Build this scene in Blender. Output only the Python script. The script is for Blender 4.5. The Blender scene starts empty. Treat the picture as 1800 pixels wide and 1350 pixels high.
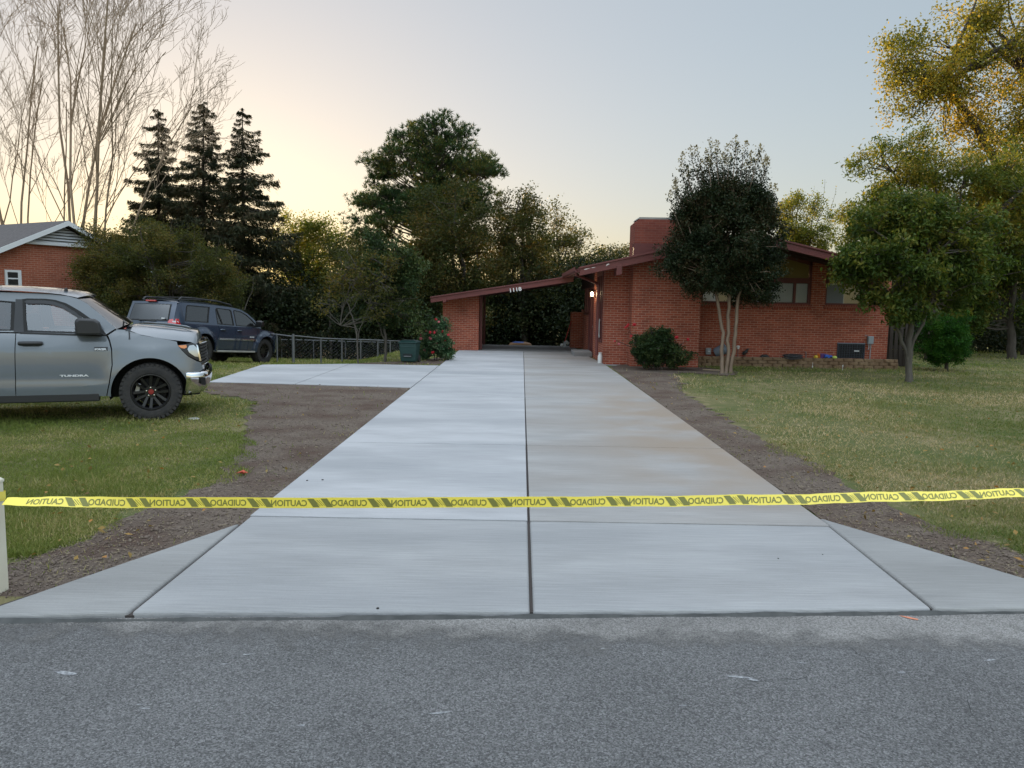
import bpy, bmesh, math, random
import numpy as np
from mathutils import Matrix, Vector

S = bpy.context.scene
COL = S.collection
R = math.radians

# ------------------------------------------------------------------ camera
CAM_H, PITCH, ROLL, FPX = 1.83, 6.2, 1.0, 1352.0
cam_d = bpy.data.cameras.new('camera')
cam_o = bpy.data.objects.new('camera', cam_d)
COL.objects.link(cam_o)
S.camera = cam_o
cam_d.sensor_width = 36.0
cam_d.lens = FPX / 1800 * 36
cam_d.clip_end = 3000
CM = Matrix.Rotation(R(90 - PITCH), 4, 'X') @ Matrix.Rotation(R(ROLL), 4, 'Z')
CM.translation = (0, 0, CAM_H)
cam_o.matrix_world = CM

# ------------------------------------------------------------------ sky, sun, exposure
SUN_EL, SUN_AZ = 2.0, -22.0
W = bpy.data.worlds.new('World')
S.world = W
W.use_nodes = True
nt = W.node_tree
L = nt.links.new
sk = nt.nodes.new('ShaderNodeTexSky')
sk.sky_type = 'NISHITA'
sk.sun_disc = False
sk.sun_elevation = R(SUN_EL)
sk.sun_rotation = R(SUN_AZ)
sk.air_density, sk.dust_density, sk.ozone_density = 1.0, 1.3, 1.9
gm = nt.nodes.new('ShaderNodeGamma')
gm.inputs[1].default_value = 0.37
tc = nt.nodes.new('ShaderNodeTexCoord')
sp = nt.nodes.new('ShaderNodeSeparateXYZ')
mr = nt.nodes.new('ShaderNodeMapRange')  # overhead sky brightened above the view, added fill for the ground
mr.interpolation_type = 'SMOOTHSTEP'
for i, v in enumerate((0.36, 0.85, 1.0, 3.3)):
    mr.inputs[i + 1].default_value = v
vm = nt.nodes.new('ShaderNodeVectorMath')
vm.operation = 'SCALE'
hs = nt.nodes.new('ShaderNodeMix')
hs.data_type = 'RGBA'
hs.blend_type = 'MULTIPLY'
hs.inputs[0].default_value = 1.0
hs.inputs[7].default_value = (0.962, 1.0, 1.04, 1)
L(tc.outputs['Generated'], sp.inputs[0])
L(sp.outputs[2], mr.inputs[0])
hv = nt.nodes.new('ShaderNodeHueSaturation')
ms_ = nt.nodes.new('ShaderNodeMapRange')                 # colour fades towards the zenith
for i, v in enumerate((0.30, 0.75, 1.0, 0.5)):
    ms_.inputs[i + 1].default_value = v
L(sp.outputs[2], ms_.inputs[0]); L(ms_.outputs[0], hv.inputs['Saturation'])
L(sk.outputs[0], gm.inputs[0])
L(gm.outputs[0], hv.inputs['Color'])
L(hv.outputs[0], hs.inputs[6])
L(hs.outputs[2], vm.inputs[0])
me_ = nt.nodes.new('ShaderNodeMapRange')                 # sky behind the camera brightened, added fill for surfaces facing it
me_.interpolation_type = 'SMOOTHSTEP'
for i, v in enumerate((-0.5, 0.25, 1.9, 1.0)):
    me_.inputs[i + 1].default_value = v
mm_ = nt.nodes.new('ShaderNodeMath'); mm_.operation = 'MULTIPLY'
L(sp.outputs[1], me_.inputs[0]); L(me_.outputs[0], mm_.inputs[1]); L(mr.outputs[0], mm_.inputs[0])
L(mm_.outputs[0], vm.inputs['Scale'])
L(vm.outputs[0], nt.nodes['Background'].inputs[0])
nt.nodes['Background'].inputs[1].default_value = 0.11
S.view_settings.view_transform = 'Standard'
S.view_settings.look = 'None'
S.view_settings.gamma = 1
S.view_settings.exposure = 2.32
sun_d = bpy.data.lights.new('sun', 'SUN')
sun_d.energy = 2.0
sun_d.angle = R(0.5)
sun_d.color = (1.0, 0.74, 0.45)
sun_o = bpy.data.objects.new('sun', sun_d)
COL.objects.link(sun_o)
_sd = Vector((math.sin(R(SUN_AZ)) * math.cos(R(SUN_EL)), math.cos(R(SUN_AZ)) * math.cos(R(SUN_EL)), math.sin(R(SUN_EL))))
sun_o.rotation_euler = _sd.to_track_quat('Z', 'Y').to_euler()
S.cycles.max_bounces = 6
S.cycles.diffuse_bounces = 3
S.cycles.glossy_bounces = 3
S.cycles.transmission_bounces = 4
S.cycles.transparent_max_bounces = 10
S.cycles.caustics_reflective = False
S.cycles.caustics_refractive = False
S.cycles.use_denoising = True

# ------------------------------------------------------------------ picture <-> place (a pixel of the 1800 wide photo)
_R3 = CM.to_3x3()
def ray(px, py):
    return (_R3 @ Vector(((px - 900) / FPX, -(py - 675) / FPX, -1.0)))
def G(px, py, z=0.0):                     # point of the level z seen at a pixel
    d = ray(px, py)
    t = (z - CAM_H) / d.z
    return Vector((d.x * t, d.y * t, z))
def P(px, py, Y):                         # point at distance Y seen at a pixel
    d = ray(px, py)
    t = Y / d.y
    return Vector((d.x * t, Y, CAM_H + d.z * t))
def smooth(a, b, x):
    t = np.clip((x - a) / (b - a), 0, 1)
    return t * t * (3 - 2 * t)
def gz(x, y):                             # height of the ground
    x = np.asarray(x, float); y = np.asarray(y, float)
    z = -0.07 * np.clip(y - 20.25, 0, 26) * smooth(-3.4, -6.0, x)
    z = z - 0.045 * np.clip(y - 31.6, 0, 60) * (1 - smooth(-3.4, -6.0, x))
    z = z - 0.55 * smooth(31.5, 33.0, y) * (1 - smooth(-3.4, -6.0, x)) * (1 - smooth(9.0, 12.0, x))
    z = z - 0.012 * np.clip(y - 60, 0, 400)
    z = z - 0.16 * smooth(4.47, 4.35, y)
    return z
def GT(px, py):                           # pixel to terrain
    d = ray(px, py)
    t = 1.0
    for k in range(60000):
        x, y, z = d.x * t, d.y * t, CAM_H + d.z * t
        if z <= float(gz(x, y)) or t > 120:
            break
        t += max(0.004, (z - float(gz(x, y))) * 0.5)
    return Vector((x, y, z))

# ------------------------------------------------------------------ materials
MATS = {}
def mat(name, col, rough=0.6, var=None, scale=6.0, mixw=0.6, bump=0.0, bscale=None, metal=0.0, spec=0.5, coat=0.0,
        detail=5.0, stretch=(1, 1, 1), emit=None, estr=0.0, lo=0.35, hi=0.65, var2=None, scale2=1.0, vcoord='Object'):
    m = bpy.data.materials.new(name)
    m.use_nodes = True
    n = m.node_tree
    b = n.nodes['Principled BSDF']
    b.inputs['Base Color'].default_value = (*col, 1)
    b.inputs['Roughness'].default_value = rough
    b.inputs['Metallic'].default_value = metal
    b.inputs['Specular IOR Level'].default_value = spec
    b.inputs['Coat Weight'].default_value = coat
    b.inputs['Coat Roughness'].default_value = 0.04
    if emit:
        b.inputs['Emission Color'].default_value = (*emit, 1)
        b.inputs['Emission Strength'].default_value = estr
    t = n.nodes.new('ShaderNodeTexCoord')
    mp = n.nodes.new('ShaderNodeMapping')
    mp.inputs['Scale'].default_value = stretch
    n.links.new(t.outputs[vcoord], mp.inputs[0])
    def noise(sc, det=detail):
        q = n.nodes.new('ShaderNodeTexNoise')
        q.inputs['Scale'].default_value = sc
        q.inputs['Detail'].default_value = det
        n.links.new(mp.outputs[0], q.inputs[0])
        return q
    last = None
    if var is not None:
        q = noise(scale)
        r = n.nodes.new('ShaderNodeMapRange')
        r.inputs[1].default_value = lo; r.inputs[2].default_value = hi
        r.inputs[3].default_value = 0; r.inputs[4].default_value = mixw
        n.links.new(q.outputs[0], r.inputs[0])
        x = n.nodes.new('ShaderNodeMix'); x.data_type = 'RGBA'
        x.inputs[6].default_value = (*col, 1); x.inputs[7].default_value = (*var, 1)
        n.links.new(r.outputs[0], x.inputs[0])
        last = x.outputs[2]
    if var2 is not None:
        q = noise(scale2)
        r = n.nodes.new('ShaderNodeMapRange')
        r.inputs[1].default_value = 0.42; r.inputs[2].default_value = 0.68
        n.links.new(q.outputs[0], r.inputs[0])
        x = n.nodes.new('ShaderNodeMix'); x.data_type = 'RGBA'
        if last: n.links.new(last, x.inputs[6])
        else: x.inputs[6].default_value = (*col, 1)
        x.inputs[7].default_value = (*var2, 1)
        n.links.new(r.outputs[0], x.inputs[0])
        last = x.outputs[2]
    if last: n.links.new(last, b.inputs['Base Color'])
    if bump:
        q = noise(bscale or scale * 3)
        u = n.nodes.new('ShaderNodeBump')
        u.inputs['Strength'].default_value = bump
        u.inputs['Distance'].default_value = 0.02
        n.links.new(q.outputs[0], u.inputs['Height'])
        n.links.new(u.outputs[0], b.inputs['Normal'])
    MATS[name] = m
    return m
def brick(name, c1, c2, mortar, bw=0.203, rh=0.067, ms=0.006, dirt=(0.10, 0.035, 0.025)):
    m = bpy.data.materials.new(name)
    m.use_nodes = True
    n = m.node_tree
    b = n.nodes['Principled BSDF']
    b.inputs['Roughness'].default_value = 0.85
    b.inputs['Specular IOR Level'].default_value = 0.25
    t = n.nodes.new('ShaderNodeTexCoord')
    k = n.nodes.new('ShaderNodeTexBrick')
    k.inputs['Color1'].default_value = (*c1, 1)
    k.inputs['Color2'].default_value = (*c2, 1)
    k.inputs['Mortar'].default_value = (*mortar, 1)
    k.inputs['Scale'].default_value = 1
    k.inputs['Brick Width'].default_value = bw
    k.inputs['Row Height'].default_value = rh
    k.inputs['Mortar Size'].default_value = ms
    k.inputs['Mortar Smooth'].default_value = 0.25
    k.inputs['Bias'].default_value = -0.1
    n.links.new(t.outputs['UV'], k.inputs['Vector'])
    q = n.nodes.new('ShaderNodeTexNoise')
    q.inputs['Scale'].default_value = 1.7
    q.inputs['Detail'].default_value = 6
    n.links.new(t.outputs['UV'], q.inputs['Vector'])
    r = n.nodes.new('ShaderNodeMapRange')
    r.inputs[1].default_value = 0.45; r.inputs[2].default_value = 0.75
    r.inputs[4].default_value = 0.45
    n.links.new(q.outputs[0], r.inputs[0])
    x = n.nodes.new('ShaderNodeMix'); x.data_type = 'RGBA'
    x.inputs[7].default_value = (*dirt, 1)
    n.links.new(r.outputs[0], x.inputs[0])
    n.links.new(k.outputs['Color'], x.inputs[6])
    n.links.new(x.outputs[2], b.inputs['Base Color'])
    u = n.nodes.new('ShaderNodeBump')
    u.inputs['Strength'].default_value = 0.5
    u.inputs['Distance'].default_value = 0.006
    u.invert = True
    n.links.new(k.outputs['Fac'], u.inputs['Height'])
    n.links.new(u.outputs[0], b.inputs['Normal'])
    MATS[name] = m
    return m
def leafmat(name, c1, c2, c3=None, trans=0.35, patch=0.5, tcol=None):
    """Leaf: colour differs from leaf to leaf and from clump to clump; lets light through."""
    m = bpy.data.materials.new(name)
    m.use_nodes = True
    n = m.node_tree
    n.nodes.remove(n.nodes['Principled BSDF'])
    out = n.nodes['Material Output']
    g = n.nodes.new('ShaderNodeNewGeometry')
    t = n.nodes.new('ShaderNodeTexCoord')
    q = n.nodes.new('ShaderNodeTexNoise')
    q.inputs['Scale'].default_value = patch
    q.inputs['Detail'].default_value = 3
    n.links.new(t.outputs['Object'], q.inputs['Vector'])
    r = n.nodes.new('ShaderNodeMapRange')
    r.inputs[1].default_value = 0.38; r.inputs[2].default_value = 0.62
    n.links.new(q.outputs[0], r.inputs[0])
    ad = n.nodes.new('ShaderNodeMath'); ad.operation = 'MULTIPLY_ADD'
    ad.inputs[1].default_value = 0.7
    n.links.new(g.outputs['Random Per Island'], ad.inputs[0])
    ml = n.nodes.new('ShaderNodeMath'); ml.operation = 'MULTIPLY'
    ml.inputs[1].default_value = 0.55
    n.links.new(r.outputs[0], ml.inputs[0])
    n.links.new(ml.outputs[0], ad.inputs[2])
    cr = n.nodes.new('ShaderNodeValToRGB')
    e = cr.color_ramp.elements
    e[0].position = 0.1; e[0].color = (*c1, 1)
    e[1].position = 0.75; e[1].color = (*c2, 1)
    if c3:
        x = e.new(1.0); x.color = (*c3, 1)
    n.links.new(ad.outputs[0], cr.inputs[0])
    df = n.nodes.new('ShaderNodeBsdfPrincipled')
    df.inputs['Roughness'].default_value = 0.55
    df.inputs['Specular IOR Level'].default_value = 0.14
    tr = n.nodes.new('ShaderNodeBsdfTranslucent')
    br = n.nodes.new('ShaderNodeMix'); br.data_type = 'RGBA'; br.blend_type = 'MULTIPLY'
    br.inputs[0].default_value = 1
    br.inputs[7].default_value = (*(tcol or (1.6, 1.5, 0.7)), 1)
    n.links.new(cr.outputs[0], br.inputs[6])
    n.links.new(cr.outputs[0], df.inputs['Base Color'])
    n.links.new(br.outputs[2], tr.inputs[0])
    mx = n.nodes.new('ShaderNodeMixShader')
    mx.inputs[0].default_value = trans
    n.links.new(df.outputs[0], mx.inputs[1])
    n.links.new(tr.outputs[0], mx.inputs[2])
    n.links.new(mx.outputs[0], out.inputs[0])
    MATS[name] = m
    return m
def glassmat(name, tint, clear=0.5, rough=0.02, refl=(1, 1, 1), ior=1.75, diffuse_col=None):
    """Window glass: partly see-through, with mirror-like reflection."""
    m = bpy.data.materials.new(name)
    m.use_nodes = True
    n = m.node_tree
    n.nodes.remove(n.nodes['Principled BSDF'])
    out = n.nodes['Material Output']
    tp = n.nodes.new('ShaderNodeBsdfTransparent')
    tp.inputs[0].default_value = (*tint, 1)
    dk = n.nodes.new('ShaderNodeBsdfDiffuse')
    dk.inputs[0].default_value = (tint[0] * .04, tint[1] * .04, tint[2] * .045, 1)
    if diffuse_col: dk.inputs[0].default_value = (*diffuse_col, 1)
    a = n.nodes.new('ShaderNodeMixShader')
    a.inputs[0].default_value = clear
    n.links.new(dk.outputs[0], a.inputs[1]); n.links.new(tp.outputs[0], a.inputs[2])
    gl = n.nodes.new('ShaderNodeBsdfGlossy')
    gl.inputs[0].default_value = (*refl, 1)
    gl.inputs['Roughness'].default_value = rough
    fr = n.nodes.new('ShaderNodeFresnel')
    fr.inputs[0].default_value = ior
    b = n.nodes.new('ShaderNodeMixShader')
    n.links.new(fr.outputs[0], b.inputs[0])
    n.links.new(a.outputs[0], b.inputs[1]); n.links.new(gl.outputs[0], b.inputs[2])
    n.links.new(b.outputs[0], out.inputs[0])
    MATS[name] = m
    return m

# ------------------------------------------------------------------ objects
def tag(o, label=None, cat=None, group=None, kind=None):
    if label: o['label'] = label
    if cat: o['category'] = cat
    if group: o['group'] = group
    if kind: o['kind'] = kind
    return o
def thing(name, label, cat, loc=(0, 0, 0), rz=0.0, group=None):
    o = bpy.data.objects.new(name, None)
    o.empty_display_size = 0.2
    COL.objects.link(o)
    o.location = loc
    o.rotation_euler = (0, 0, rz)
    return tag(o, label, cat, group)
def root_of(o):
    while o.parent: o = o.parent
    return o
def link_mesh(name, me, m, parent=None, loc=None):
    o = bpy.data.objects.new(name, me)
    COL.objects.link(o)
    if m: me.materials.append(MATS[m] if isinstance(m, str) else m)
    if parent: o.parent = parent
    if loc is not None: o.location = loc
    return o
def box_uv(me):
    """UV in metres along the face, so bricks keep their size on every wall."""
    n = len(me.loops)
    if n == 0: return
    uv = me.uv_layers.new(name='UVMap')
    co = np.empty(len(me.vertices) * 3); me.vertices.foreach_get('co', co); co = co.reshape(-1, 3)
    li = np.empty(n, int); me.loops.foreach_get('vertex_index', li)
    pn = np.empty(len(me.polygons) * 3); me.polygons.foreach_get('normal', pn); pn = np.abs(pn.reshape(-1, 3))
    tot = np.empty(len(me.polygons), int); me.polygons.foreach_get('loop_total', tot)
    ln = np.repeat(pn, tot, axis=0)
    c = co[li]
    ax = ln.argmax(1)
    u = np.where(ax == 0, c[:, 1], c[:, 0])
    v = np.where(ax == 2, c[:, 1], c[:, 2])
    uv.data.foreach_set('uv', np.stack([u, v], 1).ravel())
class MB:
    """Collects faces; build() links them as ONE mesh object."""
    def __init__(s): s.v = []; s.f = []
    def add(s, V, F):
        n = len(s.v)
        s.v += [tuple(p) for p in V]
        s.f += [tuple(i + n for i in f) for f in F]
        return s
    def box(s, x0, x1, y0, y1, z0, z1, M=None):
        V = [(x, y, z) for z in (z0, z1) for y in (y0, y1) for x in (x0, x1)]
        if M: V = [M @ Vector(p) for p in V]
        return s.add(V, [(0, 2, 3, 1), (4, 5, 7, 6), (0, 1, 5, 4), (2, 6, 7, 3), (0, 4, 6, 2), (1, 3, 7, 5)])
    def prism(s, poly, y0, y1, axis='Y', M=None):
        """poly of (a,b); axis Y: (x,z) pushed along y; Z: (x,y) along z; X: (y,z) along x."""
        area = sum(p[0] * q[1] - q[0] * p[1] for p, q in zip(poly, poly[1:] + poly[:1]))
        if area < 0: poly = poly[::-1]
        def mk(p, t):
            return {'Y': (p[0], t, p[1]), 'Z': (p[0], p[1], t), 'X': (t, p[0], p[1])}[axis]
        k = len(poly)
        V = [mk(p, y0) for p in poly] + [mk(p, y1) for p in poly]
        if M: V = [M @ Vector(p) for p in V]
        F = [tuple(range(k)), tuple(range(2 * k - 1, k - 1, -1))]
        F += [(i, i + k, (i + 1) % k + k, (i + 1) % k) for i in range(k)]
        if axis == 'Z' : F = [f[::-1] for f in F]
        if axis == 'X' : F = [f[::-1] for f in F]
        if (y1 < y0): F = [f[::-1] for f in F]
        return s.add(V, F)
    def bar(s, a, b, w, h, up=(0, 0, 1)):
        a = Vector(a); b = Vector(b); d = (b - a).normalized()
        r = d.cross(Vector(up))
        if r.length < 1e-4: r = d.cross(Vector((0, 1, 0)))
        r.normalize(); u = r.cross(d)
        V = [p + r * (w / 2 * i) + u * (h / 2 * j) for p in (a, b) for i, j in ((-1, -1), (1, -1), (1, 1), (-1, 1))]
        return s.add(V, [(3, 2, 1, 0), (4, 5, 6, 7), (0, 1, 5, 4), (1, 2, 6, 5), (2, 3, 7, 6), (3, 0, 4, 7)])
    def tube(s, pts, rad, n=8, cap=True):
        pts = [Vector(p) for p in pts]
        if not hasattr(rad, '__len__'): rad = [rad] * len(pts)
        V = []; F = []
        ref = None
        for i, p in enumerate(pts):
            d = (pts[min(i + 1, len(pts) - 1)] - pts[max(i - 1, 0)]).normalized()
            if ref is None or abs(d.dot(ref)) > 0.98:
                ref = Vector((0, 0, 1)) if abs(d.z) < 0.9 else Vector((1, 0, 0))
            a = d.cross(ref).normalized(); b = d.cross(a).normalized()
            ref = a.cross(d).normalized() if False else ref
            for k in range(n):
                t = 2 * math.pi * k / n
                V.append(p + (a * math.cos(t) + b * math.sin(t)) * rad[i])
        for i in range(len(pts) - 1):
            for k in range(n):
                F.append((i * n + k, i * n + (k + 1) % n, (i + 1) * n + (k + 1) % n, (i + 1) * n + k))
        if cap:
            F.append(tuple(range(n - 1, -1, -1)))
            F.append(tuple((len(pts) - 1) * n + k for k in range(n)))
        return s.add(V, F)
    def lathe(s, prof, c=(0, 0, 0), n=24, axis='Z', M=None, cap=True):
        """prof of (radius, height) round an axis through c."""
        V = []; F = []
        for r_, h in prof:
            for k in range(n):
                t = 2 * math.pi * k / n
                a, b = r_ * math.cos(t), r_ * math.sin(t)
                p = {'Z': (a, b, h), 'Y': (a, h, b), 'X': (h, a, b)}[axis]
                V.append(Vector(p) + Vector(c))
        if M: V = [M @ p for p in V]
        for i in range(len(prof) - 1):
            for k in range(n):
                F.append((i * n + k, i * n + (k + 1) % n, (i + 1) * n + (k + 1) % n, (i + 1) * n + k))
        if cap and prof[0][0] > 1e-6: F.append(tuple(range(n - 1, -1, -1)))
        if cap and prof[-1][0] > 1e-6: F.append(tuple((len(prof) - 1) * n + k for k in range(n)))
        return s.add(V, F)
    def build(s, name, m, parent=None, smooth_=False, bevel=0.0, seg=2, ang=40, fix=True, world=True):
        me = bpy.data.meshes.new(name)
        off = root_of(parent).location if (parent and world) else Vector((0, 0, 0))
        me.from_pydata([(p[0] - off[0], p[1] - off[1], p[2] - off[2]) for p in s.v], [], s.f)
        if fix:
            bm = bmesh.new(); bm.from_mesh(me)
            bmesh.ops.recalc_face_normals(bm, faces=bm.faces)
            bm.to_mesh(me); bm.free()
        me.validate()
        me.update()
        box_uv(me)
        if smooth_:
            me.shade_smooth()
            try: me.set_sharp_from_angle(angle=R(ang))
            except Exception: pass
        o = link_mesh(name, me, m, parent)
        if bevel:
            b = o.modifiers.new('bevel', 'BEVEL')
            b.width = bevel; b.segments = seg; b.limit_method = 'ANGLE'; b.angle_limit = R(35)
            b.harden_normals = False
        return o
def np_mesh(name, V, F, m, parent=None, smooth_=False, loc=None):
    """V (N,3), F (M,k) arrays, straight into one mesh."""
    V = np.asarray(V, np.float32); F = np.asarray(F, np.int32)
    me = bpy.data.meshes.new(name)
    me.vertices.add(len(V)); me.vertices.foreach_set('co', V.ravel())
    k = F.shape[1]
    me.loops.add(F.size); me.loops.foreach_set('vertex_index', F.ravel())
    me.polygons.add(len(F))
    me.polygons.foreach_set('loop_start', np.arange(0, F.size, k, dtype=np.int32))
    try: me.polygons.foreach_set('loop_total', np.full(len(F), k, np.int32))
    except Exception: pass
    me.update(calc_edges=True)
    if smooth_: me.shade_smooth()
    return link_mesh(name, me, m, parent, loc)
def text_mesh(txt, size, extrude=0.0, bold=0.0):
    """Lettering as (V, F) lists in its own x-y plane, baseline at 0."""
    c = bpy.data.curves.new('lettering', 'FONT')
    c.body = txt; c.size = size; c.extrude = extrude; c.offset = bold
    c.resolution_u = 3
    o = bpy.data.objects.new('lettering', c)
    COL.objects.link(o)
    bpy.context.view_layer.update()
    me = bpy.data.meshes.new_from_object(o.evaluated_get(bpy.context.evaluated_depsgraph_get()))
    V = [tuple(v.co) for v in me.vertices]; F = [tuple(p.vertices) for p in me.polygons]
    bpy.data.objects.remove(o); bpy.data.curves.remove(c); bpy.data.meshes.remove(me)
    return V, F
# ------------------------------------------------------------------ setting: road, terrain, driveway
rng = np.random.default_rng(7)
def aggregate(name, dark, mid, pale, patch, sc=85):
    m = mat(name, mid, 0.92, bump=1.0, bscale=95, spec=0.2)
    n = m.node_tree; b = n.nodes['Principled BSDF']
    t = n.nodes.new('ShaderNodeTexCoord')
    v = n.nodes.new('ShaderNodeTexVoronoi'); v.inputs['Scale'].default_value = sc
    w = n.nodes.new('ShaderNodeSeparateColor')
    cr = n.nodes.new('ShaderNodeValToRGB'); e = cr.color_ramp.elements
    e[0].position = .0; e[0].color = (*dark, 1); e[1].position = 1.0; e[1].color = (*pale, 1)
    x = e.new(.45); x.color = (*mid, 1); x = e.new(.8); x.color = tuple(c * 1.35 for c in mid) + (1,)
    q = n.nodes.new('ShaderNodeTexNoise'); q.inputs['Scale'].default_value = 1.1; q.inputs['Detail'].default_value = 7
    r = n.nodes.new('ShaderNodeMapRange'); r.inputs[1].default_value = .35; r.inputs[2].default_value = .7; r.inputs[3].default_value = 1 - patch; r.inputs[4].default_value = 1 + patch
    vs = n.nodes.new('ShaderNodeVectorMath'); vs.operation = 'SCALE'
    for a, b_ in ((t.outputs['Object'], v.inputs['Vector']), (v.outputs['Color'], w.inputs[0]), (w.outputs[0], cr.inputs[0]), (t.outputs['Object'], q.inputs['Vector']), (q.outputs[0], r.inputs[0]), (cr.outputs[0], vs.inputs[0]), (r.outputs[0], vs.inputs['Scale']), (vs.outputs[0], b.inputs['Base Color'])):
        n.links.new(a, b_)
    return m
aggregate('asphalt', (0.078, 0.077, 0.076), (0.145, 0.142, 0.141), (0.27, 0.266, 0.264), .10, 150)
aggregate('dusty_asphalt', (0.15, 0.142, 0.134), (0.235, 0.224, 0.213), (0.34, 0.325, 0.31), .2, 140)
def concrete(name, base, tint):
    m = mat(name, base, 0.8, var=tuple(c * 0.74 for c in base), scale=1.6, lo=0.42, hi=0.68, mixw=0.6, stretch=(0.55, 1.5, 1), detail=9,
            var2=tint, scale2=0.55, spec=0.3)
    n = m.node_tree; b = n.nodes['Principled BSDF']
    # broom marks run across the drive
    t = n.nodes.new('ShaderNodeTexCoord'); mp = n.nodes.new('ShaderNodeMapping')
    mp.inputs['Scale'].default_value = (1.1, 42, 1)
    q = n.nodes.new('ShaderNodeTexNoise'); q.inputs['Scale'].default_value = 2.2; q.inputs['Detail'].default_value = 7
    q2 = n.nodes.new('ShaderNodeTexNoise'); q2.inputs['Scale'].default_value = 60; q2.inputs['Detail'].default_value = 4
    n.links.new(t.outputs['Object'], mp.inputs[0]); n.links.new(mp.outputs[0], q.inputs['Vector'])
    n.links.new(t.outputs['Object'], q2.inputs['Vector'])
    a = n.nodes.new('ShaderNodeMath'); a.operation = 'ADD'
    n.links.new(q.outputs[0], a.inputs[0]); n.links.new(q2.outputs[0], a.inputs[1])
    u = n.nodes.new('ShaderNodeBump'); u.inputs['Strength'].default_value = 0.35; u.inputs['Distance'].default_value = 0.01
    n.links.new(a.outputs[0], u.inputs['Height']); n.links.new(u.outputs[0], b.inputs['Normal'])
    src = b.inputs['Base Color'].links[0].from_socket
    r = n.nodes.new('ShaderNodeMapRange'); r.inputs[1].default_value = 0.35; r.inputs[2].default_value = 0.7
    r.inputs[3].default_value = 0.86; r.inputs[4].default_value = 1.06
    n.links.new(q.outputs[0], r.inputs[0])
    vs = n.nodes.new('ShaderNodeVectorMath'); vs.operation = 'SCALE'
    n.links.new(src, vs.inputs[0]); n.links.new(r.outputs[0], vs.inputs['Scale'])
    n.links.new(vs.outputs[0], b.inputs['Base Color'])
    return m
concrete('new_concrete', (0.425, 0.422, 0.428), (0.315, 0.318, 0.325))
concrete('dusty_concrete', (0.345, 0.335, 0.325), (0.27, 0.248, 0.228))
_n = MATS['dusty_concrete'].node_tree; _b = _n.nodes['Principled BSDF']          # washed-down soil stain along the right edge
_src = _b.inputs['Base Color'].links[0].from_socket
_t = _n.nodes.new('ShaderNodeTexCoord'); _s = _n.nodes.new('ShaderNodeSeparateXYZ'); _n.links.new(_t.outputs['Object'], _s.inputs[0])
_q = _n.nodes.new('ShaderNodeTexNoise'); _q.inputs['Scale'].default_value = .9; _q.inputs['Detail'].default_value = 7; _n.links.new(_t.outputs['Object'], _q.inputs['Vector'])
def _sm(sock, a, b):
    r = _n.nodes.new('ShaderNodeMapRange'); r.interpolation_type = 'SMOOTHSTEP'; r.inputs[1].default_value = a; r.inputs[2].default_value = b
    _n.links.new(sock, r.inputs[0]); return r.outputs[0]
def _mul(a, b):
    m_ = _n.nodes.new('ShaderNodeMath'); m_.operation = 'MULTIPLY'; _n.links.new(a, m_.inputs[0]); _n.links.new(b, m_.inputs[1]); return m_.outputs[0]
_f = _mul(_mul(_sm(_s.outputs[0], .5, 2.2), _sm(_s.outputs[1], 6.0, 8.5)), _mul(_sm(_s.outputs[1], 19, 12), _sm(_q.outputs[0], .25, .6)))
_x = _n.nodes.new('ShaderNodeMix'); _x.data_type = 'RGBA'; _x.inputs[7].default_value = (0.265, 0.212, 0.165, 1)
_n.links.new(_f, _x.inputs[0]); _n.links.new(_src, _x.inputs[6]); _n.links.new(_x.outputs[2], _b.inputs['Base Color'])
concrete('near_concrete', (0.345, 0.343, 0.342), (0.265, 0.267, 0.27))
concrete('apron_concrete', (0.295, 0.291, 0.283), (0.24, 0.236, 0.228))
concrete('old_concrete', (0.27, 0.265, 0.26), (0.20, 0.195, 0.19))
mat('soil_dark', (0.05, 0.04, 0.035), 0.95)
mat('dirt', (0.128, 0.100, 0.080), 0.97, var=(0.20, 0.16, 0.13), scale=26, lo=0.45, hi=0.72, mixw=0.8, bump=1.0, bscale=55, var2=(0.095, 0.064, 0.050), scale2=1.5, spec=0.1)
mat('clod', (0.128, 0.098, 0.080), 0.97, var=(0.25, 0.20, 0.165), scale=9, spec=0.1)
mat('turf_soil', (0.13, 0.125, 0.055), 0.95, var=(0.27, 0.205, 0.12), scale=3.5, lo=0.45, hi=0.7, mixw=0.8, var2=(0.065, 0.09, 0.026), scale2=0.5, bump=0.8, bscale=40, spec=0.1)

EDGE0, EDGE1 = G(-60, 1091), G(1870, 1075)            # edge of the road in front of the drive
def edge_y(x):
    t = (x - EDGE0.x) / (EDGE1.x - EDGE0.x)
    return EDGE0.y + (EDGE1.y - EDGE0.y) * t
# road: one sheet from well behind the camera to the edge
ROAD_Z = -0.012
m = MB()
m.add([(-120, -9, ROAD_Z), (120, -9, ROAD_Z), (120, edge_y(120) + 0.05, ROAD_Z), (-120, edge_y(-120) + 0.05, ROAD_Z)], [(0, 1, 2, 3)])
road = m.build('road', 'asphalt', fix=False); tag(road, kind='structure')
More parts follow.
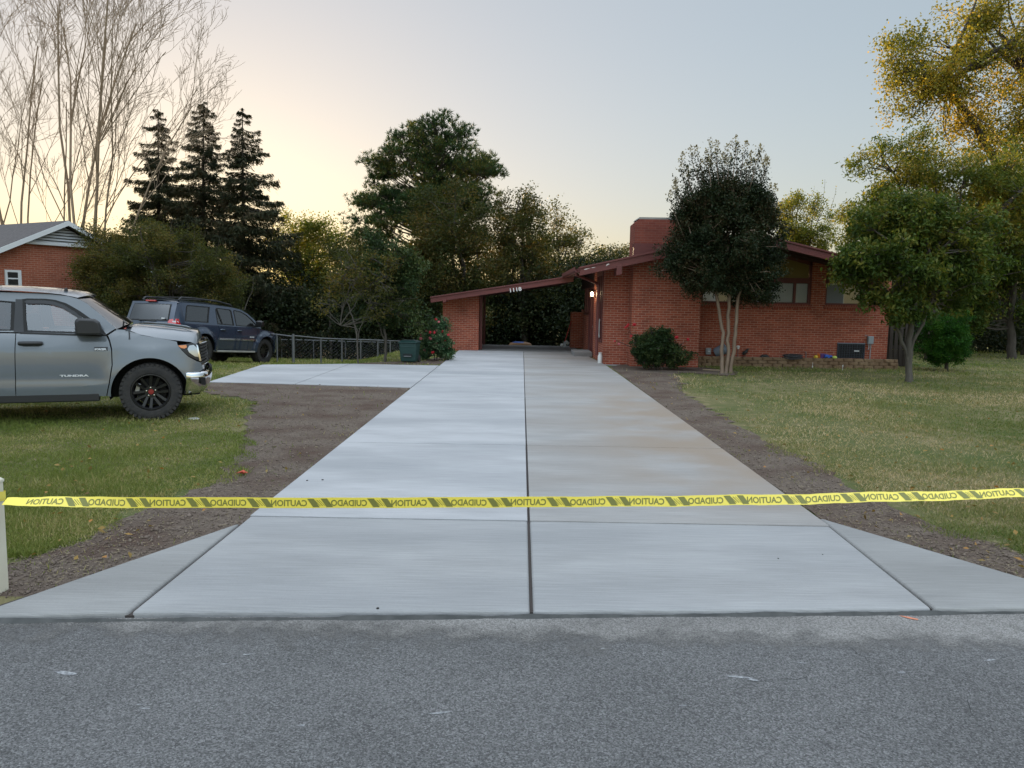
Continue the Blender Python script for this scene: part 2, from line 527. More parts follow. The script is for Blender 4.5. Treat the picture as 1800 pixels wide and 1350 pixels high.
# washed-out dusty band along its edge, ragged on the road side
m = MB(); top = []; bot = []
for i in range(321):
    x = -12 + 24 * i / 320
    top.append((x, edge_y(x) + 0.04, ROAD_Z + 0.004))
    w = 0.5
    bot.append((x, edge_y(x) - w, ROAD_Z + 0.004))
m.add(top + bot, [(i, i + 321, i + 322, i + 1) for i in range(320)])
dust = m.build('road_dust', 'dusty_asphalt', fix=True); tag(dust, kind='structure')
dm = MATS['dusty_asphalt']; n = dm.node_tree                   # thins out into bare asphalt in patches
_b = n.nodes['Principled BSDF']; _o = n.nodes['Material Output']
_t = n.nodes.new('ShaderNodeBsdfTransparent'); _x = n.nodes.new('ShaderNodeMixShader')
_q = n.nodes.new('ShaderNodeTexNoise'); _q.inputs['Scale'].default_value = 5; _q.inputs['Detail'].default_value = 9
_r = n.nodes.new('ShaderNodeMapRange'); _r.inputs[1].default_value = 0.55; _r.inputs[2].default_value = 1.02
_c = n.nodes.new('ShaderNodeTexCoord')
_s = n.nodes.new('ShaderNodeSeparateXYZ'); _m = n.nodes.new('ShaderNodeMapRange'); _m.interpolation_type = 'SMOOTHSTEP'
_m.inputs[1].default_value = 3.86; _m.inputs[2].default_value = 4.30; _m.inputs[3].default_value = 0.0; _m.inputs[4].default_value = .62
_a = n.nodes.new('ShaderNodeMath'); _a.operation = 'ADD'
n.links.new(_c.outputs['Object'], _s.inputs[0]); n.links.new(_s.outputs[1], _m.inputs[0]); n.links.new(_m.outputs[0], _a.inputs[0]); n.links.new(_q.outputs[0], _a.inputs[1])
n.links.new(_c.outputs['Object'], _q.inputs['Vector']); n.links.new(_a.outputs[0], _r.inputs[0])
n.links.new(_r.outputs[0], _x.inputs[0]); n.links.new(_t.outputs[0], _x.inputs[1]); n.links.new(_b.outputs[0], _x.inputs[2])
n.links.new(_x.outputs[0], _o.inputs[0])

# terrain sheet, finer near the viewer
xs = np.concatenate([-np.geomspace(600, 20, 24), np.linspace(-19, 19, 96), np.geomspace(20, 600, 24)])
ys = np.concatenate([[4.0, 4.2, 4.3, 4.35, 4.38, 4.41, 4.44, 4.47, 4.55, 4.7], np.linspace(4.9, 45, 120), np.geomspace(47, 900, 30)])
X, Y = np.meshgrid(xs, ys)
yy = Y + np.where(Y < 6, (edge_y(X) - edge_y(0.0)) * np.clip((6 - Y) / 1.5, 0, 1), 0)
Z = gz(X, Y) + 0.0
V = np.stack([X, yy, Z], -1).reshape(-1, 3)
nx, ny = len(xs), len(ys)
I = (np.arange(ny - 1)[:, None] * nx + np.arange(nx - 1)[None]).ravel()
terrain = np_mesh('terrain', V, np.stack([I, I + 1, I + nx + 1, I + nx], 1), 'turf_soil', smooth_=True)
tag(terrain, kind='structure')

# the drive: slabs with open joints between them
DZ0, DZ1 = -0.10, 0.026
def lerp(a, b, t): return a + (b - a) * t
A_L = G(425, 923); A_R = G(1437, 914)                  # where the flared apron meets the straight drive
F_L = G(802, 620.5); F_R = G(1067, 644)                # far corners
E_L = G(-70, 1089); E_R = G(1880, 1074)
T_L, T_R = G(-58, 1091.5), G(1977, 1074.5)
J_L = G(228, 1083); J_R = G(1640, 1076)                # apron joints at the road
J_C = G(934, 1081); K_C = G(921, 645)                  # centre joint
FAR_Y = 27.6
def on_line(a, b, y):
    t = (y - a.y) / (b.y - a.y)
    return Vector((a.x + (b.x - a.x) * t, y, 0))
left = lambda y: on_line(A_L, F_L, y)
right = lambda y: on_line(A_R, F_R, y)
mid = lambda y: on_line(J_C, K_C, y)
JY = [G(680, 916).y, G(760, 783).y, G(850, 700).y, G(890, 660).y]   # joints across the drive
soil = MB()
soil.prism([(E_L.x, E_L.y + .03), (E_R.x, E_R.y + .03), (A_R.x - .02, A_R.y), (F_R.x, F_R.y), (F_L.x, 27.6), (A_L.x + .02, A_L.y)], -0.02, 0.004, "Z")
ob = soil.build('drive_bed', 'soil_dark'); tag(ob, kind='structure')
def slab(name, poly, mname, z1=DZ1, lip=0.012):
    b = MB().prism([(p[0], p[1]) for p in poly], DZ0, z1, 'Z')
    o = b.build(name, mname, bevel=lip, seg=3)
    return tag(o, kind='structure')
g2 = 0.010
def cut(a, b, side):                                   # push a joint point aside for the gap
    return Vector((a.x + side * g2, a.y, 0))
# apron: four pieces
y0 = JY[0]
lo = lambda x: edge_y(x)
slab('driveway_apron', [(T_L.x, lo(T_L.x)), (J_L.x - g2, J_L.y), (A_L.x - g2, A_L.y - .01)], 'apron_concrete', lip=0.02)
slab('driveway_apron', [(J_L.x + g2, J_L.y), (J_C.x - g2, J_C.y), (mid(y0).x - g2, y0 - g2), (A_L.x + g2, y0 - g2)], 'near_concrete', lip=0.02)
slab('driveway_apron', [(J_C.x + g2, J_C.y), (J_R.x - g2, J_R.y), (A_R.x - g2, y0 - g2), (mid(y0).x + g2, y0 - g2)], 'near_concrete', lip=0.02)
slab('driveway_apron', [(J_R.x + g2, J_R.y), (T_R.x, lo(T_R.x)), (A_R.x + g2, A_R.y - .01)], 'apron_concrete', lip=0.02)
ys_ = JY + [FAR_Y]
F_R2 = G(1060, 640)
for i in range(len(ys_) - 1):
    jw = .008 + .0007 * ys_[i]; a, b = ys_[i] + jw, ys_[i + 1] - jw
    gl = max(0.006, g2 * (1 - i * 0.2))
    slab('driveway', [(left(a).x, a), (mid(a).x - gl, a), (mid(b).x - gl, b), (left(b).x, b)], 'new_concrete', lip=0.006)
    if i < len(ys_) - 2:
        slab('driveway', [(mid(a).x + gl, a), (right(a).x, a), (right(b).x, b), (mid(b).x + gl, b)], 'dusty_concrete', lip=0.009)
    else:
        slab('driveway', [(mid(a).x + gl, a), (right(a).x, a), (F_R2.x, 22.4), (2.42, b), (mid(b).x + gl, b)], 'dusty_concrete', lip=0.009)
m = MB(); V = []                                       # dark strip painted for the shade under the slab's front lip
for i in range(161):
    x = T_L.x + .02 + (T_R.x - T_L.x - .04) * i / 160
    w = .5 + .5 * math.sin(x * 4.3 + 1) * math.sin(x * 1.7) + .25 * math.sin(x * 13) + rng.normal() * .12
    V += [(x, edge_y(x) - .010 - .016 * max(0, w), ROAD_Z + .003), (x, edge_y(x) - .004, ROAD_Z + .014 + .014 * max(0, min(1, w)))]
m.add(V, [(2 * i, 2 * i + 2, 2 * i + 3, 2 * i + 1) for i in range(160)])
mat('lip_shade', (0.055, 0.057, 0.056), 0.9, var=(0.10, 0.10, 0.097), scale=9, mixw=.8)
tag(m.build('slab_lip_shade', 'lip_shade', None, fix=False), kind='structure')
# parking pad on the left of the drive, two slabs
pn0, pn1 = G(719, 683), G(771, 644)
pf0, pf1 = G(367, 673), G(461, 642.5)
pj0, pj1 = G(529, 673), G(608, 644)
gp = 0.01
slab('parking_pad', [(left(pn0.y).x - 2 * gp, pn0.y), (left(pn1.y).x - 2 * gp, pn1.y), (pj1.x + gp, pn1.y + .04), (pj0.x + gp, pn0.y + .26)], 'new_concrete', lip=0.009)
slab('parking_pad', [(pj0.x - gp, pn0.y + .26), (pj1.x - gp, pn1.y + .04), (pf1.x, pf1.y), (pf0.x, pf0.y)], 'new_concrete', lip=0.009)
# carport floor, slightly lower and older
slab('carport_floor', [(-1.6, 27.615), (2.47, 27.615), (2.47, 31.4), (-1.6, 31.4)], 'old_concrete', z1=0.02)
slab('walkway', [(F_R2.x + .02, 22.35), (F_R.x + .9, 21.75), (F_R.x + .95, 22.55), (2.5, 22.6)], 'old_concrete', z1=0.012)

# bare graded soil beside the drive: ragged-edged sheets
def ragged(name, pts, mname, z=0.012, amp=0.09, seed=1, flat=()):
    r_ = random.Random(seed)
    out = []
    k = len(pts)
    for i in range(k):
        a, b = pts[i], pts[(i + 1) % k]
        d = math.hypot(b[0] - a[0], b[1] - a[1]); nseg = max(2, int(d / 0.16))
        if i in flat: nseg = 1
        for j in range(nseg):
            t = j / nseg
            q = 0 if (j == 0 or i in flat) else r_.gauss(0, amp)
            nx_, ny_ = -(b[1] - a[1]) / max(d, 1e-6), (b[0] - a[0]) / max(d, 1e-6)
            out.append((a[0] + (b[0] - a[0]) * t + nx_ * q, a[1] + (b[1] - a[1]) * t + ny_ * q))
    bm = bmesh.new()
    f = bm.faces.new([bm.verts.new((x, y, 0)) for x, y in out])
    for c in np.arange(math.floor(min(p[0] for p in out)), max(p[0] for p in out), 0.5):
        bmesh.ops.bisect_plane(bm, geom=bm.verts[:] + bm.edges[:] + bm.faces[:], plane_co=(c, 0, 0), plane_no=(1, 0, 0))
    for c in np.arange(math.floor(min(p[1] for p in out)), max(p[1] for p in out), 0.5):
        bmesh.ops.bisect_plane(bm, geom=bm.verts[:] + bm.edges[:] + bm.faces[:], plane_co=(0, c, 0), plane_no=(0, 1, 0))
    for v in bm.verts:
        v.co.z = float(gz(v.co.x, v.co.y)) + z
    bmesh.ops.recalc_face_normals(bm, faces=bm.faces)
    me = bpy.data.meshes.new(name)
    bm.to_mesh(me); bm.free()
    if me.polygons and me.polygons[0].normal.z < 0: me.flip_normals()
    o = link_mesh(name, me, mname)
    tag(o, kind='structure')
    return [(p[0], p[1]) for p in pts]
gp2 = lambda px, py: tuple(G(px, py))[:2]
DIRT_L = [gp2(x, y) for x, y in ((-150, 1110), (-60, 1094), (0, 1075), (428, 923), (560, 818), (722, 682), (640, 676), (372, 671), (360, 690), (455, 706), (436, 740), (424, 800), (380, 850), (240, 905), (80, 975), (-150, 1030))]
DIRT_R = [gp2(x, y) for x, y in ((1073, 645), (1250, 778), (1432, 905), (1442, 919), (1800, 1025), (1985, 1079), (2150, 1075), (2040, 1045), (1790, 975), (1640, 925), (1560, 890), (1480, 850), (1400, 800), (1290, 748), (1200, 690), (1190, 652))]
DIRT_B = [gp2(x, y) for x, y in ((802, 621), (772, 643), (700, 641.5), (560, 641), (462, 641), (470, 638.5), (620, 638), (730, 636), (790, 626), (796, 619))]
ragged('bare_soil', DIRT_L, 'dirt', 0.010, 0.05, 2, flat=(2, 3, 4))
ragged('bare_soil', DIRT_R, 'dirt', 0.010, 0.06, 3, flat=(0, 1))
ragged('bare_soil', DIRT_B, 'dirt', 0.014, 0.03, 4, flat=(0, 1, 2, 3))
mulch = [gp2(x, y) for x, y in ((1075, 645), (1120, 652), (1220, 657), (1285, 662), (1300, 655), (1230, 646), (1100, 640))]
ragged('mulch_bed', mulch, 'dirt', 0.016, 0.04, 5)
# ------------------------------------------------------------------ the brick house with its carport
brick('red_brick', (0.36, 0.090, 0.050), (0.235, 0.053, 0.032), (0.42, 0.255, 0.185), ms=.007)
brick('rowlock_brick', (0.26, 0.062, 0.036), (0.20, 0.045, 0.027), (0.30, 0.16, 0.12), bw=0.075, rh=0.20)
brick('chimney_brick', (0.22, 0.058, 0.038), (0.17, 0.042, 0.03), (0.22, 0.10, 0.075))
brick('neighbour_brick', (0.34, 0.10, 0.055), (0.27, 0.075, 0.042), (0.38, 0.24, 0.18))
mat('red_trim', (0.135, 0.032, 0.026), 0.55, var=(0.09, 0.022, 0.02), scale=4, bump=0.15, bscale=30, stretch=(1, 1, 6))
mat('peeled_trim', (0.62, 0.56, 0.52), 0.7)
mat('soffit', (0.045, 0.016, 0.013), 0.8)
mat('shingle', (0.06, 0.035, 0.032), 0.95, var=(0.10, 0.06, 0.05), scale=14, bump=0.6, bscale=30)
mat('cement_cap', (0.33, 0.32, 0.29), 0.9, var=(0.2, 0.19, 0.17), scale=5)
mat('interior_dark', (0.02, 0.018, 0.016), 0.9)
mat('interior_wood', (0.42, 0.23, 0.075), 0.6, var=(0.28, 0.14, 0.05), scale=1.6, stretch=(4, 1, 1), mixw=0.9)
mat('blind', (0.86, 0.87, 0.87), 0.6)
mat('white_paint', (0.72, 0.71, 0.68), 0.5, var=(0.6, 0.58, 0.54), scale=3)
mat('screen', (0.17, 0.18, 0.20), 0.7)
glassmat('house_glass', (0.98, 0.97, 0.92), 0.98)
glassmat('gold_light_glass', (0.9, 0.8, 0.6), 0.45, diffuse_col=(0.40, 0.29, 0.11))  # golden light seen in the upper panes is painted into the glass
glassmat('dark_glass', (0.7, 0.7, 0.7), 0.4)

HY = 22.6                                             # front-left wall
LY = 23.1                                             # long wall with the windows
CY = 22.0                                             # face of the chimney breast
FY = 21.4                                             # front edge of the main roof
PY_ = 27.65                                           # carport pier
QY = 26.9                                             # front edge of the carport roof
BACK = 33.5
house = thing('brick_house', 'low red brick house with attached carport, chimney and dark red sloping roof', 'house', (6.3, 27.0, 0))
hx = lambda px, Y, py=600: P(px, py, Y).x
hz = lambda py, Y, px=1200: P(px, py, Y).z

# roof lines
ridge = P(1318, 407, FY); eaveL = P(1019, 470, FY)
slopeL = (ridge.z - eaveL.z) / (ridge.x - eaveL.x)
eaveR_x = hx(1600, FY)
zr = lambda x: ridge.z - abs(x - ridge.x) * slopeL          # top of the main roof
c0 = P(757, 522, QY); c1 = P(1006, 485, QY)
slopeC = (c1.z - c0.z) / (c1.x - c0.x)
zc = lambda x: c0.z + (x - c0.x) * slopeC                   # top of the carport roof
RT = 0.16                                                   # roof thickness incl. fascia
m = MB()
m.prism([(eaveL.x, zr(eaveL.x)), (ridge.x, ridge.z), (eaveR_x, zr(eaveR_x)), (eaveR_x, zr(eaveR_x) - .10), (ridge.x, ridge.z - .10), (eaveL.x, zr(eaveL.x) - .10)], FY + .05, BACK + .6)
roof = m.build('roof', 'shingle', house)
m = MB(); m.prism([(eaveL.x + .02, zr(eaveL.x) - .10), (ridge.x, ridge.z - .102), (eaveR_x - .02, zr(eaveR_x) - .10), (eaveR_x - .02, zr(eaveR_x) - .14), (ridge.x, ridge.z - .142), (eaveL.x + .02, zr(eaveL.x) - .14)], FY + .07, BACK + .5)
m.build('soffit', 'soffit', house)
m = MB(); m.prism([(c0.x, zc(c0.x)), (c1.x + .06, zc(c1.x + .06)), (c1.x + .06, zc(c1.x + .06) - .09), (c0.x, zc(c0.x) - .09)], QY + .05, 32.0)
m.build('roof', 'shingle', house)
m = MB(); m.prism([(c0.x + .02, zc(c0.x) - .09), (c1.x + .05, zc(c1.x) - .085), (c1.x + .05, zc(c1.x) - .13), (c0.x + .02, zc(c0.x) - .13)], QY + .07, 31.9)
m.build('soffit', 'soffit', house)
def rake(x0, x1, zf, y, h, th, name, mname='red_trim'):
    """barge board under a sloping roof edge, with a thin drip edge on top"""
    b = MB().prism([(x0, zf(x0) - .03), (x1, zf(x1) - .03), (x1, zf(x1) - .03 - h), (x0, zf(x0) - .03 - h)], y, y + th)
    o = b.build(name, mname, house, bevel=.006)
    d = MB().prism([(x0 - .02, zf(x0 - .02) + .012), (x1, zf(x1) + .012), (x1, zf(x1) - .034), (x0 - .02, zf(x0 - .02) - .034)], y - .03, y + .06)
    d.build('drip_edge', 'red_trim', o, bevel=.004)
    return o
cf = rake(c0.x, c1.x + .05, zc, QY, .17, .045, 'fascia')
f1 = rake(eaveL.x, ridge.x, zr, FY, .20, .045, 'fascia')
f2 = rake(ridge.x, eaveR_x, zr, FY, .20, .045, 'fascia')
# patches of peeling paint near the eave end
for t, s_, h_ in ((.035, .10, .028), (.075, .085, .016), (.155, .05, .05)):
    x = lerp(eaveL.x, ridge.x, t) + .05
    z = zr(x) - .085
    m = MB().prism([(x - s_, z - h_), (x - s_ * .3, z - h_ * .3 - .01), (x + s_, z + s_ * slopeL), (x + s_ * .6, z + h_ * .6), (x - s_ * .5, z + h_ * .2)], FY - .003, FY + .002)
    m.build('peeling_patch', 'peeled_trim', f1)
# gutter along the left eave with elbow and downspout
m = MB()
ex, ez = eaveL.x - .07, zr(eaveL.x) - .03
prof = [(-.07, .04), (-.07, -.06), (-.03, -.10), (.06, -.10), (.06, .02), (.045, .02), (.045, -.085), (-.025, -.085), (-.055, -.05), (-.055, .04)]
m.prism([(ex + a, ez + b) for a, b in prof], FY - .02, QY + .02)
gut = m.build('gutter', 'red_trim', house)
dsx = hx(1049, HY - .05)
m = MB(); q0 = Vector((ex, FY + .35, ez - .09)); q1 = Vector((dsx, HY - .10, P(1048, 500, HY).z))
m.tube([q0, q0 + Vector((0, 0, -.07)), q1 + Vector((-.05, -.03, .03)), q1 + Vector((0, 0, -.08)), Vector((dsx, HY - .10, .28))], .042, 8)
m.build('downspout', 'red_trim', house, smooth_=True)
# rafter tails below the fascias
for px, Y, zf, hgt in ((1084, FY + .06, zr, .42), (781, QY + .06, zc, .24)):
    x = hx(px, Y); w = .075 if zf is zr else .06
    m = MB().prism([(x - w, zf(x - w) - .16), (x + w, zf(x + w) - .16), (x + w, zf(x) - hgt), (x - w, zf(x) - hgt - .03)], Y - .08, Y + .5)
    m.build('rafter_end', 'red_trim', house, bevel=.008)

# walls
def wall(poly, y0, y1, name='wall', mname='red_brick'):
    return MB().prism(poly, y0, y1).build(name, mname, house)
xw0 = hx(1062, HY, 560)
xc0, xc1 = hx(1109, CY), hx(1228.5, CY)
und = lambda x: zr(x) - .138
undc = lambda x: zc(x) - .128
wall([(xw0, -.1), (xc0 + .1, -.1), (xc0 + .1, und(xc0 + .1)), (xw0, und(xw0))], HY, HY + .25)
MB().prism([(xc0, -.1), (xc1, -.1), (xc1, und(xc1)), (xc0, und(xc0))], CY, HY + 1.0).build('chimney_breast', 'red_brick', house)
# chimney stack above the roof
st1 = hx(1232, CY, 420)
ztop = P(1150, 384, CY).z
m = MB(); zb = und(xc0) + .05; cd = CY + .95; ch = .13
m.prism([(xc0 + .01, zb), (st1, zb), (st1, ztop - ch), (st1 - ch, ztop - .02), (xc0 + ch, ztop - .02), (xc0 + .01, ztop - ch)], CY + .012, cd)
stack = m.build('chimney', 'chimney_brick', house)
m = MB().prism([(xc0 + ch - .04, ztop - .02), (st1 - ch + .04, ztop - .02), (st1 - ch, ztop + .035), (xc0 + ch, ztop + .035)], CY + .03, cd - .02)
m.build('cap', 'cement_cap', stack)
m = MB(); xf0, xf1 = xc0 + .0, hx(1166, CY)
m.prism([(xf0 - .012, zr(xf0) + .0), (xf1, zr(xf1) + .0), (xf1, zr(xf1) + .16), (xf0 - .012, zr(xf1) + .16)], CY - .006, CY + .3)
m.build('flashing', 'red_trim', stack)

# long wall with three window bays
xr = hx(1563, LY, 560); xb = xc1 - .2
zs = P(1380, 534.5, LY).z; zt = P(1380, 496, LY).z; zq0 = P(1380, 491.5, LY).z
wall([(xb, -.1), (xr, -.1), (xr, zs - .13), (xb, zs - .13)], LY, LY + .25)
bays = [(hx(1230, LY), hx(1301, LY)), (hx(1319, LY), hx(1421, LY)), (hx(1446, LY), hx(1537, LY))]
xx = [xb] + [v for b in bays for v in b] + [xr]
for a, b in zip(xx[0::2], xx[1::2]):
    if b - a > .02:
        wall([(a, zs - .13), (b, zs - .13), (b, und(b)), (a, und(a))] if not (a < ridge.x < b) else [(a, zs - .13), (b, zs - .13), (b, und(b)), (ridge.x, und(ridge.x)), (a, und(a))], LY, LY + .25)
for bi, (a, b) in enumerate(bays):
    MB().prism([(a - .02, zs - .13), (b + .02, zs - .13), (b + .02, zs), (a - .02, zs)], LY - .025, LY + .25).build('window_sill', 'rowlock_brick', house)
    fw = .05
    # frame: outer rails, transom, divider
    m = MB(); y0, y1 = LY + .03, LY + .12
    dv = lerp(a, b, .725)
    m.box(a, a + fw, y0, y1, zs, zt); m.box(b - fw * 1.6, b, y0, y1, zs, und(b) - .0)
    m.box(a + fw, b - fw * 1.6, y0 - .003, y1, zs, zs + fw); m.box(a + fw, b - fw * 1.6, y0 - .003, y1, zt - .02, zq0 + .05)
    m.box(dv - .035, dv + .035, y0 + .003, y1, zs + fw, zt - .02)
    win = m.build('window', 'red_trim', house)
    m = MB(); m.add([(a + fw, LY + .085, zs + fw), (b - fw, LY + .085, zs + fw), (b - fw, LY + .085, zt - .02), (a + fw, LY + .085, zt - .02)], [(0, 1, 2, 3)]); m.build('glass', 'house_glass', win, fix=False)
    lft = lerp(a, b, .36)
    m = MB()                                          # dark sash on the left, blinds on the rest
    m.box(a + fw, lft, LY + .055, LY + .075, zs + fw, zt - .02)
    m.build('sash', 'screen' if bi else 'blind', win)
    m = MB(); m.box(lft, lft + .02, LY + .05, LY + .08, zs + fw, zt - .02); m.box(a + fw, lft, LY + .05, LY + .08, zt - .04, zt - .02); m.build('sash_rail', 'white_paint', win)
    m = MB(); zz = zs + fw + .01
    while zz < zt - .03:
        for u0, u1 in ((lft + .03, dv - .04), (dv + .04, b - fw * 1.7)):
            m.add([(u0, LY + .095, zz), (u1, LY + .095, zz), (u1, LY + .112, zz + .030), (u0, LY + .112, zz + .030)], [(0, 1, 2, 3)])
        zz += .031
    m.box(lft + .03, b - fw * 1.7, LY + .118, LY + .124, zs + fw, zt - .03)
    m.build('blind', 'blind', win, fix=False)
    # clerestory pane above, following the roof
    tp = [(a + fw, zq0 + .05), (b - fw * 1.6, zq0 + .05), (b - fw * 1.6, und(b) - .10)]
    if a < ridge.x < b: tp.append((ridge.x, und(ridge.x) - .10))
    tp.append((a + fw, und(a) - .10))
    if bi:
        w2 = MB().add([(p_[0], LY + .07, p_[1]) for p_ in tp], [tuple(range(len(tp)))]).build('clerestory_window', 'gold_light_glass', house, fix=False)
        MB().prism([(a, und(a)), (b, und(b)), (b, und(b) - .11), (a, und(a) - .11)] if not (a < ridge.x < b) else [(a, und(a)), (ridge.x, und(ridge.x)), (b, und(b)), (b, und(b) - .11), (ridge.x, und(ridge.x) - .11), (a, und(a) - .11)], LY + .03, LY + .12).build('frame', 'red_trim', w2)
    else:
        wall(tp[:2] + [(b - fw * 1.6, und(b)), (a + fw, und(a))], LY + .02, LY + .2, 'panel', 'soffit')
# beams under the front soffit
m = MB().prism([(xc1, und(xc1)), (ridge.x, und(ridge.x)), (xr + .2, und(xr + .2)), (xr + .2, und(xr + .2) - .06), (ridge.x, und(ridge.x) - .06), (xc1, und(xc1) - .06)], LY - .9, LY - .8)
m.build('beam', 'soffit', house)
# room behind the glass: pine back wall and ceiling, dark floor
m = MB(); m.box(xw0 + .4, xr - .3, LY + 2.6, LY + 2.65, .3, zq0 - .15); m.build('interior_wall', 'interior_wood', house)
m = MB().prism([(xw0 + .3, und(xw0 + .3) - .03), (ridge.x, ridge.z - .20), (xr - .2, und(xr - .2) - .03), (xr - .2, und(xr - .2) - .06), (ridge.x, ridge.z - .23), (xw0 + .3, und(xw0 + .3) - .06)], LY + .26, LY + 2.6)
m.build('ceiling', 'interior_wood', house)
# side and back walls
xs0 = xw0
m = MB(); m.box(xr - .25, xr - .003, LY + .25, BACK, -.1, und(xr)); m.build('wall', 'red_brick', house)
m = MB(); m.box(xs0 + .3, xr - .26, BACK - .3, BACK, -.8, 1.5); m.build('wall', 'red_brick', house)

# left side of the house, along the carport
def side(y0, y1, z0, z1, x=xs0, th=.24, name='wall', mname='red_brick'):
    return MB().box(x, x + th, y0, y1, z0, z1).build(name, mname, house)
ztl = und(xs0) - .0
side(HY + .25, 23.0, -.1, ztl)                       # brick return
side(23.0, 24.55, -.1, .62)                          # low brick under the tall sidelights
side(24.55, 25.6, -.1, ztl)                          # brick pier with the lamp
side(27.2, 29.2, -.1, 1.35)
side(29.2, 30.6, -.1, ztl, x=xs0 + .15)
MB().box(xs0 - .38, xs0 + .24, 30.4, 30.9, -.1, 1.42).build('wall', 'red_brick', house)    # low wall that closes the carport
m = MB()
for y in (23.02, 23.5, 24.0, 24.5): m.box(xs0 - .03, xs0 + .10, y, y + .07, .62, ztl)
m.box(xs0 - .028, xs0 + .10, 23.05, 24.55, .62, .70); m.box(xs0 - .028, xs0 + .10, 23.05, 24.55, ztl - .2, ztl - .002); m.box(xs0 - .026, xs0 + .09, 23.05, 24.55, 1.25, 1.31)
sw = m.build('window', 'red_trim', house); sw['label'] = 'tall narrow sidelight window facing the carport'
MB().box(xs0 + .04, xs0 + .045, 23.08, 24.5, .70, ztl - .2).build('glass', 'dark_glass', sw)
m = MB(); m.box(xs0 + .06, xs0 + .11, 25.62, 26.55, .06, 2.08)
door = m.build('door', 'red_trim', house, bevel=.01)
m = MB(); m.box(xs0 + .045, xs0 + .062, 25.72, 26.0, .2, 1.0); m.box(xs0 + .045, xs0 + .062, 26.15, 26.45, .2, 1.0); m.box(xs0 + .045, xs0 + .062, 25.72, 26.45, 1.15, 1.95); m.build('door_panel', 'red_trim', door, bevel=.006)
m = MB(); m.tube([(xs0 + .06, 25.7, 1.0), (xs0 - .02, 25.7, 1.0)], .025, 8); m.build('handle', 'cement_cap', door, smooth_=True)
m = MB(); m.box(xs0 - .01, xs0 + .12, 25.6, 25.66, .0, 2.2); m.box(xs0 - .01, xs0 + .12, 26.5, 27.2, .0, 2.2); m.box(xs0 - .012, xs0 + .12, 25.6, 27.2, 2.2, 2.32)
m.build('door_frame', 'red_trim', house)
m = MB(); m.box(xs0 + .02, xs0 + .15, 25.6, 30.5, 2.32, ztl)
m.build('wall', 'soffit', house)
m = MB()
for y in (27.3, 28.0, 28.7): m.box(xs0 - .0, xs0 + .1, y, y + .06, 1.35, 2.32)
m.box(xs0 - .004, xs0 + .1, 27.2, 29.2, 1.35, 1.42)
sw = m.build('window', 'red_trim', house)
MB().box(xs0 + .05, xs0 + .055, 27.2, 29.2, 1.42, 2.32).build('glass', 'dark_glass', sw)
m = MB(); m.box(xs0 - .62, xs0 - .02, 25.45, 26.9, .018, .17); m.build('step', 'old_concrete', house, bevel=.01)
# carport storage wall on the left, posts, beam
px0, px1 = hx(778, PY_), hx(841, PY_)
wall([(px0, -.3), (px1, -.3), (px1, undc(px1)), (px0, undc(px0))], PY_, 31.2)
m = MB()
for y in (28.2, 31.25): MB().box(px1 + .02, px1 + .11, y, y + .09, .02, undc(px1 + .1)).build('carport_post', 'red_trim', house)
m = MB()
for y in (28.0, 29.6, 31.4): m.prism([(px0, undc(px0)), (c1.x, undc(c1.x)), (c1.x, undc(c1.x) - .09), (px0, undc(px0) - .09)], y, y + .1)
m.build('beam', 'soffit', house)
# house number on the carport fascia
V, F = text_mesh('1118', .185, .006, .004)
wd = max(p[0] for p in V)
p0 = P(895, 514, QY); p1 = P(917, 510.5, QY); tt = math.atan(slopeC)
k = (p1 - p0).length / wd
m = MB().add([(p0.x + (a * math.cos(tt)) * k - b * math.sin(tt), QY - .011 - c_, p0.z + a * math.sin(tt) * k + b * math.cos(tt)) for a, b, c_ in V], F)
m.build('house_number', 'white_paint', cf)
# lamp on the pier, lit
lp = P(1033, 517, 25.0)
mat('lamp_glow', (1, .9, .7), .5, emit=(1.0, .80, .50), estr=9.0)
mat('lamp_metal', (.03, .025, .02), .5, metal=.6)
lamp = thing('wall_lamp', 'lit wall lantern glowing on the brick beside the carport door', 'wall lamp', (xs0, 25.0, lp.z))
lx = xs0 - .13
m = MB(); m.box(xs0 - .02, xs0 - .001, 24.93, 25.07, lp.z - .12, lp.z + .14); m.bar((xs0 - .01, 25, lp.z + .12), (lx, 25, lp.z + .15), .025, .025)
m.lathe([(.075, lp.z + .10), (.02, lp.z + .17)], (lx, 25, 0), 8); m.lathe([(.06, lp.z - .13), (.06, lp.z - .10)], (lx, 25, 0), 8)
for k_ in range(4):
    t = math.pi / 4 + k_ * math.pi / 2
    m.bar((lx + .058 * math.cos(t), 25 + .058 * math.sin(t), lp.z - .11), (lx + .07 * math.cos(t), 25 + .07 * math.sin(t), lp.z + .11), .01, .01)
m.build('lantern_frame', 'lamp_metal', lamp)
m = MB().lathe([(.001, lp.z - .07), (.035, lp.z - .05), (.045, lp.z + .0), (.03, lp.z + .05), (.001, lp.z + .07)], (lx, 25, 0), 12)
m.build('bulb', 'lamp_glow', lamp, smooth_=True)
pl = bpy.data.lights.new('lamp_light', 'POINT'); pl.energy = 3.0; pl.color = (1, .75, .45); pl.shadow_soft_size = .05
plo = bpy.data.objects.new('lamp_light', pl); COL.objects.link(plo); plo.parent = lamp; plo.location = (-.22, 0, 0)

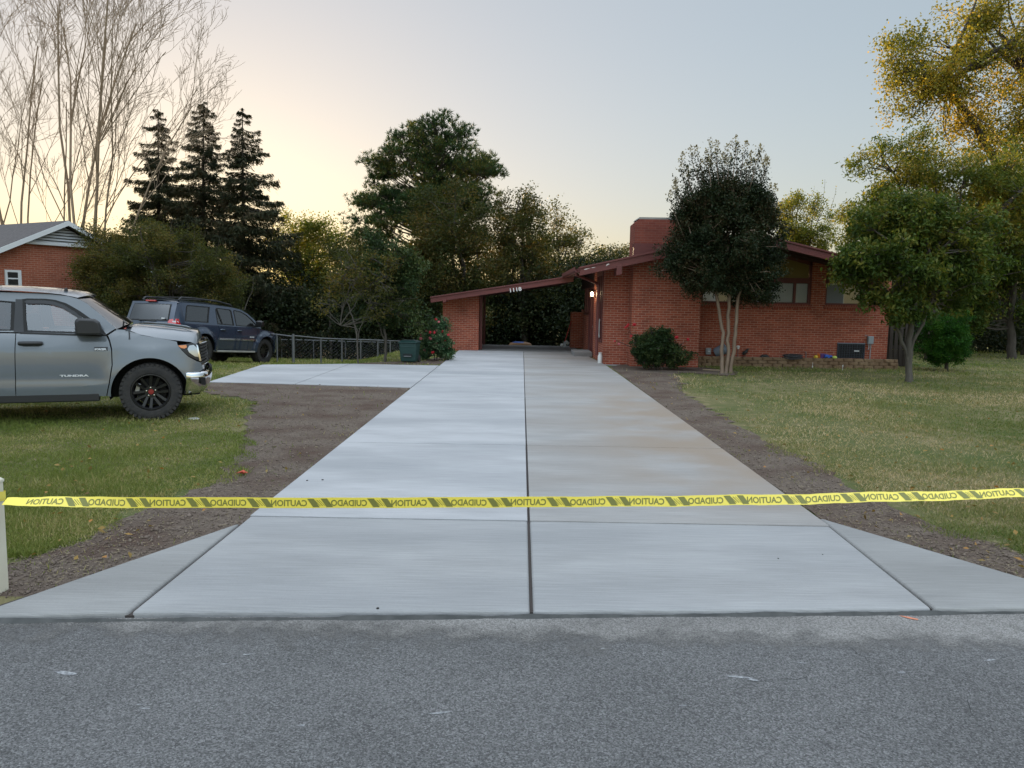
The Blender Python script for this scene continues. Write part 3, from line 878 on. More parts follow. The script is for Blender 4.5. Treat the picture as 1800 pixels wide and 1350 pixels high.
# ------------------------------------------------------------------ neighbour's house, far left
mat('grey_shingle', (0.075, 0.066, 0.066), 0.95, var=(0.12, 0.105, 0.10), scale=10, bump=0.7, bscale=24)
mat('vent_white', (0.62, 0.63, 0.64), 0.6)
nh = thing('neighbour_house', "red brick house at the far left with grey roof and white louvred gable", 'house', (-15.1, 26, 0))
ap = P(113, 388, 26)
b_ = R(60); u = Vector((math.cos(b_), math.sin(b_), 0)); r_ = Vector((-math.sin(b_), math.cos(b_), 0))
HWd, LEN = 3.9, 12.0; sl = 0.475
def NP(t, s, z): return Vector((ap.x, ap.y, 0)) + u * t + r_ * s + Vector((0, 0, z))
def npris(poly, s0, s1):      # poly of (t,z)
    V = [NP(t, s0, z) for t, z in poly] + [NP(t, s1, z) for t, z in poly]
    k = len(poly)
    return MB().add(V, [tuple(range(k)), tuple(range(2 * k - 1, k - 1, -1))] + [(i, i + k, (i + 1) % k + k, (i + 1) % k) for i in range(k)])
def nuv(o):
    """bricks follow the turned wall: u along the wall"""
    uv = o.data.uv_layers[0]
    for p in o.data.polygons:
        d = u if abs(p.normal.dot(r_)) > .7 else r_
        for li in p.loop_indices:
            c = o.data.vertices[o.data.loops[li].vertex_index].co
            uv.data[li].uv = (Vector((c.x, c.y, 0)).dot(d), c.z)
    return o
top = ap.z - .18
nuv(npris([(-HWd, -.3), (HWd, -.3), (HWd, top - HWd * sl), (0, top), (-HWd, top - HWd * sl)], .12, LEN).build('wall', 'neighbour_brick', nh))
ov = HWd + .35
npris([(-ov, ap.z - ov * sl), (0, ap.z), (ov, ap.z - ov * sl), (ov, ap.z - ov * sl - .12), (0, ap.z - .12), (-ov, ap.z - ov * sl - .12)], -.22, LEN + .3).build('roof', 'grey_shingle', nh)
rb = npris([(-ov, ap.z - ov * sl - .01), (0, ap.z - .01), (ov, ap.z - ov * sl - .01), (ov, ap.z - ov * sl - .17), (0, ap.z - .17), (-ov, ap.z - ov * sl - .17)], -.25, -.225)
rb.build('bargeboard', 'vent_white', nh)
# triangular louvred vent
vb = ap.z - .17 - .60; vt = ap.z - .20
hw = lambda z: (vt - z) / sl
m = MB()
m.add([NP(-hw(vb) - .15, -.02, vb - .07), NP(hw(vb) + .15, -.02, vb - .07), NP(hw(vb) + .15, -.02, vb), NP(-hw(vb) - .15, -.02, vb),
       NP(-hw(vb) - .15, .13, vb - .07), NP(hw(vb) + .15, .13, vb - .07), NP(hw(vb) + .15, .13, vb), NP(-hw(vb) - .15, .13, vb)],
      [(0, 1, 2, 3), (3, 2, 6, 7), (0, 4, 5, 1), (0, 3, 7, 4), (1, 5, 6, 2)])
k = 6
for i in range(k):
    z0 = vb + (vt - vb) * i / k; z1 = vb + (vt - vb) * (i + .8) / k
    m.add([NP(-hw(z0), .01, z0), NP(hw(z0), .01, z0), NP(hw(z1), .09, z1), NP(-hw(z1), .09, z1)], [(0, 1, 2, 3)])
vent = m.build('gable_vent', 'vent_white', nh)
m = MB().add([NP(-hw(vb), .11, vb), NP(hw(vb), .11, vb), NP(0, .11, vt)], [(0, 1, 2)]); m.build('backing', 'interior_dark', vent)
# small double-hung window
def nt_of(px, py):
    """t, z on the gable plane at a pixel"""
    d = ray(px, py); nrm = r_
    o_ = NP(0, .12, 0)
    t = (o_ - Vector((0, 0, CAM_H))).dot(nrm) / d.dot(nrm)
    q = Vector((0, 0, CAM_H)) + d * t
    return (q - o_).dot(u), q.z
t0, z1_ = nt_of(7, 474); t1, z0_ = nt_of(37, 505)
nw = npris([(t0, z0_), (t1, z0_), (t1, z1_), (t0, z1_)], .06, .14).build('window', 'vent_white', nh)
fw = .07
npris([(t0 + fw, z0_ + fw), (t1 - fw * 1.6, z0_ + fw), (t1 - fw * 1.6, z1_ - fw), (t0 + fw, z1_ - fw)], .052, .07).build('pane', 'dark_glass', nw)
zm = (z0_ + z1_) / 2
npris([(t0 + fw, zm - .02), (t1 - fw * 1.6, zm - .02), (t1 - fw * 1.6, zm + .02), (t0 + fw, zm + .02)], .045, .062).build('rail', 'vent_white', nw)
# ------------------------------------------------------------------ vegetation
leafmat('leaf_olive', (0.0281, 0.0382, 0.0128), (0.0765, 0.0842, 0.0229), (0.1402, 0.1084, 0.0319), patch=0.9)
leafmat('leaf_brownish', (0.024, 0.036, 0.012), (0.064, 0.070, 0.022), (0.125, 0.090, 0.028), patch=0.7)
leafmat('leaf_lawn', (0.028, 0.055, 0.012), (0.075, 0.110, 0.022), (0.17, 0.165, 0.035), patch=1.6)
leafmat('leaf_dark', (0.0150, 0.0300, 0.0135), (0.0390, 0.0660, 0.0210), (0.0750, 0.0900, 0.0300), patch=0.8, trans=0.2)
leafmat('leaf_green', (0.0385, 0.0735, 0.0175), (0.1050, 0.1540, 0.0315), (0.2275, 0.2100, 0.0438), patch=0.8)
leafmat('leaf_yellowgreen', (0.065, 0.090, 0.018), (0.14, 0.155, 0.028), (0.27, 0.215, 0.035), patch=0.6, trans=0.45)
leafmat('leaf_gold', (0.085, 0.105, 0.020), (0.23, 0.21, 0.034), (0.48, 0.34, 0.05), patch=0.45, trans=0.45, tcol=(1.25, 1.15, 0.6))
leafmat('leaf_myrtle', (0.010, 0.017, 0.008), (0.022, 0.035, 0.014), (0.045, 0.036, 0.016), patch=1.4, trans=0.12)
leafmat('seed_head', (0.20, 0.17, 0.13), (0.34, 0.30, 0.24), trans=0.5)
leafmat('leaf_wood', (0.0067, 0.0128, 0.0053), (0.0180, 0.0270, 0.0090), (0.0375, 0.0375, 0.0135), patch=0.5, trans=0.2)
leafmat('leaf_feather', (0.042, 0.068, 0.014), (0.098, 0.122, 0.024), (0.21, 0.175, 0.03), patch=0.5, trans=0.4)
leafmat('leaf_thuja', (0.0094, 0.0390, 0.0062), (0.0273, 0.0975, 0.0109), (0.0546, 0.1248, 0.0156), patch=3, trans=0.2)
leafmat('leaf_rose', (0.0252, 0.0630, 0.0280), (0.0700, 0.1330, 0.0630), (0.1400, 0.1960, 0.0980), patch=4, trans=0.2)
leafmat('needle_spruce', (0.0140, 0.0196, 0.0112), (0.0364, 0.0434, 0.0196), (0.0700, 0.0532, 0.0280), patch=0.8, trans=0.15)
leafmat('needle_pine', (0.0163, 0.0381, 0.0163), (0.0476, 0.0870, 0.0299), (0.1360, 0.1224, 0.0299), patch=0.6, trans=0.2)
mat('bark_dark', (0.045, 0.036, 0.028), 0.95, var=(0.09, 0.075, 0.06), scale=12, stretch=(1, 1, .2), bump=.8, bscale=25)
mat('bark_pale', (0.27, 0.20, 0.13), 0.85, var=(0.18, 0.13, 0.085), scale=6, stretch=(1, 1, .3))
mat('bark_myrtle', (0.23, 0.165, 0.115), 0.7, var=(0.13, 0.085, 0.06), scale=9, stretch=(1, 1, .25), bump=.3)
mat('bark_grey', (0.095, 0.082, 0.066), 0.9, var=(0.055, 0.048, 0.04), scale=12, stretch=(1, 1, .3), bump=.5)
mat('bloom_red', (0.55, 0.035, 0.05), 0.6)
mat('bloom_pink', (0.60, 0.18, 0.20), 0.6)

def np_tubes(polys, sides=5):
    Vs, Fs, n = [], [], 0
    ang = np.arange(sides) * 2 * np.pi / sides
    ca, sa = np.cos(ang), np.sin(ang)
    for pts, rad in polys:
        pts = np.asarray(pts, float); k = len(pts)
        rad = np.broadcast_to(np.asarray(rad, float), (k,))
        d = np.gradient(pts, axis=0); d /= np.linalg.norm(d, axis=1, keepdims=True) + 1e-9
        ref = np.array([0.31, 0.95, 0.05]) if abs(d[0, 2]) > .6 else np.array([0.05, 0.1, 1.0])
        a = np.cross(d, ref); a /= np.linalg.norm(a, axis=1, keepdims=True) + 1e-9
        b = np.cross(d, a)
        ring = pts[:, None] + (a[:, None] * ca[None, :, None] + b[:, None] * sa[None, :, None]) * rad[:, None, None]
        Vs.append(ring.reshape(-1, 3))
        i = np.arange(k - 1)[:, None] * sides; j = np.arange(sides)[None]
        j2 = (j + 1) % sides
        Fs.append(np.stack([i + j, i + j2, i + sides + j2, i + sides + j], -1).reshape(-1, 4) + n)
        n += k * sides
    return np.concatenate(Vs), np.concatenate(Fs)
def leaf_faces(c, d, nrm, ln, wd):
    """rhombic leaves: centres, directions, normals -> V, F"""
    s = np.cross(d, nrm); s /= np.linalg.norm(s, axis=1, keepdims=True) + 1e-9
    ln = np.broadcast_to(ln, (len(c),))[:, None]; wd = np.broadcast_to(wd, (len(c),))[:, None]
    up = np.cross(s, d) * wd * 0.18
    V = np.stack([c - d * ln / 2, c + s * wd / 2 + up - d * ln * .06, c + d * ln / 2, c - s * wd / 2 + up - d * ln * .06], 1).reshape(-1, 3)
    return V, np.arange(len(V)).reshape(-1, 4)
def unit(r, n, bias=(0, 0, 0)):
    v = r.normal(size=(n, 3)) + np.asarray(bias)
    return v / (np.linalg.norm(v, axis=1, keepdims=True) + 1e-9)
def curve(a, b, r, bend=.12, n=6, sag=0.0):
    a = np.asarray(a, float); b = np.asarray(b, float)
    t = np.linspace(0, 1, n)[:, None]
    l = np.linalg.norm(b - a)
    off = r.normal(size=3) * bend * l
    p = a + (b - a) * t + off * (t * (1 - t) * 2) + np.array([0, 0, 1.0]) * sag * l * (t * (1 - t))
    p[1:-1] += r.normal(size=(n - 2, 3)) * l * .012
    return p
def ellip(Y, e):
    px, py, rx, ry = e[:4]
    w = e[4] if len(e) > 4 else 1.0
    c = np.array(P(px, py, Y))
    c[1] += (e[5] if len(e) > 5 else 0.0)
    f = Y / FPX
    return c, np.array([rx * f, (rx * .55 + ry * .35) * f, ry * f]), w
def crown_clumps(r, ells, n, shell=2.4):
    area = np.array([w * (R3[0] * R3[2]) for _, R3, w in ells]); area /= area.sum()
    out = []
    for (c, R3, w), a in zip(ells, area):
        k = max(2, int(round(n * a)))
        d = unit(r, k)
        out.append(c + d * R3 * (r.random(k)[:, None] ** (1 / shell)) * r.uniform(.82, 1.08, (k, 1)))
    return np.concatenate(out)
def broadleaf(name, label, cat, basepx, Y, ells, n=60, cr=.6, twigs=16, leaves=22, ll=.1, lw=.055, leaf='leaf_olive', bark='bark_dark',
              tr=.14, fork=.35, stems=1, seed=1, group=None, flat=.75, droop=0.0, limbs=6, spikes=(), heads=None, base=None, spread=.55, twigvis=.3, stem_pts=None, minz=None):
    r = np.random.default_rng(seed)
    b = Vector(base) if base is not None else GT(*basepx)
    if Y is None: Y = b.y
    E_ = [ellip(Y, e) for e in ells]
    C = crown_clumps(r, E_, n) if n else np.zeros((0, 3))
    sp = []
    tips = []
    for (x0, y0, x1, y1, k) in spikes:
        a, c = np.array(P(x0, y0, Y + r.uniform(-.5, .5))), np.array(P(x1, y1, Y + r.uniform(-.5, .5)))
        sp.append((a, c, k)); tips.append(c)
    cen = np.average([e[0] for e in E_], axis=0, weights=[e[2] * e[1][0] * e[1][2] for e in E_])
    bz = np.array(b)
    polys = []
    nodes = []
    topz = cen[2]
    allC = C if len(C) else np.array([e[0] for e in E_])
    st_list = stem_pts or [None] * stems
    for s_i, sp_ in enumerate(st_list):
        if sp_ is not None:
            pts = np.array([P(x, y, Y) if (i or abs(y - basepx[1]) > 6) else b + Vector(((x - basepx[0]) * Y / FPX, 0, 0)) for i, (x, y) in enumerate(sp_)])
            tt = np.linspace(0, 1, 4 * len(pts)); ti = np.linspace(0, 1, len(pts))
            pts = np.stack([np.interp(tt, ti, pts[:, k]) for k in range(3)], 1)
            pts[1:-1] += r.normal(size=(len(pts) - 2, 3)) * .012
        else:
            o = bz + np.array([r.normal() * .08, r.normal() * .08, 0]) * (stems > 1)
            tgt = allC[r.integers(len(allC))] if stems > 1 else cen
            f = o + (tgt - o) * np.array([fork * .6, fork * .6, 0]) + np.array([0, 0, (cen[2] - o[2]) * fork])
            pts = curve(o - np.array([0, 0, .08]), f, r, .05, 7)
        sub = sp_ is not None and abs(sp_[0][1] - basepx[1]) > 6
        rr = tr * np.linspace(1.0, .72, len(pts)) * (.55 if sub else 1.0); rr[0] *= 1.0 if sub else 1.25
        polys.append((pts, rr))
        nodes += [(p, tr * .5) for p in pts[-2:]]
        pick = allC[np.argsort(r.random(len(allC)) - .25 * (allC[:, 2] - topz))[:max(2, limbs // len(st_list))]]
        for q in pick:
            l = curve(pts[-1], q, r, .10, 8, sag=.10)
            rr = np.linspace(tr * .55, max(.010, tr * .10), 8)
            polys.append((l, rr)); nodes += [(p, a) for p, a in zip(l[2:], rr[2:])]
    NP_ = np.array([a for a, _ in nodes]); NR = np.array([a for _, a in nodes])
    for c in C:
        d = np.linalg.norm(NP_ - c, axis=1) + np.where(NP_[:, 2] > c[2], .8, 0)
        i = int(d.argmin())
        polys.append((curve(NP_[i], c, r, .12, 5, sag=.05), np.linspace(min(NR[i] * .8, .03), .008, 5)))
    Lc, Ln = [], []
    for c in C:
        k = int(twigs * r.uniform(.55, 1.35))
        tp = c + unit(r, k) * (r.random((k, 1)) ** (1 / 2.2)) * np.array([cr, cr, cr * flat]) * r.uniform(.7, 1.25)
        for t_ in tp[: int(k * twigvis)]:
            polys.append((np.array([c, (c + t_) / 2 + r.normal(size=3) * cr * .08, t_]), np.array([.008, .006, .004])))
        nl = int(leaves * r.uniform(.7, 1.3))
        q = np.repeat(tp, nl, 0)
        Lc.append(q + r.normal(size=q.shape) * cr * spread * np.array([.42, .42, .36]))
    for a, c, k in sp:
        l = curve(a, c, r, .04, 6)
        polys.append((l, np.linspace(.014, .005, 6)))
        t = r.random(k) ** .8
        w = .16 * (1.05 - t) + .035
        q = a + (c - a) * t[:, None] + r.normal(size=(k, 3)) * w[:, None]
        Lc.append(q)
    Lc = np.concatenate(Lc)
    if minz is not None: Lc = Lc[Lc[:, 2] > minz]
    out = Lc - cen; out /= np.linalg.norm(out, axis=1, keepdims=True) + 1e-9
    d = unit(r, len(Lc)) + out * .5 + np.array([0, 0, -droop]); d /= np.linalg.norm(d, axis=1, keepdims=True)
    nr = unit(r, len(Lc), (0, 0, .9))
    V, F = leaf_faces(Lc, d, nr, ll * r.uniform(.7, 1.3, len(Lc)), lw * r.uniform(.7, 1.3, len(Lc)))
    root = thing(name, label, cat, tuple(b), 0, group)
    TV, TF = np_tubes(polys, 6)
    np_mesh('trunk', TV - bz, TF, bark, root, True)
    np_mesh('crown', V - bz, F, leaf, root)
    if heads:
        hp = []
        for c in tips:
            t = r.random((heads, 1))
            hp.append(c + np.array([0, 0, .22]) * t + r.normal(size=(heads, 3)) * (.075 * (1.1 - t)))
        hp = np.concatenate(hp)
        V, F = leaf_faces(hp, unit(r, len(hp), (0, 0, .6)), unit(r, len(hp)), .055, .035)
        np_mesh('seed_heads', V - bz, F, 'seed_head', root)
    return root
def spruce(label, basepx, Y, top, rad_px, seed, gaps=0.0, whorls=34, asym=0.0, group=None, dens=1.0, low=.12):
    r = np.random.default_rng(seed)
    b = P(basepx[0], basepx[1], Y); b.z = float(gz(b.x, b.y))
    t = P(top[0], top[1], Y)
    bz = np.array(b); H = t.z - b.z
    Rm = rad_px * Y / FPX
    ax = lambda h: bz + (np.array(t) - bz) * h
    polys = [(np.array([ax(h) for h in np.linspace(0, .985, 12)]), np.linspace(.2, .015, 12))]
    C, D, LS = [], [], []
    for w in range(whorls):
        h = low + (1 - low) * (w + r.uniform(-.3, .3)) / whorls
        if h > .995: continue
        hw_ = h
        nb = r.integers(4, 8)
        th0 = r.random() * 6.28
        for k in range(nb):
            if r.random() < gaps: continue
            th = th0 + k * 6.283 / nb + r.normal() * .25
            h = min(.99, max(low, hw_ + r.uniform(-.9, .9) / whorls))
            L_ = Rm * ((1 - h) ** .74 * .96 + .035) * r.uniform(.62, 1.15) * (1 + asym * math.cos(th))
            dr = np.array([math.cos(th), math.sin(th), 0])
            a = ax(h)
            s_ = np.linspace(0, 1, 7)[:, None]
            p = a + dr * L_ * s_ + np.array([0, 0, 1.]) * L_ * (-.42 * s_ + .30 * s_ ** 2.2) + r.normal(size=(7, 3)) * .02 * s_
            polys.append((p, np.linspace(.03, .006, 7) * (.5 + .5 * L_ / Rm)))
            m_ = int((26 + 60 * L_) * dens)
            u_ = r.random(m_) ** .75
            lat = r.normal(size=m_) * .17 * L_ * (1.15 - u_)
            sd = np.cross(dr, [0, 0, 1.])
            q = np.stack([np.interp(u_, s_[:, 0], p[:, i]) for i in range(3)], 1) + sd * lat[:, None]
            q[:, 2] -= np.abs(r.normal(size=m_)) * .20 * min(1, L_ / Rm + .25) + np.abs(lat) * .25
            C.append(q)
            dd = dr * .6 + sd * np.sign(lat)[:, None] * .5 + np.array([0, 0, -.55]) + r.normal(size=(m_, 3)) * .35
            D.append(dd / np.linalg.norm(dd, axis=1, keepdims=True)); LS.append(np.full(m_, .42 + .58 * min(1, L_ / Rm * 1.6)))
    C = np.concatenate(C); D = np.concatenate(D); LS = np.concatenate(LS)
    V, F = leaf_faces(C, D, unit(r, len(C), (0, 0, .5)), r.uniform(.16, .36, len(C)) * LS, r.uniform(.03, .065, len(C)) * LS)
    root = thing('spruce_tree', label, 'tree', tuple(b), 0, group)
    TV, TF = np_tubes(polys, 5)
    np_mesh('trunk', TV - bz, TF, 'bark_dark', root, True)
    np_mesh('crown', V - bz, F, 'needle_spruce', root)
    return root
def pine(label, basepx, Y, ells, n, seed):
    r = np.random.default_rng(seed)
    b = P(basepx[0], basepx[1], Y); b.z = float(gz(b.x, b.y)); bz = np.array(b)
    E_ = [ellip(Y, e) for e in ells]
    C = crown_clumps(r, E_, n, 3.0)
    top = np.array(P(basepx[0] + 5, 240, Y))
    polys = [(np.array([bz + (top - bz) * h for h in np.linspace(0, 1, 10)]), np.linspace(.34, .05, 10))]
    tc_, td = [], []
    for c in C:
        hz_ = np.clip((c[2] - 1.0 - abs(c[0] - bz[0]) * .25 - bz[2]) / (top[2] - bz[2]), .12, .97)
        a = bz + (top - bz) * hz_
        polys.append((curve(a, c, r, .06, 6, sag=-.22), np.linspace(.06, .012, 6)))
        o = (c - a); o /= np.linalg.norm(o) + 1e-9
        k = 34
        q = c + unit(r, k) * (r.random((k, 1)) ** .5) * np.array([.85, .85, .42])
        for t in q[::3]: polys.append((np.array([c - o * .3, (c + t) / 2, t]), np.array([.012, .009, .005])))
        tc_.append(q); td.append(np.tile(o * .6 + np.array([0, 0, .75]), (k, 1)))
    T = np.concatenate(tc_); TD = np.concatenate(td)
    m_ = 13
    q = np.repeat(T, m_, 0); d = np.repeat(TD, m_, 0) * .75 + r.normal(size=q.shape) * .62
    d /= np.linalg.norm(d, axis=1, keepdims=True)
    ln = r.uniform(.16, .30, len(q))
    V, F = leaf_faces(q + d * ln[:, None] * .5, d, unit(r, len(q)), ln, .034)
    root = thing('pine_tree', label, 'tree', tuple(b))
    TV, TF = np_tubes(polys, 6)
    np_mesh('trunk', TV - bz, TF, 'bark_dark', root, True)
    np_mesh('crown', V - bz, F, 'needle_pine', root)
    return root
def bare_tree(label, basepx, Y, stems, seed, group):
    """stems: list of (top px, top py, radius)"""
    r = np.random.default_rng(seed)
    b = P(basepx[0], basepx[1], Y); b.z = float(gz(b.x, b.y)); bz = np.array(b)
    polys = []
    def grow(a, d, ln, rad, lev):
        k = 7 if lev < 2 else 5
        p = [np.array(a)]; dd = np.array(d)
        for i in range(k - 1):
            dd = dd + r.normal(size=3) * (.055 + .035 * lev) + np.array([0, 0, .05 + .02 * lev]); dd /= np.linalg.norm(dd)
            p.append(p[-1] + dd * ln / (k - 1))
        p = np.array(p)
        polys.append((p, np.linspace(rad, max(.0055, rad * .40), k)))
        if lev >= 4 or ln < .45: return
        nb = (7, 6, 4, 2)[lev]
        for j in range(nb):
            t = r.uniform(.25, 1.0) if lev else r.uniform(.3, 1.0)
            x = t * (k - 1); i = min(int(x), k - 2)
            q = p[i] + (p[i + 1] - p[i]) * (x - i)
            ax = p[i + 1] - p[i]; ax /= np.linalg.norm(ax)
            s = r.normal(size=3); s[1] *= .7; s -= ax * s.dot(ax); s /= np.linalg.norm(s)
            an = r.uniform(.28, .55) + .12 * (lev > 0)
            nd = ax * math.cos(an) + s * math.sin(an)
            grow(q, nd, ln * r.uniform(.34, .58) * (1.15 - .45 * t), max(.0062, rad * (1 - .5 * t) * .46), lev + 1)
    for (x, y, rad) in stems:
        top = np.array(P(x, y, Y + r.uniform(-2, 2)))
        o = bz + np.array([r.normal() * .25, r.normal() * .25, -.1])
        d = top - o; ln = np.linalg.norm(d)
        grow(o, d / ln + np.array([0, 0, -.10]), ln * .92, rad * .82, 0)
    root = thing('bare_tree', label, 'tree', tuple(b), 0, group)
    TV, TF = np_tubes(polys, 5)
    np_mesh('trunk', TV - bz, TF, 'bark_pale', root, True)
    return root

# leafless trees behind the neighbour's house
bare_tree('tall leafless tree spreading from several pale stems, nearest the left picture edge', (25, 560), 36, [(-60, -60, .10), (20, -70, .095), (-70, 90, .07), (75, 10, .08)], 11, 'leafless trees behind the neighbouring house')
bare_tree('tall leafless tree of upright pale stems rising above the white gable', (120, 570), 35, [(55, -60, .095), (110, -50, .10), (150, -10, .085), (60, 130, .06)], 12, 'leafless trees behind the neighbouring house')
bare_tree('tall leafless tree leaning right over the dark spruces', (180, 570), 34, [(170, -60, .095), (230, -40, .10), (345, 130, .075), (285, 40, .07)], 14, 'leafless trees behind the neighbouring house')
# spruces
g_ = 'dark spruces behind the parked vehicles'
spruce('dark spruce partly behind the leafless tree, leftmost of the three', (278, 600), 40, (278, 186), 120, 21, .05, 40, 0, g_, 2.7, .06)
spruce('dense dark spruce standing between two other spruces', (358, 600), 39, (357, 174), 138, 22, .04, 42, 0, g_, 2.7, .06)
spruce('dark spruce with open layered branches reaching right, rightmost of the three', (428, 600), 38, (426, 186), 128, 23, .15, 36, .25, g_, 2.7, .06)
# tall pine and the broadleaf trees in the middle
pine('tall dark green pine with rounded top rising behind the carport', (762, 600), 42, [(765, 270, 82, 58), (700, 300, 60, 40), (660, 285, 28, 16), (820, 300, 48, 40), (860, 295, 22, 18), (690, 380, 75, 42), (640, 365, 34, 18), (740, 370, 80, 60), (800, 360, 60, 60), (650, 420, 45, 20), (765, 235, 60, 30), (830, 330, 55, 50)], 205, 31)
broadleaf('broadleaf_tree', 'broad brownish green tree in front of the tall pine', 'tree', (800, 610), 37, [(795, 395, 72, 72), (765, 450, 70, 60), (820, 470, 80, 65), (790, 530, 95, 45), (735, 500, 55, 60)], 125, .75, 16, 26, .115, .07, 'leaf_brownish', base=(-2.2, 37, -.3), tr=.2, seed=41)
broadleaf('broadleaf_tree', 'olive brown tree with thin ragged top right of the pine', 'tree', (900, 610), 39, [(905, 395, 58, 55), (880, 455, 70, 60), (930, 465, 60, 60), (925, 340, 42, 30, .45), (900, 530, 90, 50)], 112, .72, 14, 24, .115, .07, 'leaf_brownish', base=(.6, 39, -.4), tr=.2, seed=42)
broadleaf('broadleaf_tree', 'airy yellowing tree with see-through crown left of the chimney', 'tree', (985, 610), 43, [(985, 400, 50, 52, .55), (1005, 450, 50, 45, .8), (965, 460, 45, 50), (990, 510, 70, 40, 1.2)], 74, .7, 11, 18, .12, .075, 'leaf_olive', base=(3.2, 43, -.5), tr=.16, seed=43, twigvis=.8)
broadleaf('broadleaf_tree', 'low dark tree showing above the roof beside the chimney', 'tree', (1080, 610), 46, [(1080, 455, 40, 32, .7), (1050, 480, 45, 35), (1110, 480, 50, 40)], 44, .7, 11, 18, .12, .075, 'leaf_olive', base=(6, 46, -.6), tr=.15, seed=44, twigvis=.8)
broadleaf('broadleaf_tree', 'bright yellow green tree between the spruces and the pine', 'tree', (545, 610), 44, [(540, 395, 48, 38, .7), (570, 430, 55, 45), (515, 440, 45, 50), (560, 500, 80, 55)], 90, .75, 13, 22, .12, .075, 'leaf_yellowgreen', base=(-11.5, 44, -1.1), tr=.18, seed=45)
broadleaf('broadleaf_tree', 'dark leafy tree below the left boughs of the pine', 'tree', (640, 610), 41, [(620, 450, 60, 40), (660, 480, 70, 50), (610, 520, 80, 50), (690, 530, 60, 50)], 88, .75, 14, 24, .11, .07, 'leaf_olive', base=(-8, 41, -.9), tr=.18, seed=46)
broadleaf('broadleaf_tree', 'yellowing tree with orange leaves behind the right roof slope', 'tree', (1410, 600), 46, [(1392, 385, 34, 48, .8), (1435, 395, 36, 42, .7), (1410, 430, 55, 30)], 56, .65, 12, 20, .12, .075, 'leaf_yellowgreen', base=(17, 46, -.6), tr=.14, seed=47, twigvis=.9, spikes=[(1440, 380, 1450, 315, 14), (1455, 390, 1470, 330, 10), (1420, 370, 1432, 330, 10)])
# big trees on the right
broadleaf('broadleaf_tree', 'huge golden autumn tree overhanging the right picture edge', 'tree', (1806, 652), 31, [(1625, 120, 75, 72, 1.0), (1700, 160, 90, 70, .9), (1740, 50, 90, 70, .9), (1590, 70, 32, 38, .7), (1690, 240, 85, 38, .6), (1790, 220, 90, 90, .9), (1850, 60, 120, 110, .8), (1880, 250, 110, 110, .8), (1600, 180, 45, 35, .7)],
          215, .62, 13, 18, .115, .075, 'leaf_gold', tr=.17, seed=51, limbs=15, base=tuple(P(1806, 600, 31).xy) + (0,), twigvis=.5,
          spread=.8, stem_pts=[[(1806, 652), (1804, 520), (1790, 400), (1755, 290), (1700, 200), (1655, 150)], [(1806, 652), (1810, 480), (1815, 300), (1830, 150)]])
broadleaf('broadleaf_tree', 'feathery yellow green tree right of the brick house', 'tree', (1640, 640), 27, [(1555, 290, 62, 42, .8), (1625, 310, 80, 60), (1535, 360, 50, 55, .9), (1690, 330, 80, 65), (1600, 400, 110, 60), (1720, 420, 80, 60), (1750, 360, 80, 70), (1790, 330, 60, 80), (1800, 430, 70, 50), (1510, 400, 40, 50), (1640, 260, 60, 30, .6)], 165, .60, 13, 21, .15, .045, 'leaf_feather', tr=.2, seed=52, droop=.7, base=tuple(P(1640, 600, 27).xy) + (0,), limbs=9)
broadleaf('broadleaf_tree', 'dark green tree with low boughs behind the round conifer', 'tree', (1770, 650), 28.5, [(1770, 460, 60, 70, .8), (1720, 500, 60, 45), (1690, 540, 55, 40), (1800, 400, 70, 70), (1830, 480, 60, 60, .6), (1765, 340, 60, 80), (1700, 430, 70, 60), (1800, 540, 50, 40, .5)], 135, .62, 14, 22, .12, .075, 'leaf_lawn', tr=.17, seed=53, base=tuple(P(1775, 640, 28.5).xy) + (0,), limbs=9)
# crape myrtle in the front lawn
sp_ = []
_r = random.Random(5)
for i in range(34):
    x = 1180 + 178 * (i + _r.random()) / 34
    h = 1 - abs((x - 1275) / 118) ** 2.2
    y1 = 386 - 122 * max(.02, h) + _r.uniform(-16, 26)
    sp_.append((x * .72 + 1275 * .28, y1 + 85, x + (x - 1275) * .10 + _r.uniform(-6, 6), y1, 130))
broadleaf('crape_myrtle', 'dark leafy crape myrtle with bare tan multiple trunks in front of the house', 'tree', (1274, 657), None,
          [(1275, 425, 88, 78), (1230, 455, 60, 62), (1325, 445, 55, 70), (1275, 375, 82, 45), (1240, 500, 42, 34), (1330, 510, 36, 32), (1190, 460, 28, 40), (1275, 500, 60, 36), (1235, 375, 45, 45, 1.3), (1320, 365, 42, 45, 1.3), (1205, 420, 35, 45), (1350, 430, 28, 60), (1275, 342, 66, 34), (1222, 368, 44, 36), (1328, 356, 42, 36)],
          370, .30, 14, 26, .062, .036, 'leaf_myrtle', 'bark_myrtle', tr=.052, seed=61, spikes=sp_, heads=46, limbs=12,
          stem_pts=[[(1269, 657), (1269, 620), (1270, 580), (1262, 535), (1255, 490)], [(1276, 657), (1281, 620), (1279, 570), (1283, 520), (1280, 470)], [(1284, 656), (1290, 610), (1293, 560), (1300, 510), (1310, 470)]], twigvis=.15)
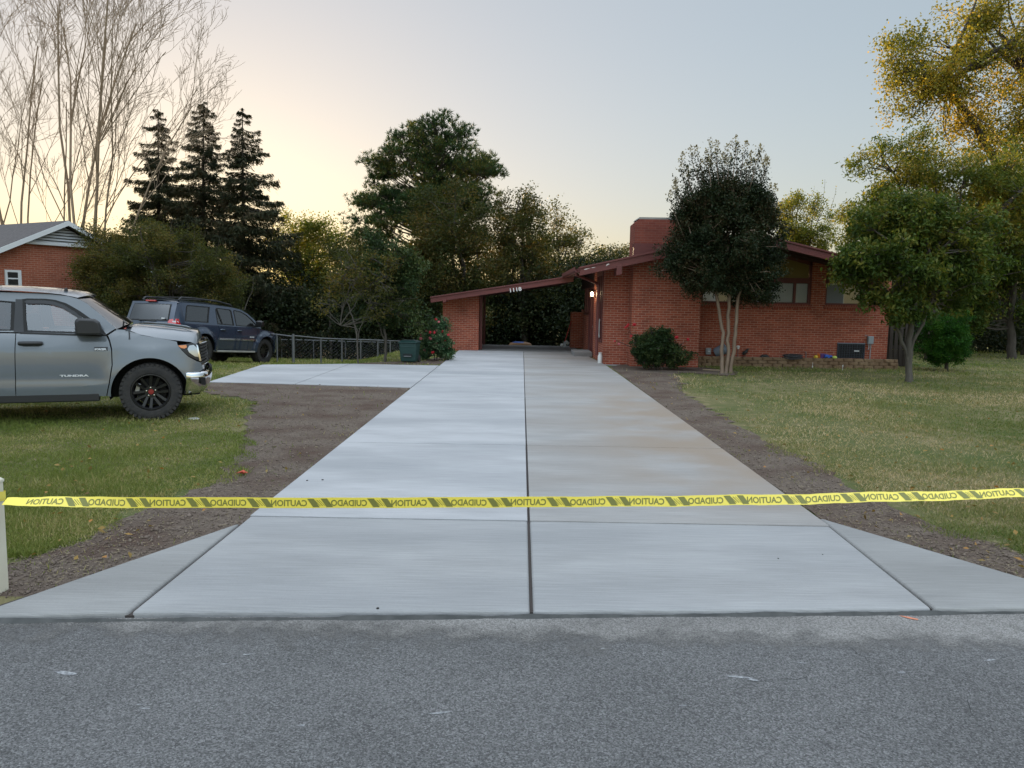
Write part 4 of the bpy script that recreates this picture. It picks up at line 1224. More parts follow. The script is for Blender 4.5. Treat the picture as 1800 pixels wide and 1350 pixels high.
# tree on the right lawn
broadleaf('lawn_tree', 'leafy green tree with forked grey trunk on the right lawn', 'tree', (1598, 672), None,
          [(1600, 450, 112, 76), (1530, 470, 58, 58), (1685, 480, 62, 66), (1600, 390, 84, 42), (1590, 540, 62, 34), (1500, 480, 26, 34), (1665, 410, 70, 50), (1540, 520, 38, 26), (1605, 362, 70, 28, .8), (1722, 445, 44, 60, .8), (1545, 400, 50, 45, .8)],
          150, .37, 14, 17, .125, .05, 'leaf_lawn', 'bark_grey', tr=.085, seed=62, limbs=12, droop=.35, twigvis=.2,
          stem_pts=[[(1598, 672), (1598, 640), (1597, 600), (1604, 560), (1612, 500)], [(1598, 640), (1592, 615), (1577, 580), (1570, 530)], [(1600, 640), (1604, 600), (1622, 570), (1640, 520)]])
# two small trees by the chain-link fence
broadleaf('small_tree', 'thin grey multi-stemmed small tree with sparse leaves by the wire fence', 'tree', (628, 640), None,
          [(635, 520, 66, 42, 1), (600, 480, 40, 36, .8), (660, 470, 40, 40, .8), (585, 545, 32, 26, .7), (680, 540, 36, 30), (640, 470, 60, 34)], 72, .32, 9, 9, .075, .04, 'leaf_olive', 'bark_grey', tr=.026, seed=63, limbs=12, twigvis=.5,
          stem_pts=[[(630, 640), (628, 600), (626, 575), (610, 530)], [(628, 600), (632, 580), (650, 535)], [(628, 590), (622, 575), (598, 572)]])
broadleaf('small_tree', 'dark green small tree with brown trunk left of the trash bin', 'tree', (677, 636), None,
          [(690, 500, 52, 62), (665, 455, 42, 45), (715, 555, 36, 36), (655, 540, 32, 36), (715, 470, 36, 45)], 92, .33, 13, 18, .08, .045, 'leaf_dark', 'bark_grey', tr=.045, seed=64, limbs=9,
          stem_pts=[[(677, 636), (678, 600), (675, 570), (685, 530)], [(677, 600), (668, 575), (655, 545)]])
# bulky shrub between the two left vehicles and the spruces
broadleaf('large_shrub', 'bulky rounded olive shrub behind the parked pickup', 'shrub', (285, 640), 25.5, [(285, 470, 120, 62), (205, 475, 62, 66), (365, 490, 56, 58), (290, 425, 84, 34), (300, 545, 120, 52), (190, 545, 60, 45), (400, 500, 30, 38), (168, 450, 34, 50), (150, 500, 30, 60)],
          380, .42, 15, 26, .06, .034, 'leaf_olive', 'bark_dark', tr=.07, stems=7, seed=65, base=tuple(P(285, 600, 25.5).xy) + (-.15,), limbs=21,
          spikes=[(x, y + 60, x + d, y, 26) for x, y, d in ((230, 398, -6), (262, 388, 3), (300, 380, 5), (335, 395, 8), (372, 420, 14), (410, 450, 16), (170, 430, -10), (430, 485, 16), (150, 470, -10))])
# round clipped conifer on the right
broadleaf('round_conifer', 'dense bright green egg-shaped conifer right of the lawn tree', 'shrub', (1663, 652), None, [(1663, 600, 46, 42), (1663, 570, 36, 30), (1662, 615, 50, 30)],
          210, .17, 16, 14, .06, .02, 'leaf_thuja', 'bark_dark', tr=.06, seed=66, droop=-.9, limbs=8, fork=.5, twigvis=0)
# rose bushes
def blooms(root, b, pts, Y, seed):
    r = random.Random(seed)
    proto = {}
    for c_ in ('bloom_red', 'bloom_pink'):
        m = MB()
        for k in range(9):
            a = k * 2.4; t = .3 + .09 * k
            d = Vector((math.cos(a) * t, math.sin(a) * t, 1.05 - t * .55)).normalized()
            sdir = d.cross(Vector((0, 0, 1))).normalized() * .028
            tip = d * .05
            m.add([(0, 0, -.012), tuple(tip * .6 + sdir), tuple(tip + Vector((0, 0, .012))), tuple(tip * .6 - sdir)], [(0, 1, 2, 3)])
        proto[c_] = m
    mesh = {}
    for px, py, c_ in pts:
        q = P(px, py, Y + r.uniform(-.45, .0)) - Vector(b)
        if c_ not in mesh:
            o = proto[c_].build('bloom', c_, root, fix=False, world=False); mesh[c_] = o
        else:
            o = mesh[c_].copy(); COL.objects.link(o); o.parent = root
        o.location = q; o.rotation_euler = (r.uniform(-.6, .6), r.uniform(-.6, .6), r.uniform(0, 6)); s_ = r.uniform(.9, 1.5); o.scale = (s_, s_, s_)
rb_ = broadleaf('rose_bush', 'grey green rose bush with red and pink blooms beside the trash bin', 'shrub', (768, 634), None, [(766, 600, 28, 26), (770, 575, 18, 16), (748, 612, 16, 16), (782, 612, 14, 18)], 92, .16, 11, 13, .06, .036, 'leaf_rose', 'bark_dark', tr=.02, stems=5, seed=71, limbs=12, twigvis=.6, minz=.03)
blooms(rb_, rb_.location, [(766, 563, 'bloom_red'), (772, 567, 'bloom_pink'), (760, 582, 'bloom_red'), (764, 586, 'bloom_red'), (768, 583, 'bloom_pink'), (757, 586, 'bloom_red'), (779, 584, 'bloom_red'), (750, 583, 'bloom_pink'), (740, 590, 'bloom_pink'), (766, 606, 'bloom_pink'), (746, 617, 'bloom_pink'), (761, 621, 'bloom_red'), (783, 600, 'bloom_red'), (755, 596, 'bloom_pink'), (739, 597, 'bloom_pink'), (788, 590, 'bloom_red')], rb_.location.y, 3)
rb_ = broadleaf('rose_bush', 'low dark green rose bush with few red blooms below the chimney', 'shrub', (1158, 651), None, [(1155, 612, 46, 30), (1135, 620, 30, 28), (1185, 622, 28, 24), (1150, 595, 36, 18)], 120, .17, 12, 15, .06, .036, 'leaf_dark', 'bark_dark', tr=.02, stems=6, seed=72, limbs=14, twigvis=.4, minz=.04,
                spikes=[(1110, 610, 1082, 598, 10), (1120, 600, 1104, 576, 12), (1190, 610, 1207, 600, 10)])
blooms(rb_, rb_.location, [(1081, 601, 'bloom_red'), (1105, 572, 'bloom_red'), (1100, 577, 'bloom_red'), (1103, 575, 'bloom_red'), (1115, 573, 'bloom_red'), (1110, 592, 'bloom_red'), (1208, 598, 'bloom_red'), (1190, 595, 'bloom_red'), (1088, 606, 'bloom_pink')], rb_.location.y - .1, 4)

# the dark wood that closes the view: one mass beyond the yards
def woods(name, label, rows, leaf, seed, ll=.16, lw=.1):
    r = np.random.default_rng(seed)
    C = []; polys = []
    for (x0, x1, Y, h0, h1, n) in rows:
        x = r.uniform(x0, x1, n); y = Y + r.normal(size=n) * 1.6
        g = gz(x, y)
        top = h0 + (h1 - h0) * (.5 + .5 * np.sin(x * .55 + seed) * np.sin(x * .21 + 1.3)) * r.uniform(.7, 1.1, n)
        z = g + top * r.random(n) ** .8
        C.append(np.stack([x, y, z], 1))
        for k in range(max(3, int((x1 - x0) / 2.2))):
            tx = r.uniform(x0, x1); ty = Y + r.normal() * 1.2; tz = float(gz(tx, ty))
            polys.append((curve((tx, ty, tz - .1), (tx + r.normal() * .6, ty + r.normal() * .4, tz + h1 * r.uniform(.6, 1.0)), r, .04, 6), np.linspace(r.uniform(.06, .15), .02, 6)))
    C = np.concatenate(C)
    k = 46 if ll > .2 else 84
    q = np.repeat(C, k, 0) + r.normal(size=(len(C) * k, 3)) * np.array([.5, .45, .38])
    V, F = leaf_faces(q, unit(r, len(q)), unit(r, len(q), (0, -.3, .6)), ll * r.uniform(.6, 1.3, len(q)), lw * r.uniform(.6, 1.3, len(q)))
    root = thing(name, label, 'woodland', (float(C[:, 0].mean()), float(C[:, 1].mean()), float(gz(C[:, 0].mean(), C[:, 1].mean()))))
    root['kind'] = 'stuff'
    o = np.array(root.location)
    TV, TF = np_tubes(polys, 5)
    a = np_mesh('trunks', TV - o, TF, 'bark_dark', root, True); a['kind'] = 'stuff'
    b = np_mesh('foliage', V - o, F, leaf, root); b['kind'] = 'stuff'
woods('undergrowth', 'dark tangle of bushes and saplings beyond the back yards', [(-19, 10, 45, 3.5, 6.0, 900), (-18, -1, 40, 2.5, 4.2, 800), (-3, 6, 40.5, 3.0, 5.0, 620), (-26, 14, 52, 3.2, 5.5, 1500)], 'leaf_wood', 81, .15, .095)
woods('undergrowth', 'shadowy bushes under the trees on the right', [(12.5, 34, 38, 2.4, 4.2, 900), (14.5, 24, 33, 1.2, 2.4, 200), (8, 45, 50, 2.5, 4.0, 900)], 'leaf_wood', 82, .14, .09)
woods('distant_treeline', 'hazy golden line of distant trees at the horizon', [(-90, -14, 85, 4, 8, 420), (14, 75, 90, 4, 7, 360)], 'leaf_yellowgreen', 83, .3, .2)
# ------------------------------------------------------------------ vehicles
mat('pickup_paint', (0.128, 0.145, 0.162), 0.2, coat=1.0, spec=0.5, var=(0.118, 0.134, 0.150), scale=2)
mat('suv_paint', (0.030, 0.044, 0.075), 0.22, coat=1.0, var=(0.036, 0.05, 0.078), scale=2, metal=.25)
mat('black_plastic', (0.018, 0.018, 0.019), 0.5)
mat('seal_black', (0.006, 0.006, 0.006), 0.7)
mat('gloss_black', (0.007, 0.007, 0.008), 0.35, coat=.15)
mat('rubber', (0.022, 0.021, 0.021), 0.85, var=(0.045, 0.04, 0.036), scale=14, bump=.4, bscale=60)
mat('chrome', (0.72, 0.73, 0.74), 0.10, metal=1.0)
mat('brake_metal', (0.42, 0.42, 0.42), 0.35, metal=.9)
mat('cap_red', (0.22, 0.016, 0.012), 0.4)
mat('lens_clear', (0.45, 0.47, 0.48), 0.08, coat=.8, metal=.5)
mat('lens_amber', (0.62, 0.20, 0.04), 0.15, coat=.8)
mat('lens_red', (0.42, 0.012, 0.014), 0.12, coat=.9)
mat('seat_cloth', (0.11, 0.115, 0.12), 0.9)
mat('badge_silver', (0.62, 0.63, 0.64), 0.35)
mat('plate', (0.55, 0.56, 0.58), 0.5)
glassmat('car_glass', (0.86, 0.92, 0.92), 0.9, ior=2.5)
glassmat('screen_glass', (0.8, 0.85, 0.85), 0.85, ior=3.4)
glassmat('tinted_glass', (0.30, 0.32, 0.34), 0.55, ior=2.0)

class Car:
    """Sheet-metal builder: flat outlines in (x, z) are bent onto the side surface y = -side(x, z)."""
    def __init__(s, root, side): s.root, s.side = root, side
    def panel(s, name, outer, m, holes=(), lift=0.0, depth=0.022, step=0.07, sides=(-1, 1), parent=None, side=None, smooth_=True):
        sf = side or s.side
        obs = []
        bm = bmesh.new()
        edges = []
        for loop in [outer] + list(holes):
            vs = [bm.verts.new((x, 0, z)) for x, z in loop]
            edges += [bm.edges.new((vs[i], vs[(i + 1) % len(vs)])) for i in range(len(vs))]
        bmesh.ops.triangle_fill(bm, use_beauty=True, edges=edges, normal=(0, -1, 0))
        x0, x1 = min(p[0] for p in outer), max(p[0] for p in outer)
        z0, z1 = min(p[1] for p in outer), max(p[1] for p in outer)
        for c in np.arange(x0 + step * .5, x1, step):
            bmesh.ops.bisect_plane(bm, geom=bm.verts[:] + bm.edges[:] + bm.faces[:], plane_co=(c, 0, 0), plane_no=(1, 0, 0))
        for c in np.arange(z0 + step * .5, z1, step):
            bmesh.ops.bisect_plane(bm, geom=bm.verts[:] + bm.edges[:] + bm.faces[:], plane_co=(0, 0, c), plane_no=(0, 0, 1))
        bmesh.ops.dissolve_degenerate(bm, edges=bm.edges[:], dist=1e-5)
        for f in bm.faces:
            f.normal_update()
            if f.normal.y > 0: f.normal_flip()
        be = [e for e in bm.edges if len(e.link_faces) == 1]
        if depth:
            ex = bmesh.ops.extrude_edge_only(bm, edges=be)
            nv = {g for g in ex['geom'] if isinstance(g, bmesh.types.BMVert)}
        else: nv = set()
        for v in bm.verts:
            y = sf(v.co.x, v.co.z) + lift
            v.co.y = -(y - (depth if v in nv else 0))
        me = bpy.data.meshes.new(name); bm.to_mesh(me); bm.free()
        for sd in sides:
            mm = me if sd == -1 else me.copy()
            if sd == 1:
                for v in mm.vertices: v.co.y *= -1
                mm.flip_normals()
            if smooth_:
                mm.shade_smooth()
                mm.set_sharp_from_angle(angle=R(38))
            o = link_mesh(name, mm, m, parent[sd] if isinstance(parent, dict) else (parent or s.root))
            obs.append(o)
        return {sd: o for sd, o in zip(sides, obs)}
    def loft(s, name, st, m, p=2.5, n=15, parent=None, thick=0.0, xpow=2.0):
        """st rows: x, z at the middle, z at the edges, half width, forward bow"""
        b = MB(); V = []
        for x, zc_, ze, w, bow in st:
            for i in range(n):
                q = -1 + 2 * i / (n - 1)
                V.append((x + bow * (1 - abs(q) ** xpow), w * q, zc_ - (zc_ - ze) * abs(q) ** p))
        F = [(i * n + j, i * n + j + 1, (i + 1) * n + j + 1, (i + 1) * n + j) for i in range(len(st) - 1) for j in range(n - 1)]
        b.add(V, F)
        o = b.build(name, m, parent or s.root, smooth_=True, ang=50, world=False, fix=False)
        return o
def arc(cx, cz, r, a0, a1, n=18):
    return [(cx + r * math.cos(R(a0 + (a1 - a0) * i / n)), cz + r * math.sin(R(a0 + (a1 - a0) * i / n))) for i in range(n + 1)]
def wheel(root, x, y, r, w, rim, spokes, sd, cap=None, steer=0.0):
    """tyre > nothing, rim > cap, lug nuts: one wheel part with sub-parts, axis along y; outside is sd*y"""
    o = MB(); rr = r
    prof = [(rim, -w * .36), (rim + .01, -w * .48), (rim + (rr - rim) * .55, -w * .54), (rr - .035, -w * .49), (rr - .008, -w * .38), (rr, -w * .2), (rr, w * .2), (rr - .008, w * .38), (rr - .035, w * .49), (rim + (rr - rim) * .55, w * .54), (rim + .01, w * .48), (rim, w * .36)]
    prof.append(prof[0])
    M_ = Matrix.Translation((x, y, r)) @ Matrix.Rotation(steer, 4, 'Z')
    o.lathe(prof, n=48, axis='Y', M=M_, cap=False)
    nb = 38
    for k in range(nb):                                # tread and shoulder blocks
        a = 2 * math.pi * k / nb
        for row, (yy_, ww, dd) in enumerate(((-w * .42, w * .20, 0.0), (-w * .14, w * .2, .5), (w * .14, w * .2, 0.0), (w * .42, w * .20, .5))):
            aa = a + dd * 2 * math.pi / nb
            Mx = M_ @ Matrix.Rotation(-aa, 4, 'Y')
            r0 = rr - (.03 if abs(yy_) > w * .3 else .006)
            o.box(r0 - .02, r0 + (.022 if abs(yy_) > w * .3 else .008), yy_ - ww / 2, yy_ + ww / 2, -.021, .021, M=Mx)
    ty = o.build('wheel', 'rubber', root, smooth_=True, ang=35, world=False)
    b = MB(); s_ = sd
    b.lathe([(rim + .002, s_ * w * .47), (rim - .012, s_ * w * .475), (rim - .03, s_ * w * .38), (rim - .035, -s_ * w * .4)], n=40, axis='Y', M=M_, cap=False)
    hubr = .085
    b.lathe([(.0, s_ * w * .30), (hubr, s_ * w * .30), (hubr + .015, s_ * w * .22), (hubr, -s_ * w * .1)], n=24, axis='Y', M=M_)
    for k in range(spokes):
        a = 2 * math.pi * (k + .25) / spokes
        Mx = M_ @ Matrix.Rotation(-a, 4, 'Y')
        for off in (-.028, .028):
            b.add([Mx @ Vector(p) for p in ((hubr - .01, s_ * w * .29, off - .016), (hubr - .01, s_ * w * .29, off + .016), (rim - .02, s_ * w * .39, off * 1.9 + .02), (rim - .02, s_ * w * .39, off * 1.9 - .02),
                                           (hubr - .01, s_ * w * .1, off - .016), (hubr - .01, s_ * w * .1, off + .016), (rim - .02, s_ * w * .25, off * 1.9 + .02), (rim - .02, s_ * w * .25, off * 1.9 - .02))],
                  [(0, 1, 2, 3), (7, 6, 5, 4), (0, 4, 5, 1), (1, 5, 6, 2), (2, 6, 7, 3), (3, 7, 4, 0)])
    rm = b.build('rim', 'gloss_black', ty, smooth_=True, ang=30, world=False)
    b = MB().lathe([(rim - .06, -s_ * w * .05), (rim - .06, s_ * w * .02), (.06, s_ * w * .02)], n=32, axis='Y', M=M_)
    b.build('brake_disc', 'seal_black', ty, smooth_=True, world=False)
    b = MB(); Mx = M_ @ Matrix.Rotation(R(195), 4, 'Y')
    b.prism([(rim - .11, -.07), (rim - .045, -.085), (rim - .04, .085), (rim - .11, .07)], s_ * w * .02, s_ * w * .16, 'Y', M=Mx)
    b.build('brake_caliper', 'brake_metal', ty, bevel=.01, world=False)
    if cap:
        MB().lathe([(.0, s_ * w * .335), (.036, s_ * w * .33), (.04, s_ * w * .29)], n=20, axis='Y', M=M_).build('hub_cap', cap, ty, smooth_=True, world=False)
        for k in range(5):
            a = 2 * math.pi * (k + .3) / 5
            Mx = M_ @ Matrix.Translation((.062 * math.cos(a), 0, .062 * math.sin(a)))
            MB().lathe([(.0, s_ * w * .34), (.010, s_ * w * .335), (.012, s_ * w * .29)], n=8, axis='Y', M=Mx).build('lug_nut', 'chrome', ty, world=False)
    return ty
def letters(car, txt, x, z, size, m, parent, lift=.004, stretch=1.0, sd=-1, bold=0.002):
    V, F = text_mesh(txt, size, .0015, bold)
    b = MB()
    b.add([(x + a * stretch, sd * (car.side(x + a * stretch, z + b_) + lift + c_), z + b_) for a, b_, c_ in V], F)
    return b.build('lettering', m, parent, world=False, fix=False)

# ---------------- grey crew-cab pickup at the left edge
TA = R(20)
tc0 = G(268, 738)
troot = thing('pickup_truck', 'grey four-door pickup truck with black wheels parked on grass at the left edge', 'pickup truck',
              (tc0.x - math.sin(TA) * .86, tc0.y + math.cos(TA) * .86, 0.0), TA)
def tside(x, z):
    y = .985 - .055 * ((z - .78) / .6) ** 2 if z < 1.25 else .985 - .055 * (.47 / .6) ** 2 - .30 * (z - 1.25)
    if z > 1.04: y -= .20 * min(z - 1.04, .25)
    y -= .17 * max(0.0, (x - .18) / .66) ** 2.2
    d = math.hypot(x, z - .40)
    y += .030 * math.exp(-((d - .5) / .13) ** 2)
    if x < -.45: y += .020 * (1 - max(0, min(1, (z - .54) / .07))) * min(1, (-.45 - x) / .35)
    return y
T = Car(troot, tside)
_tn = Vector((math.sin(TA), -math.cos(TA), 0)); _tf = Vector((math.cos(TA), math.sin(TA), 0))
def tpix(px, py):
    d = ray(px, py); o_ = Vector((0, 0, CAM_H))
    t_ = (tc0 - o_).dot(_tn) / d.dot(_tn)
    h = o_ + d * t_
    return ((h - tc0).dot(_tf), h.z)
xt_ = lambda px: tpix(px, 620)[0]
def zt_(py, px=230): return tpix(px, py)[1]
q = lambda *pts: [tpix(px, py) for px, py in pts]
AR = .515
arch = arc(0, .405, AR, -4, 184, 26)
# front wing
wing = q((191, 694), (196, 670), (200.5, 640), (199, 612), (195, 598), (191, 589), (206, 579), (228, 580), (249, 589), (280, 594), (311, 600), (313, 606), (319, 614), (331, 626), (346, 634.5), (353, 637), (357, 648), (350, 654), (327, 656.5)) + [p for p in arch]
T.panel('front_wing', wing, 'pickup_paint', step=.05)
# doors
lo_z = zt_(694.5, 32)
fd = q((33, 694.5), (31, 620), (30, 586), (188, 590.5), (193, 600), (197.2, 614), (198.6, 640), (194, 670), (189, 694.5))
rd_x0 = -3.02
rd = q((31.4, 694.5), (29.4, 620), (28.4, 586)) + [(rd_x0 + .02, 1.275), (rd_x0, 1.0), (rd_x0 + .05, .9)] + [(-3.7 + .515 * math.cos(R(a)), .405 + .515 * math.sin(R(a))) for a in (30, 10)] + [(-3.14, lo_z)]
rd = q((31.4, 694.5), (29.4, 620), (28.4, 586)) + [(-2.98, 1.285), (-3.0, 1.0), (-3.02, lo_z)]
D1 = T.panel('front_door', fd, 'pickup_paint', step=.06)
D2 = T.panel('rear_door', rd, 'pickup_paint', step=.08)
# upper side with window openings
w1 = q((47, 581.5), (43, 560), (40, 531), (44, 528.5), (75, 529), (92, 531.5), (111, 537.5), (134, 550), (155, 564), (176, 582), (175, 585))
w2 = q((22, 580), (20, 531)) + [(-2.85, 1.78), (-2.92, 1.62), (-2.90, 1.31)]
up = q((28.6, 583.6), (186, 588.3), (204, 577), (176, 553), (150, 533), (135, 525.5), (118, 521), (95, 518), (60, 515.5), (0, 513.5)) + [(-2.9, 1.885), (-3.0, 1.84), (-3.06, 1.75), (-3.06, 1.30)]
T.panel('cab_side', up, 'pickup_paint', holes=[w1, w2], step=.06)
shr = lambda pts, k: [(sum(p[0] for p in pts) / len(pts) + (x - sum(p[0] for p in pts) / len(pts)) * k, sum(p[1] for p in pts) / len(pts) + (z - sum(p[1] for p in pts) / len(pts)) * k) for x, z in pts]
for w_, gl_, D in ((w1, 'car_glass', D1), (w2, 'tinted_glass', D2)):
    T.panel('window', shr(w_, 1.01), gl_, lift=-.016, depth=0, step=.1, parent=D, smooth_=True)
    T.panel('window_trim', shr(w_, 1.035) if w_ is w2 else q((36, 583), (35, 560), (34, 526), (44, 524.6), (75, 525), (94, 527), (114, 533), (137, 545.5), (158, 559.5), (178, 576), (188, 587.6)), 'seal_black', holes=[shr(w_, .97)], lift=.002, depth=.016, step=.1, parent=D)
# rain visor over the front window, dark B pillar, belt moulding
T.panel('rain_visor', q((40, 531), (44, 527.5), (75, 528), (92, 530), (110, 536), (132, 549), (150, 563.5), (148, 565.5), (130, 554), (108, 541.5), (90, 536), (74, 534), (46, 534)), 'gloss_black', lift=.012, depth=.01, parent=D1)
T.panel('pillar_trim', q((25, 583), (24, 526), (36, 526), (40, 560), (43, 583.5)), 'gloss_black', lift=.003, depth=.012, parent=D1)
T.panel('belt_moulding', q((36, 583.2), (180, 588.3), (180, 591), (36, 586.2)), 'seal_black', lift=.007, depth=.012, parent=D1)
T.panel('mirror_sail', q((150, 566), (160, 568), (186, 588.4), (172, 588)), 'black_plastic', lift=.006, depth=.012, parent=D1)
# door handles with recess
for D, cx_ in ((D1, 57.5), (D2, -150)):
    for sd in (-1, 1):
        b = MB()
        hx0, hx1, hz_ = xt_(cx_ - 20), xt_(cx_ + 20), zt_(603, 57)
        ym = tside((hx0 + hx1) / 2, hz_)
        pts = [(hx0, sd * (ym + .004), hz_), (hx0 + .05, sd * (ym + .035), hz_ + .002), (hx1 - .05, sd * (ym + .035), hz_ + .002), (hx1, sd * (ym + .004), hz_)]
        b.tube(pts, [.028, .03, .03, .028], 10)
        h = b.build('handle', 'black_plastic', D[sd], smooth_=True, world=False)
    T.panel('handle_recess', [(xt_(cx_) + .155 * math.cos(t) - .02, zt_(603, 57) + .072 * math.sin(t)) for t in np.linspace(0, 6.28, 20)[:-1]], 'pickup_paint', lift=.002, depth=.004, parent=D)
# mirrors
for sd in (-1, 1):
    mx, mz = xt_(160), zt_(575, 160)
    ym = tside(mx, mz)
    b = MB()
    V = []
    ring = [(-.19, -.10), (-.19, .09), (-.15, .13), (.06, .12), (.12, .08), (.15, -.04), (.15, -.10)]
    for k_, (dy, sc) in enumerate(((.07, .92), (.10, 1.0), (.22, 1.0), (.27, .86))):
        V += [(mx + .02 + a * sc + (.02 if k_ > 1 else 0), sd * (ym + dy), mz + c_ * sc) for a, c_ in ring]
    k = len(ring)
    F = [(i * k + j, i * k + (j + 1) % k, (i + 1) * k + (j + 1) % k, (i + 1) * k + j) for i in range(3) for j in range(k)] + [tuple(range(k)), tuple(range(3 * k, 4 * k))]
    b.add(V, F)
    b.box(mx - .02, mx + .12, sd * (ym - .01) if sd > 0 else -(ym + .09), sd * (ym + .09) if sd > 0 else -(ym - .01), mz - .09, mz - .02)
    b.build('side_mirror', 'black_plastic', D1[sd], smooth_=True, world=False, bevel=.012)
# hood, windscreen, roof
side_w = lambda x, z: tside(x, z) - .004
hood = [(xt_(345), zt_(600), zt_(613), .73, .05), (xt_(343), zt_(589), zt_(606), .745, .05), (xt_(335), zt_(583), zt_(602), .765, .08), (xt_(320), zt_(579), zt_(600), .80, .05), (xt_(300), zt_(575.5), zt_(597.5), .845, .02), (xt_(275), zt_(573), zt_(593), .885, 0), (xt_(249), zt_(571), zt_(588), .905, 0), (xt_(231), zt_(570), zt_(581), .905, .05), (xt_(222), zt_(571), zt_(580), .90, .10)]
T.loft('hood', hood, 'pickup_paint', p=3.2, n=21)
for sd in (-1, 1):                                       # raised hood flanks
    b = MB()
    pts = [(xt_(px), sd * wv, zt_(pz)) for px, wv, pz in ((238, .52, 571), (280, .50, 573.5), (320, .46, 578.8), (340, .44, 586))]
    b.tube(pts, [.004, .012, .012, .004], 6)
    b.build('hood_crease', 'pickup_paint', troot, smooth_=True, world=False)
b = MB()
b.add([(xt_(232), y_ * .88, zt_(574)) for y_ in (-1, -.5, 0, .5, 1)] + [(xt_(214) + .12 * (1 - y_ * y_), y_ * .86, zt_(576) - .01) for y_ in (-1, -.5, 0, .5, 1)], [(i, i + 1, i + 6, i + 5) for i in range(4)])
b.build('cowl', 'black_plastic', troot, world=False, fix=False)
ws = [(xt_(206), zt_(571), zt_(579), .865, .11), (xt_(190), zt_(560), zt_(566), .845, .11), (xt_(165), zt_(543.5), zt_(546), .79, .11), (xt_(145), zt_(530), zt_(531.5), .745, .11), (xt_(135), zt_(523.5), zt_(525.5), .725, .11)]
T.loft('windscreen', ws, 'screen_glass', p=2.2, n=17)
rf = [(xt_(137), zt_(520), zt_(524.8), .722, .11), (xt_(126), zt_(514.5), zt_(522.5), .735, .11), (xt_(110), zt_(511), zt_(519.5), .755, .07), (xt_(80), zt_(507.5), zt_(516.8), .77, .02), (xt_(40), zt_(505.5), zt_(515), .775, 0), (xt_(-40), zt_(504.5), zt_(513.5), .775, 0), (-2.75, zt_(506), zt_(514.5), .77, 0), (-2.98, zt_(511), zt_(518), .765, 0), (-3.03, zt_(520), zt_(526), .76, 0)]
T.loft('roof', rf, 'pickup_paint', p=2.6, n=17)
for px, pz in ((110, 519), ):
    MB().lathe([(.0, zt_(511) + .025), (.022, zt_(511) + .018), (.026, zt_(511) - .02)], (xt_(112), -.50, 0), 10).build('roof_lamp', 'black_plastic', troot, smooth_=True, world=False)
b = MB().tube([(xt_(229), -.915, zt_(582)), (xt_(229.5), -.925, zt_(592)), (xt_(229.5), -.93, zt_(596))], [.006, .008, .012], 8)
b.build('antenna_base', 'black_plastic', troot, smooth_=True, world=False)
for y_ in (-.55, .15):
    b = MB().bar((xt_(220), y_, zt_(570)), (xt_(203), y_ + .42, zt_(563)), .02, .015)
    b.build('wiper', 'black_plastic', troot, world=False)
# front: headlamps, grille, chrome bumper
hl = q((311.5, 606.5), (337, 603.5), (347, 607), (353, 633), (345, 631.5), (331, 624.5), (319, 613))
H1 = T.panel('headlight', hl, 'gloss_black', lift=-.004, depth=.03, step=.05)
T.panel('indicator', q((313.5, 606.8), (328, 605.8), (329, 610), (325, 612), (319, 611)), 'lens_amber', lift=.004, depth=.01, parent=H1)
T.panel('projector', q((333, 607), (341, 606), (347, 612), (349, 627), (343, 626), (333, 619), (330, 613)), 'lens_clear', lift=.004, depth=.01, parent=H1)
T.panel('chrome_edge', q((345, 605), (348, 607), (354.2, 634), (351, 634)), 'chrome', lift=.007, depth=.02, parent=H1)
gy = .76
gr = MB()
gr.add([(xt_(350) + .07 * (1 - (y_ / gy) ** 2) - .015, y_, z_) for z_ in (zt_(642), zt_(603)) for y_ in np.linspace(-gy, gy, 13)], [(i, i + 1, i + 14, i + 13) for i in range(12)])
g1 = gr.build('grille', 'gloss_black', troot, smooth_=True, world=False, fix=False)
b = MB()
for z_ in np.linspace(zt_(640), zt_(606), 7):
    b.tube([(xt_(351) + .07 * (1 - (y_ / gy) ** 2), y_, z_) for y_ in np.linspace(-gy, gy, 13)], .012, 6)
b.build('grille_bar', 'black_plastic', g1, smooth_=True, world=False)
b = MB()
for z_, r_t in ((zt_(602.5), .022), (zt_(643), .018)):
    b.tube([(xt_(352) + .07 * (1 - (y_ / gy) ** 2), y_, z_) for y_ in np.linspace(-gy, gy, 13)], r_t, 8)
b.build('grille_surround', 'chrome', g1, smooth_=True, world=False)
plan_o = [(xt_(326), .975), (xt_(335), .968), (xt_(348), .93), (xt_(358), .85), (xt_(363), .70), (xt_(365), .40), (xt_(365) + .01, 0)]
plan = [(x, -y) for x, y in plan_o] + [(x, y) for x, y in plan_o[-2::-1]]
b = MB(); V = []
rows = ((zt_(655), -.012), (zt_(657.5), .012), (zt_(664), .022), (zt_(672), .012), (zt_(684), -.02), (zt_(692), -.07), (zt_(693), -.12))
for z_, o_ in rows:
    V += [(x + o_ * (1 if abs(y) < .9 else .45), y * (1 + o_ * .6) if abs(y) > .5 else y, z_ + (.018 if abs(y) < .6 else 0) * 0) for x, y in plan]
k = len(plan)
b.add(V, [(i * k + j, i * k + j + 1, (i + 1) * k + j + 1, (i + 1) * k + j) for i in range(len(rows) - 1) for j in range(k - 1)])
bp = b.build('front_bumper', 'chrome', troot, smooth_=True, ang=50, world=False, fix=False)
sd_ = bp.modifiers.new('shell', 'SOLIDIFY'); sd_.thickness = .02; sd_.offset = 0
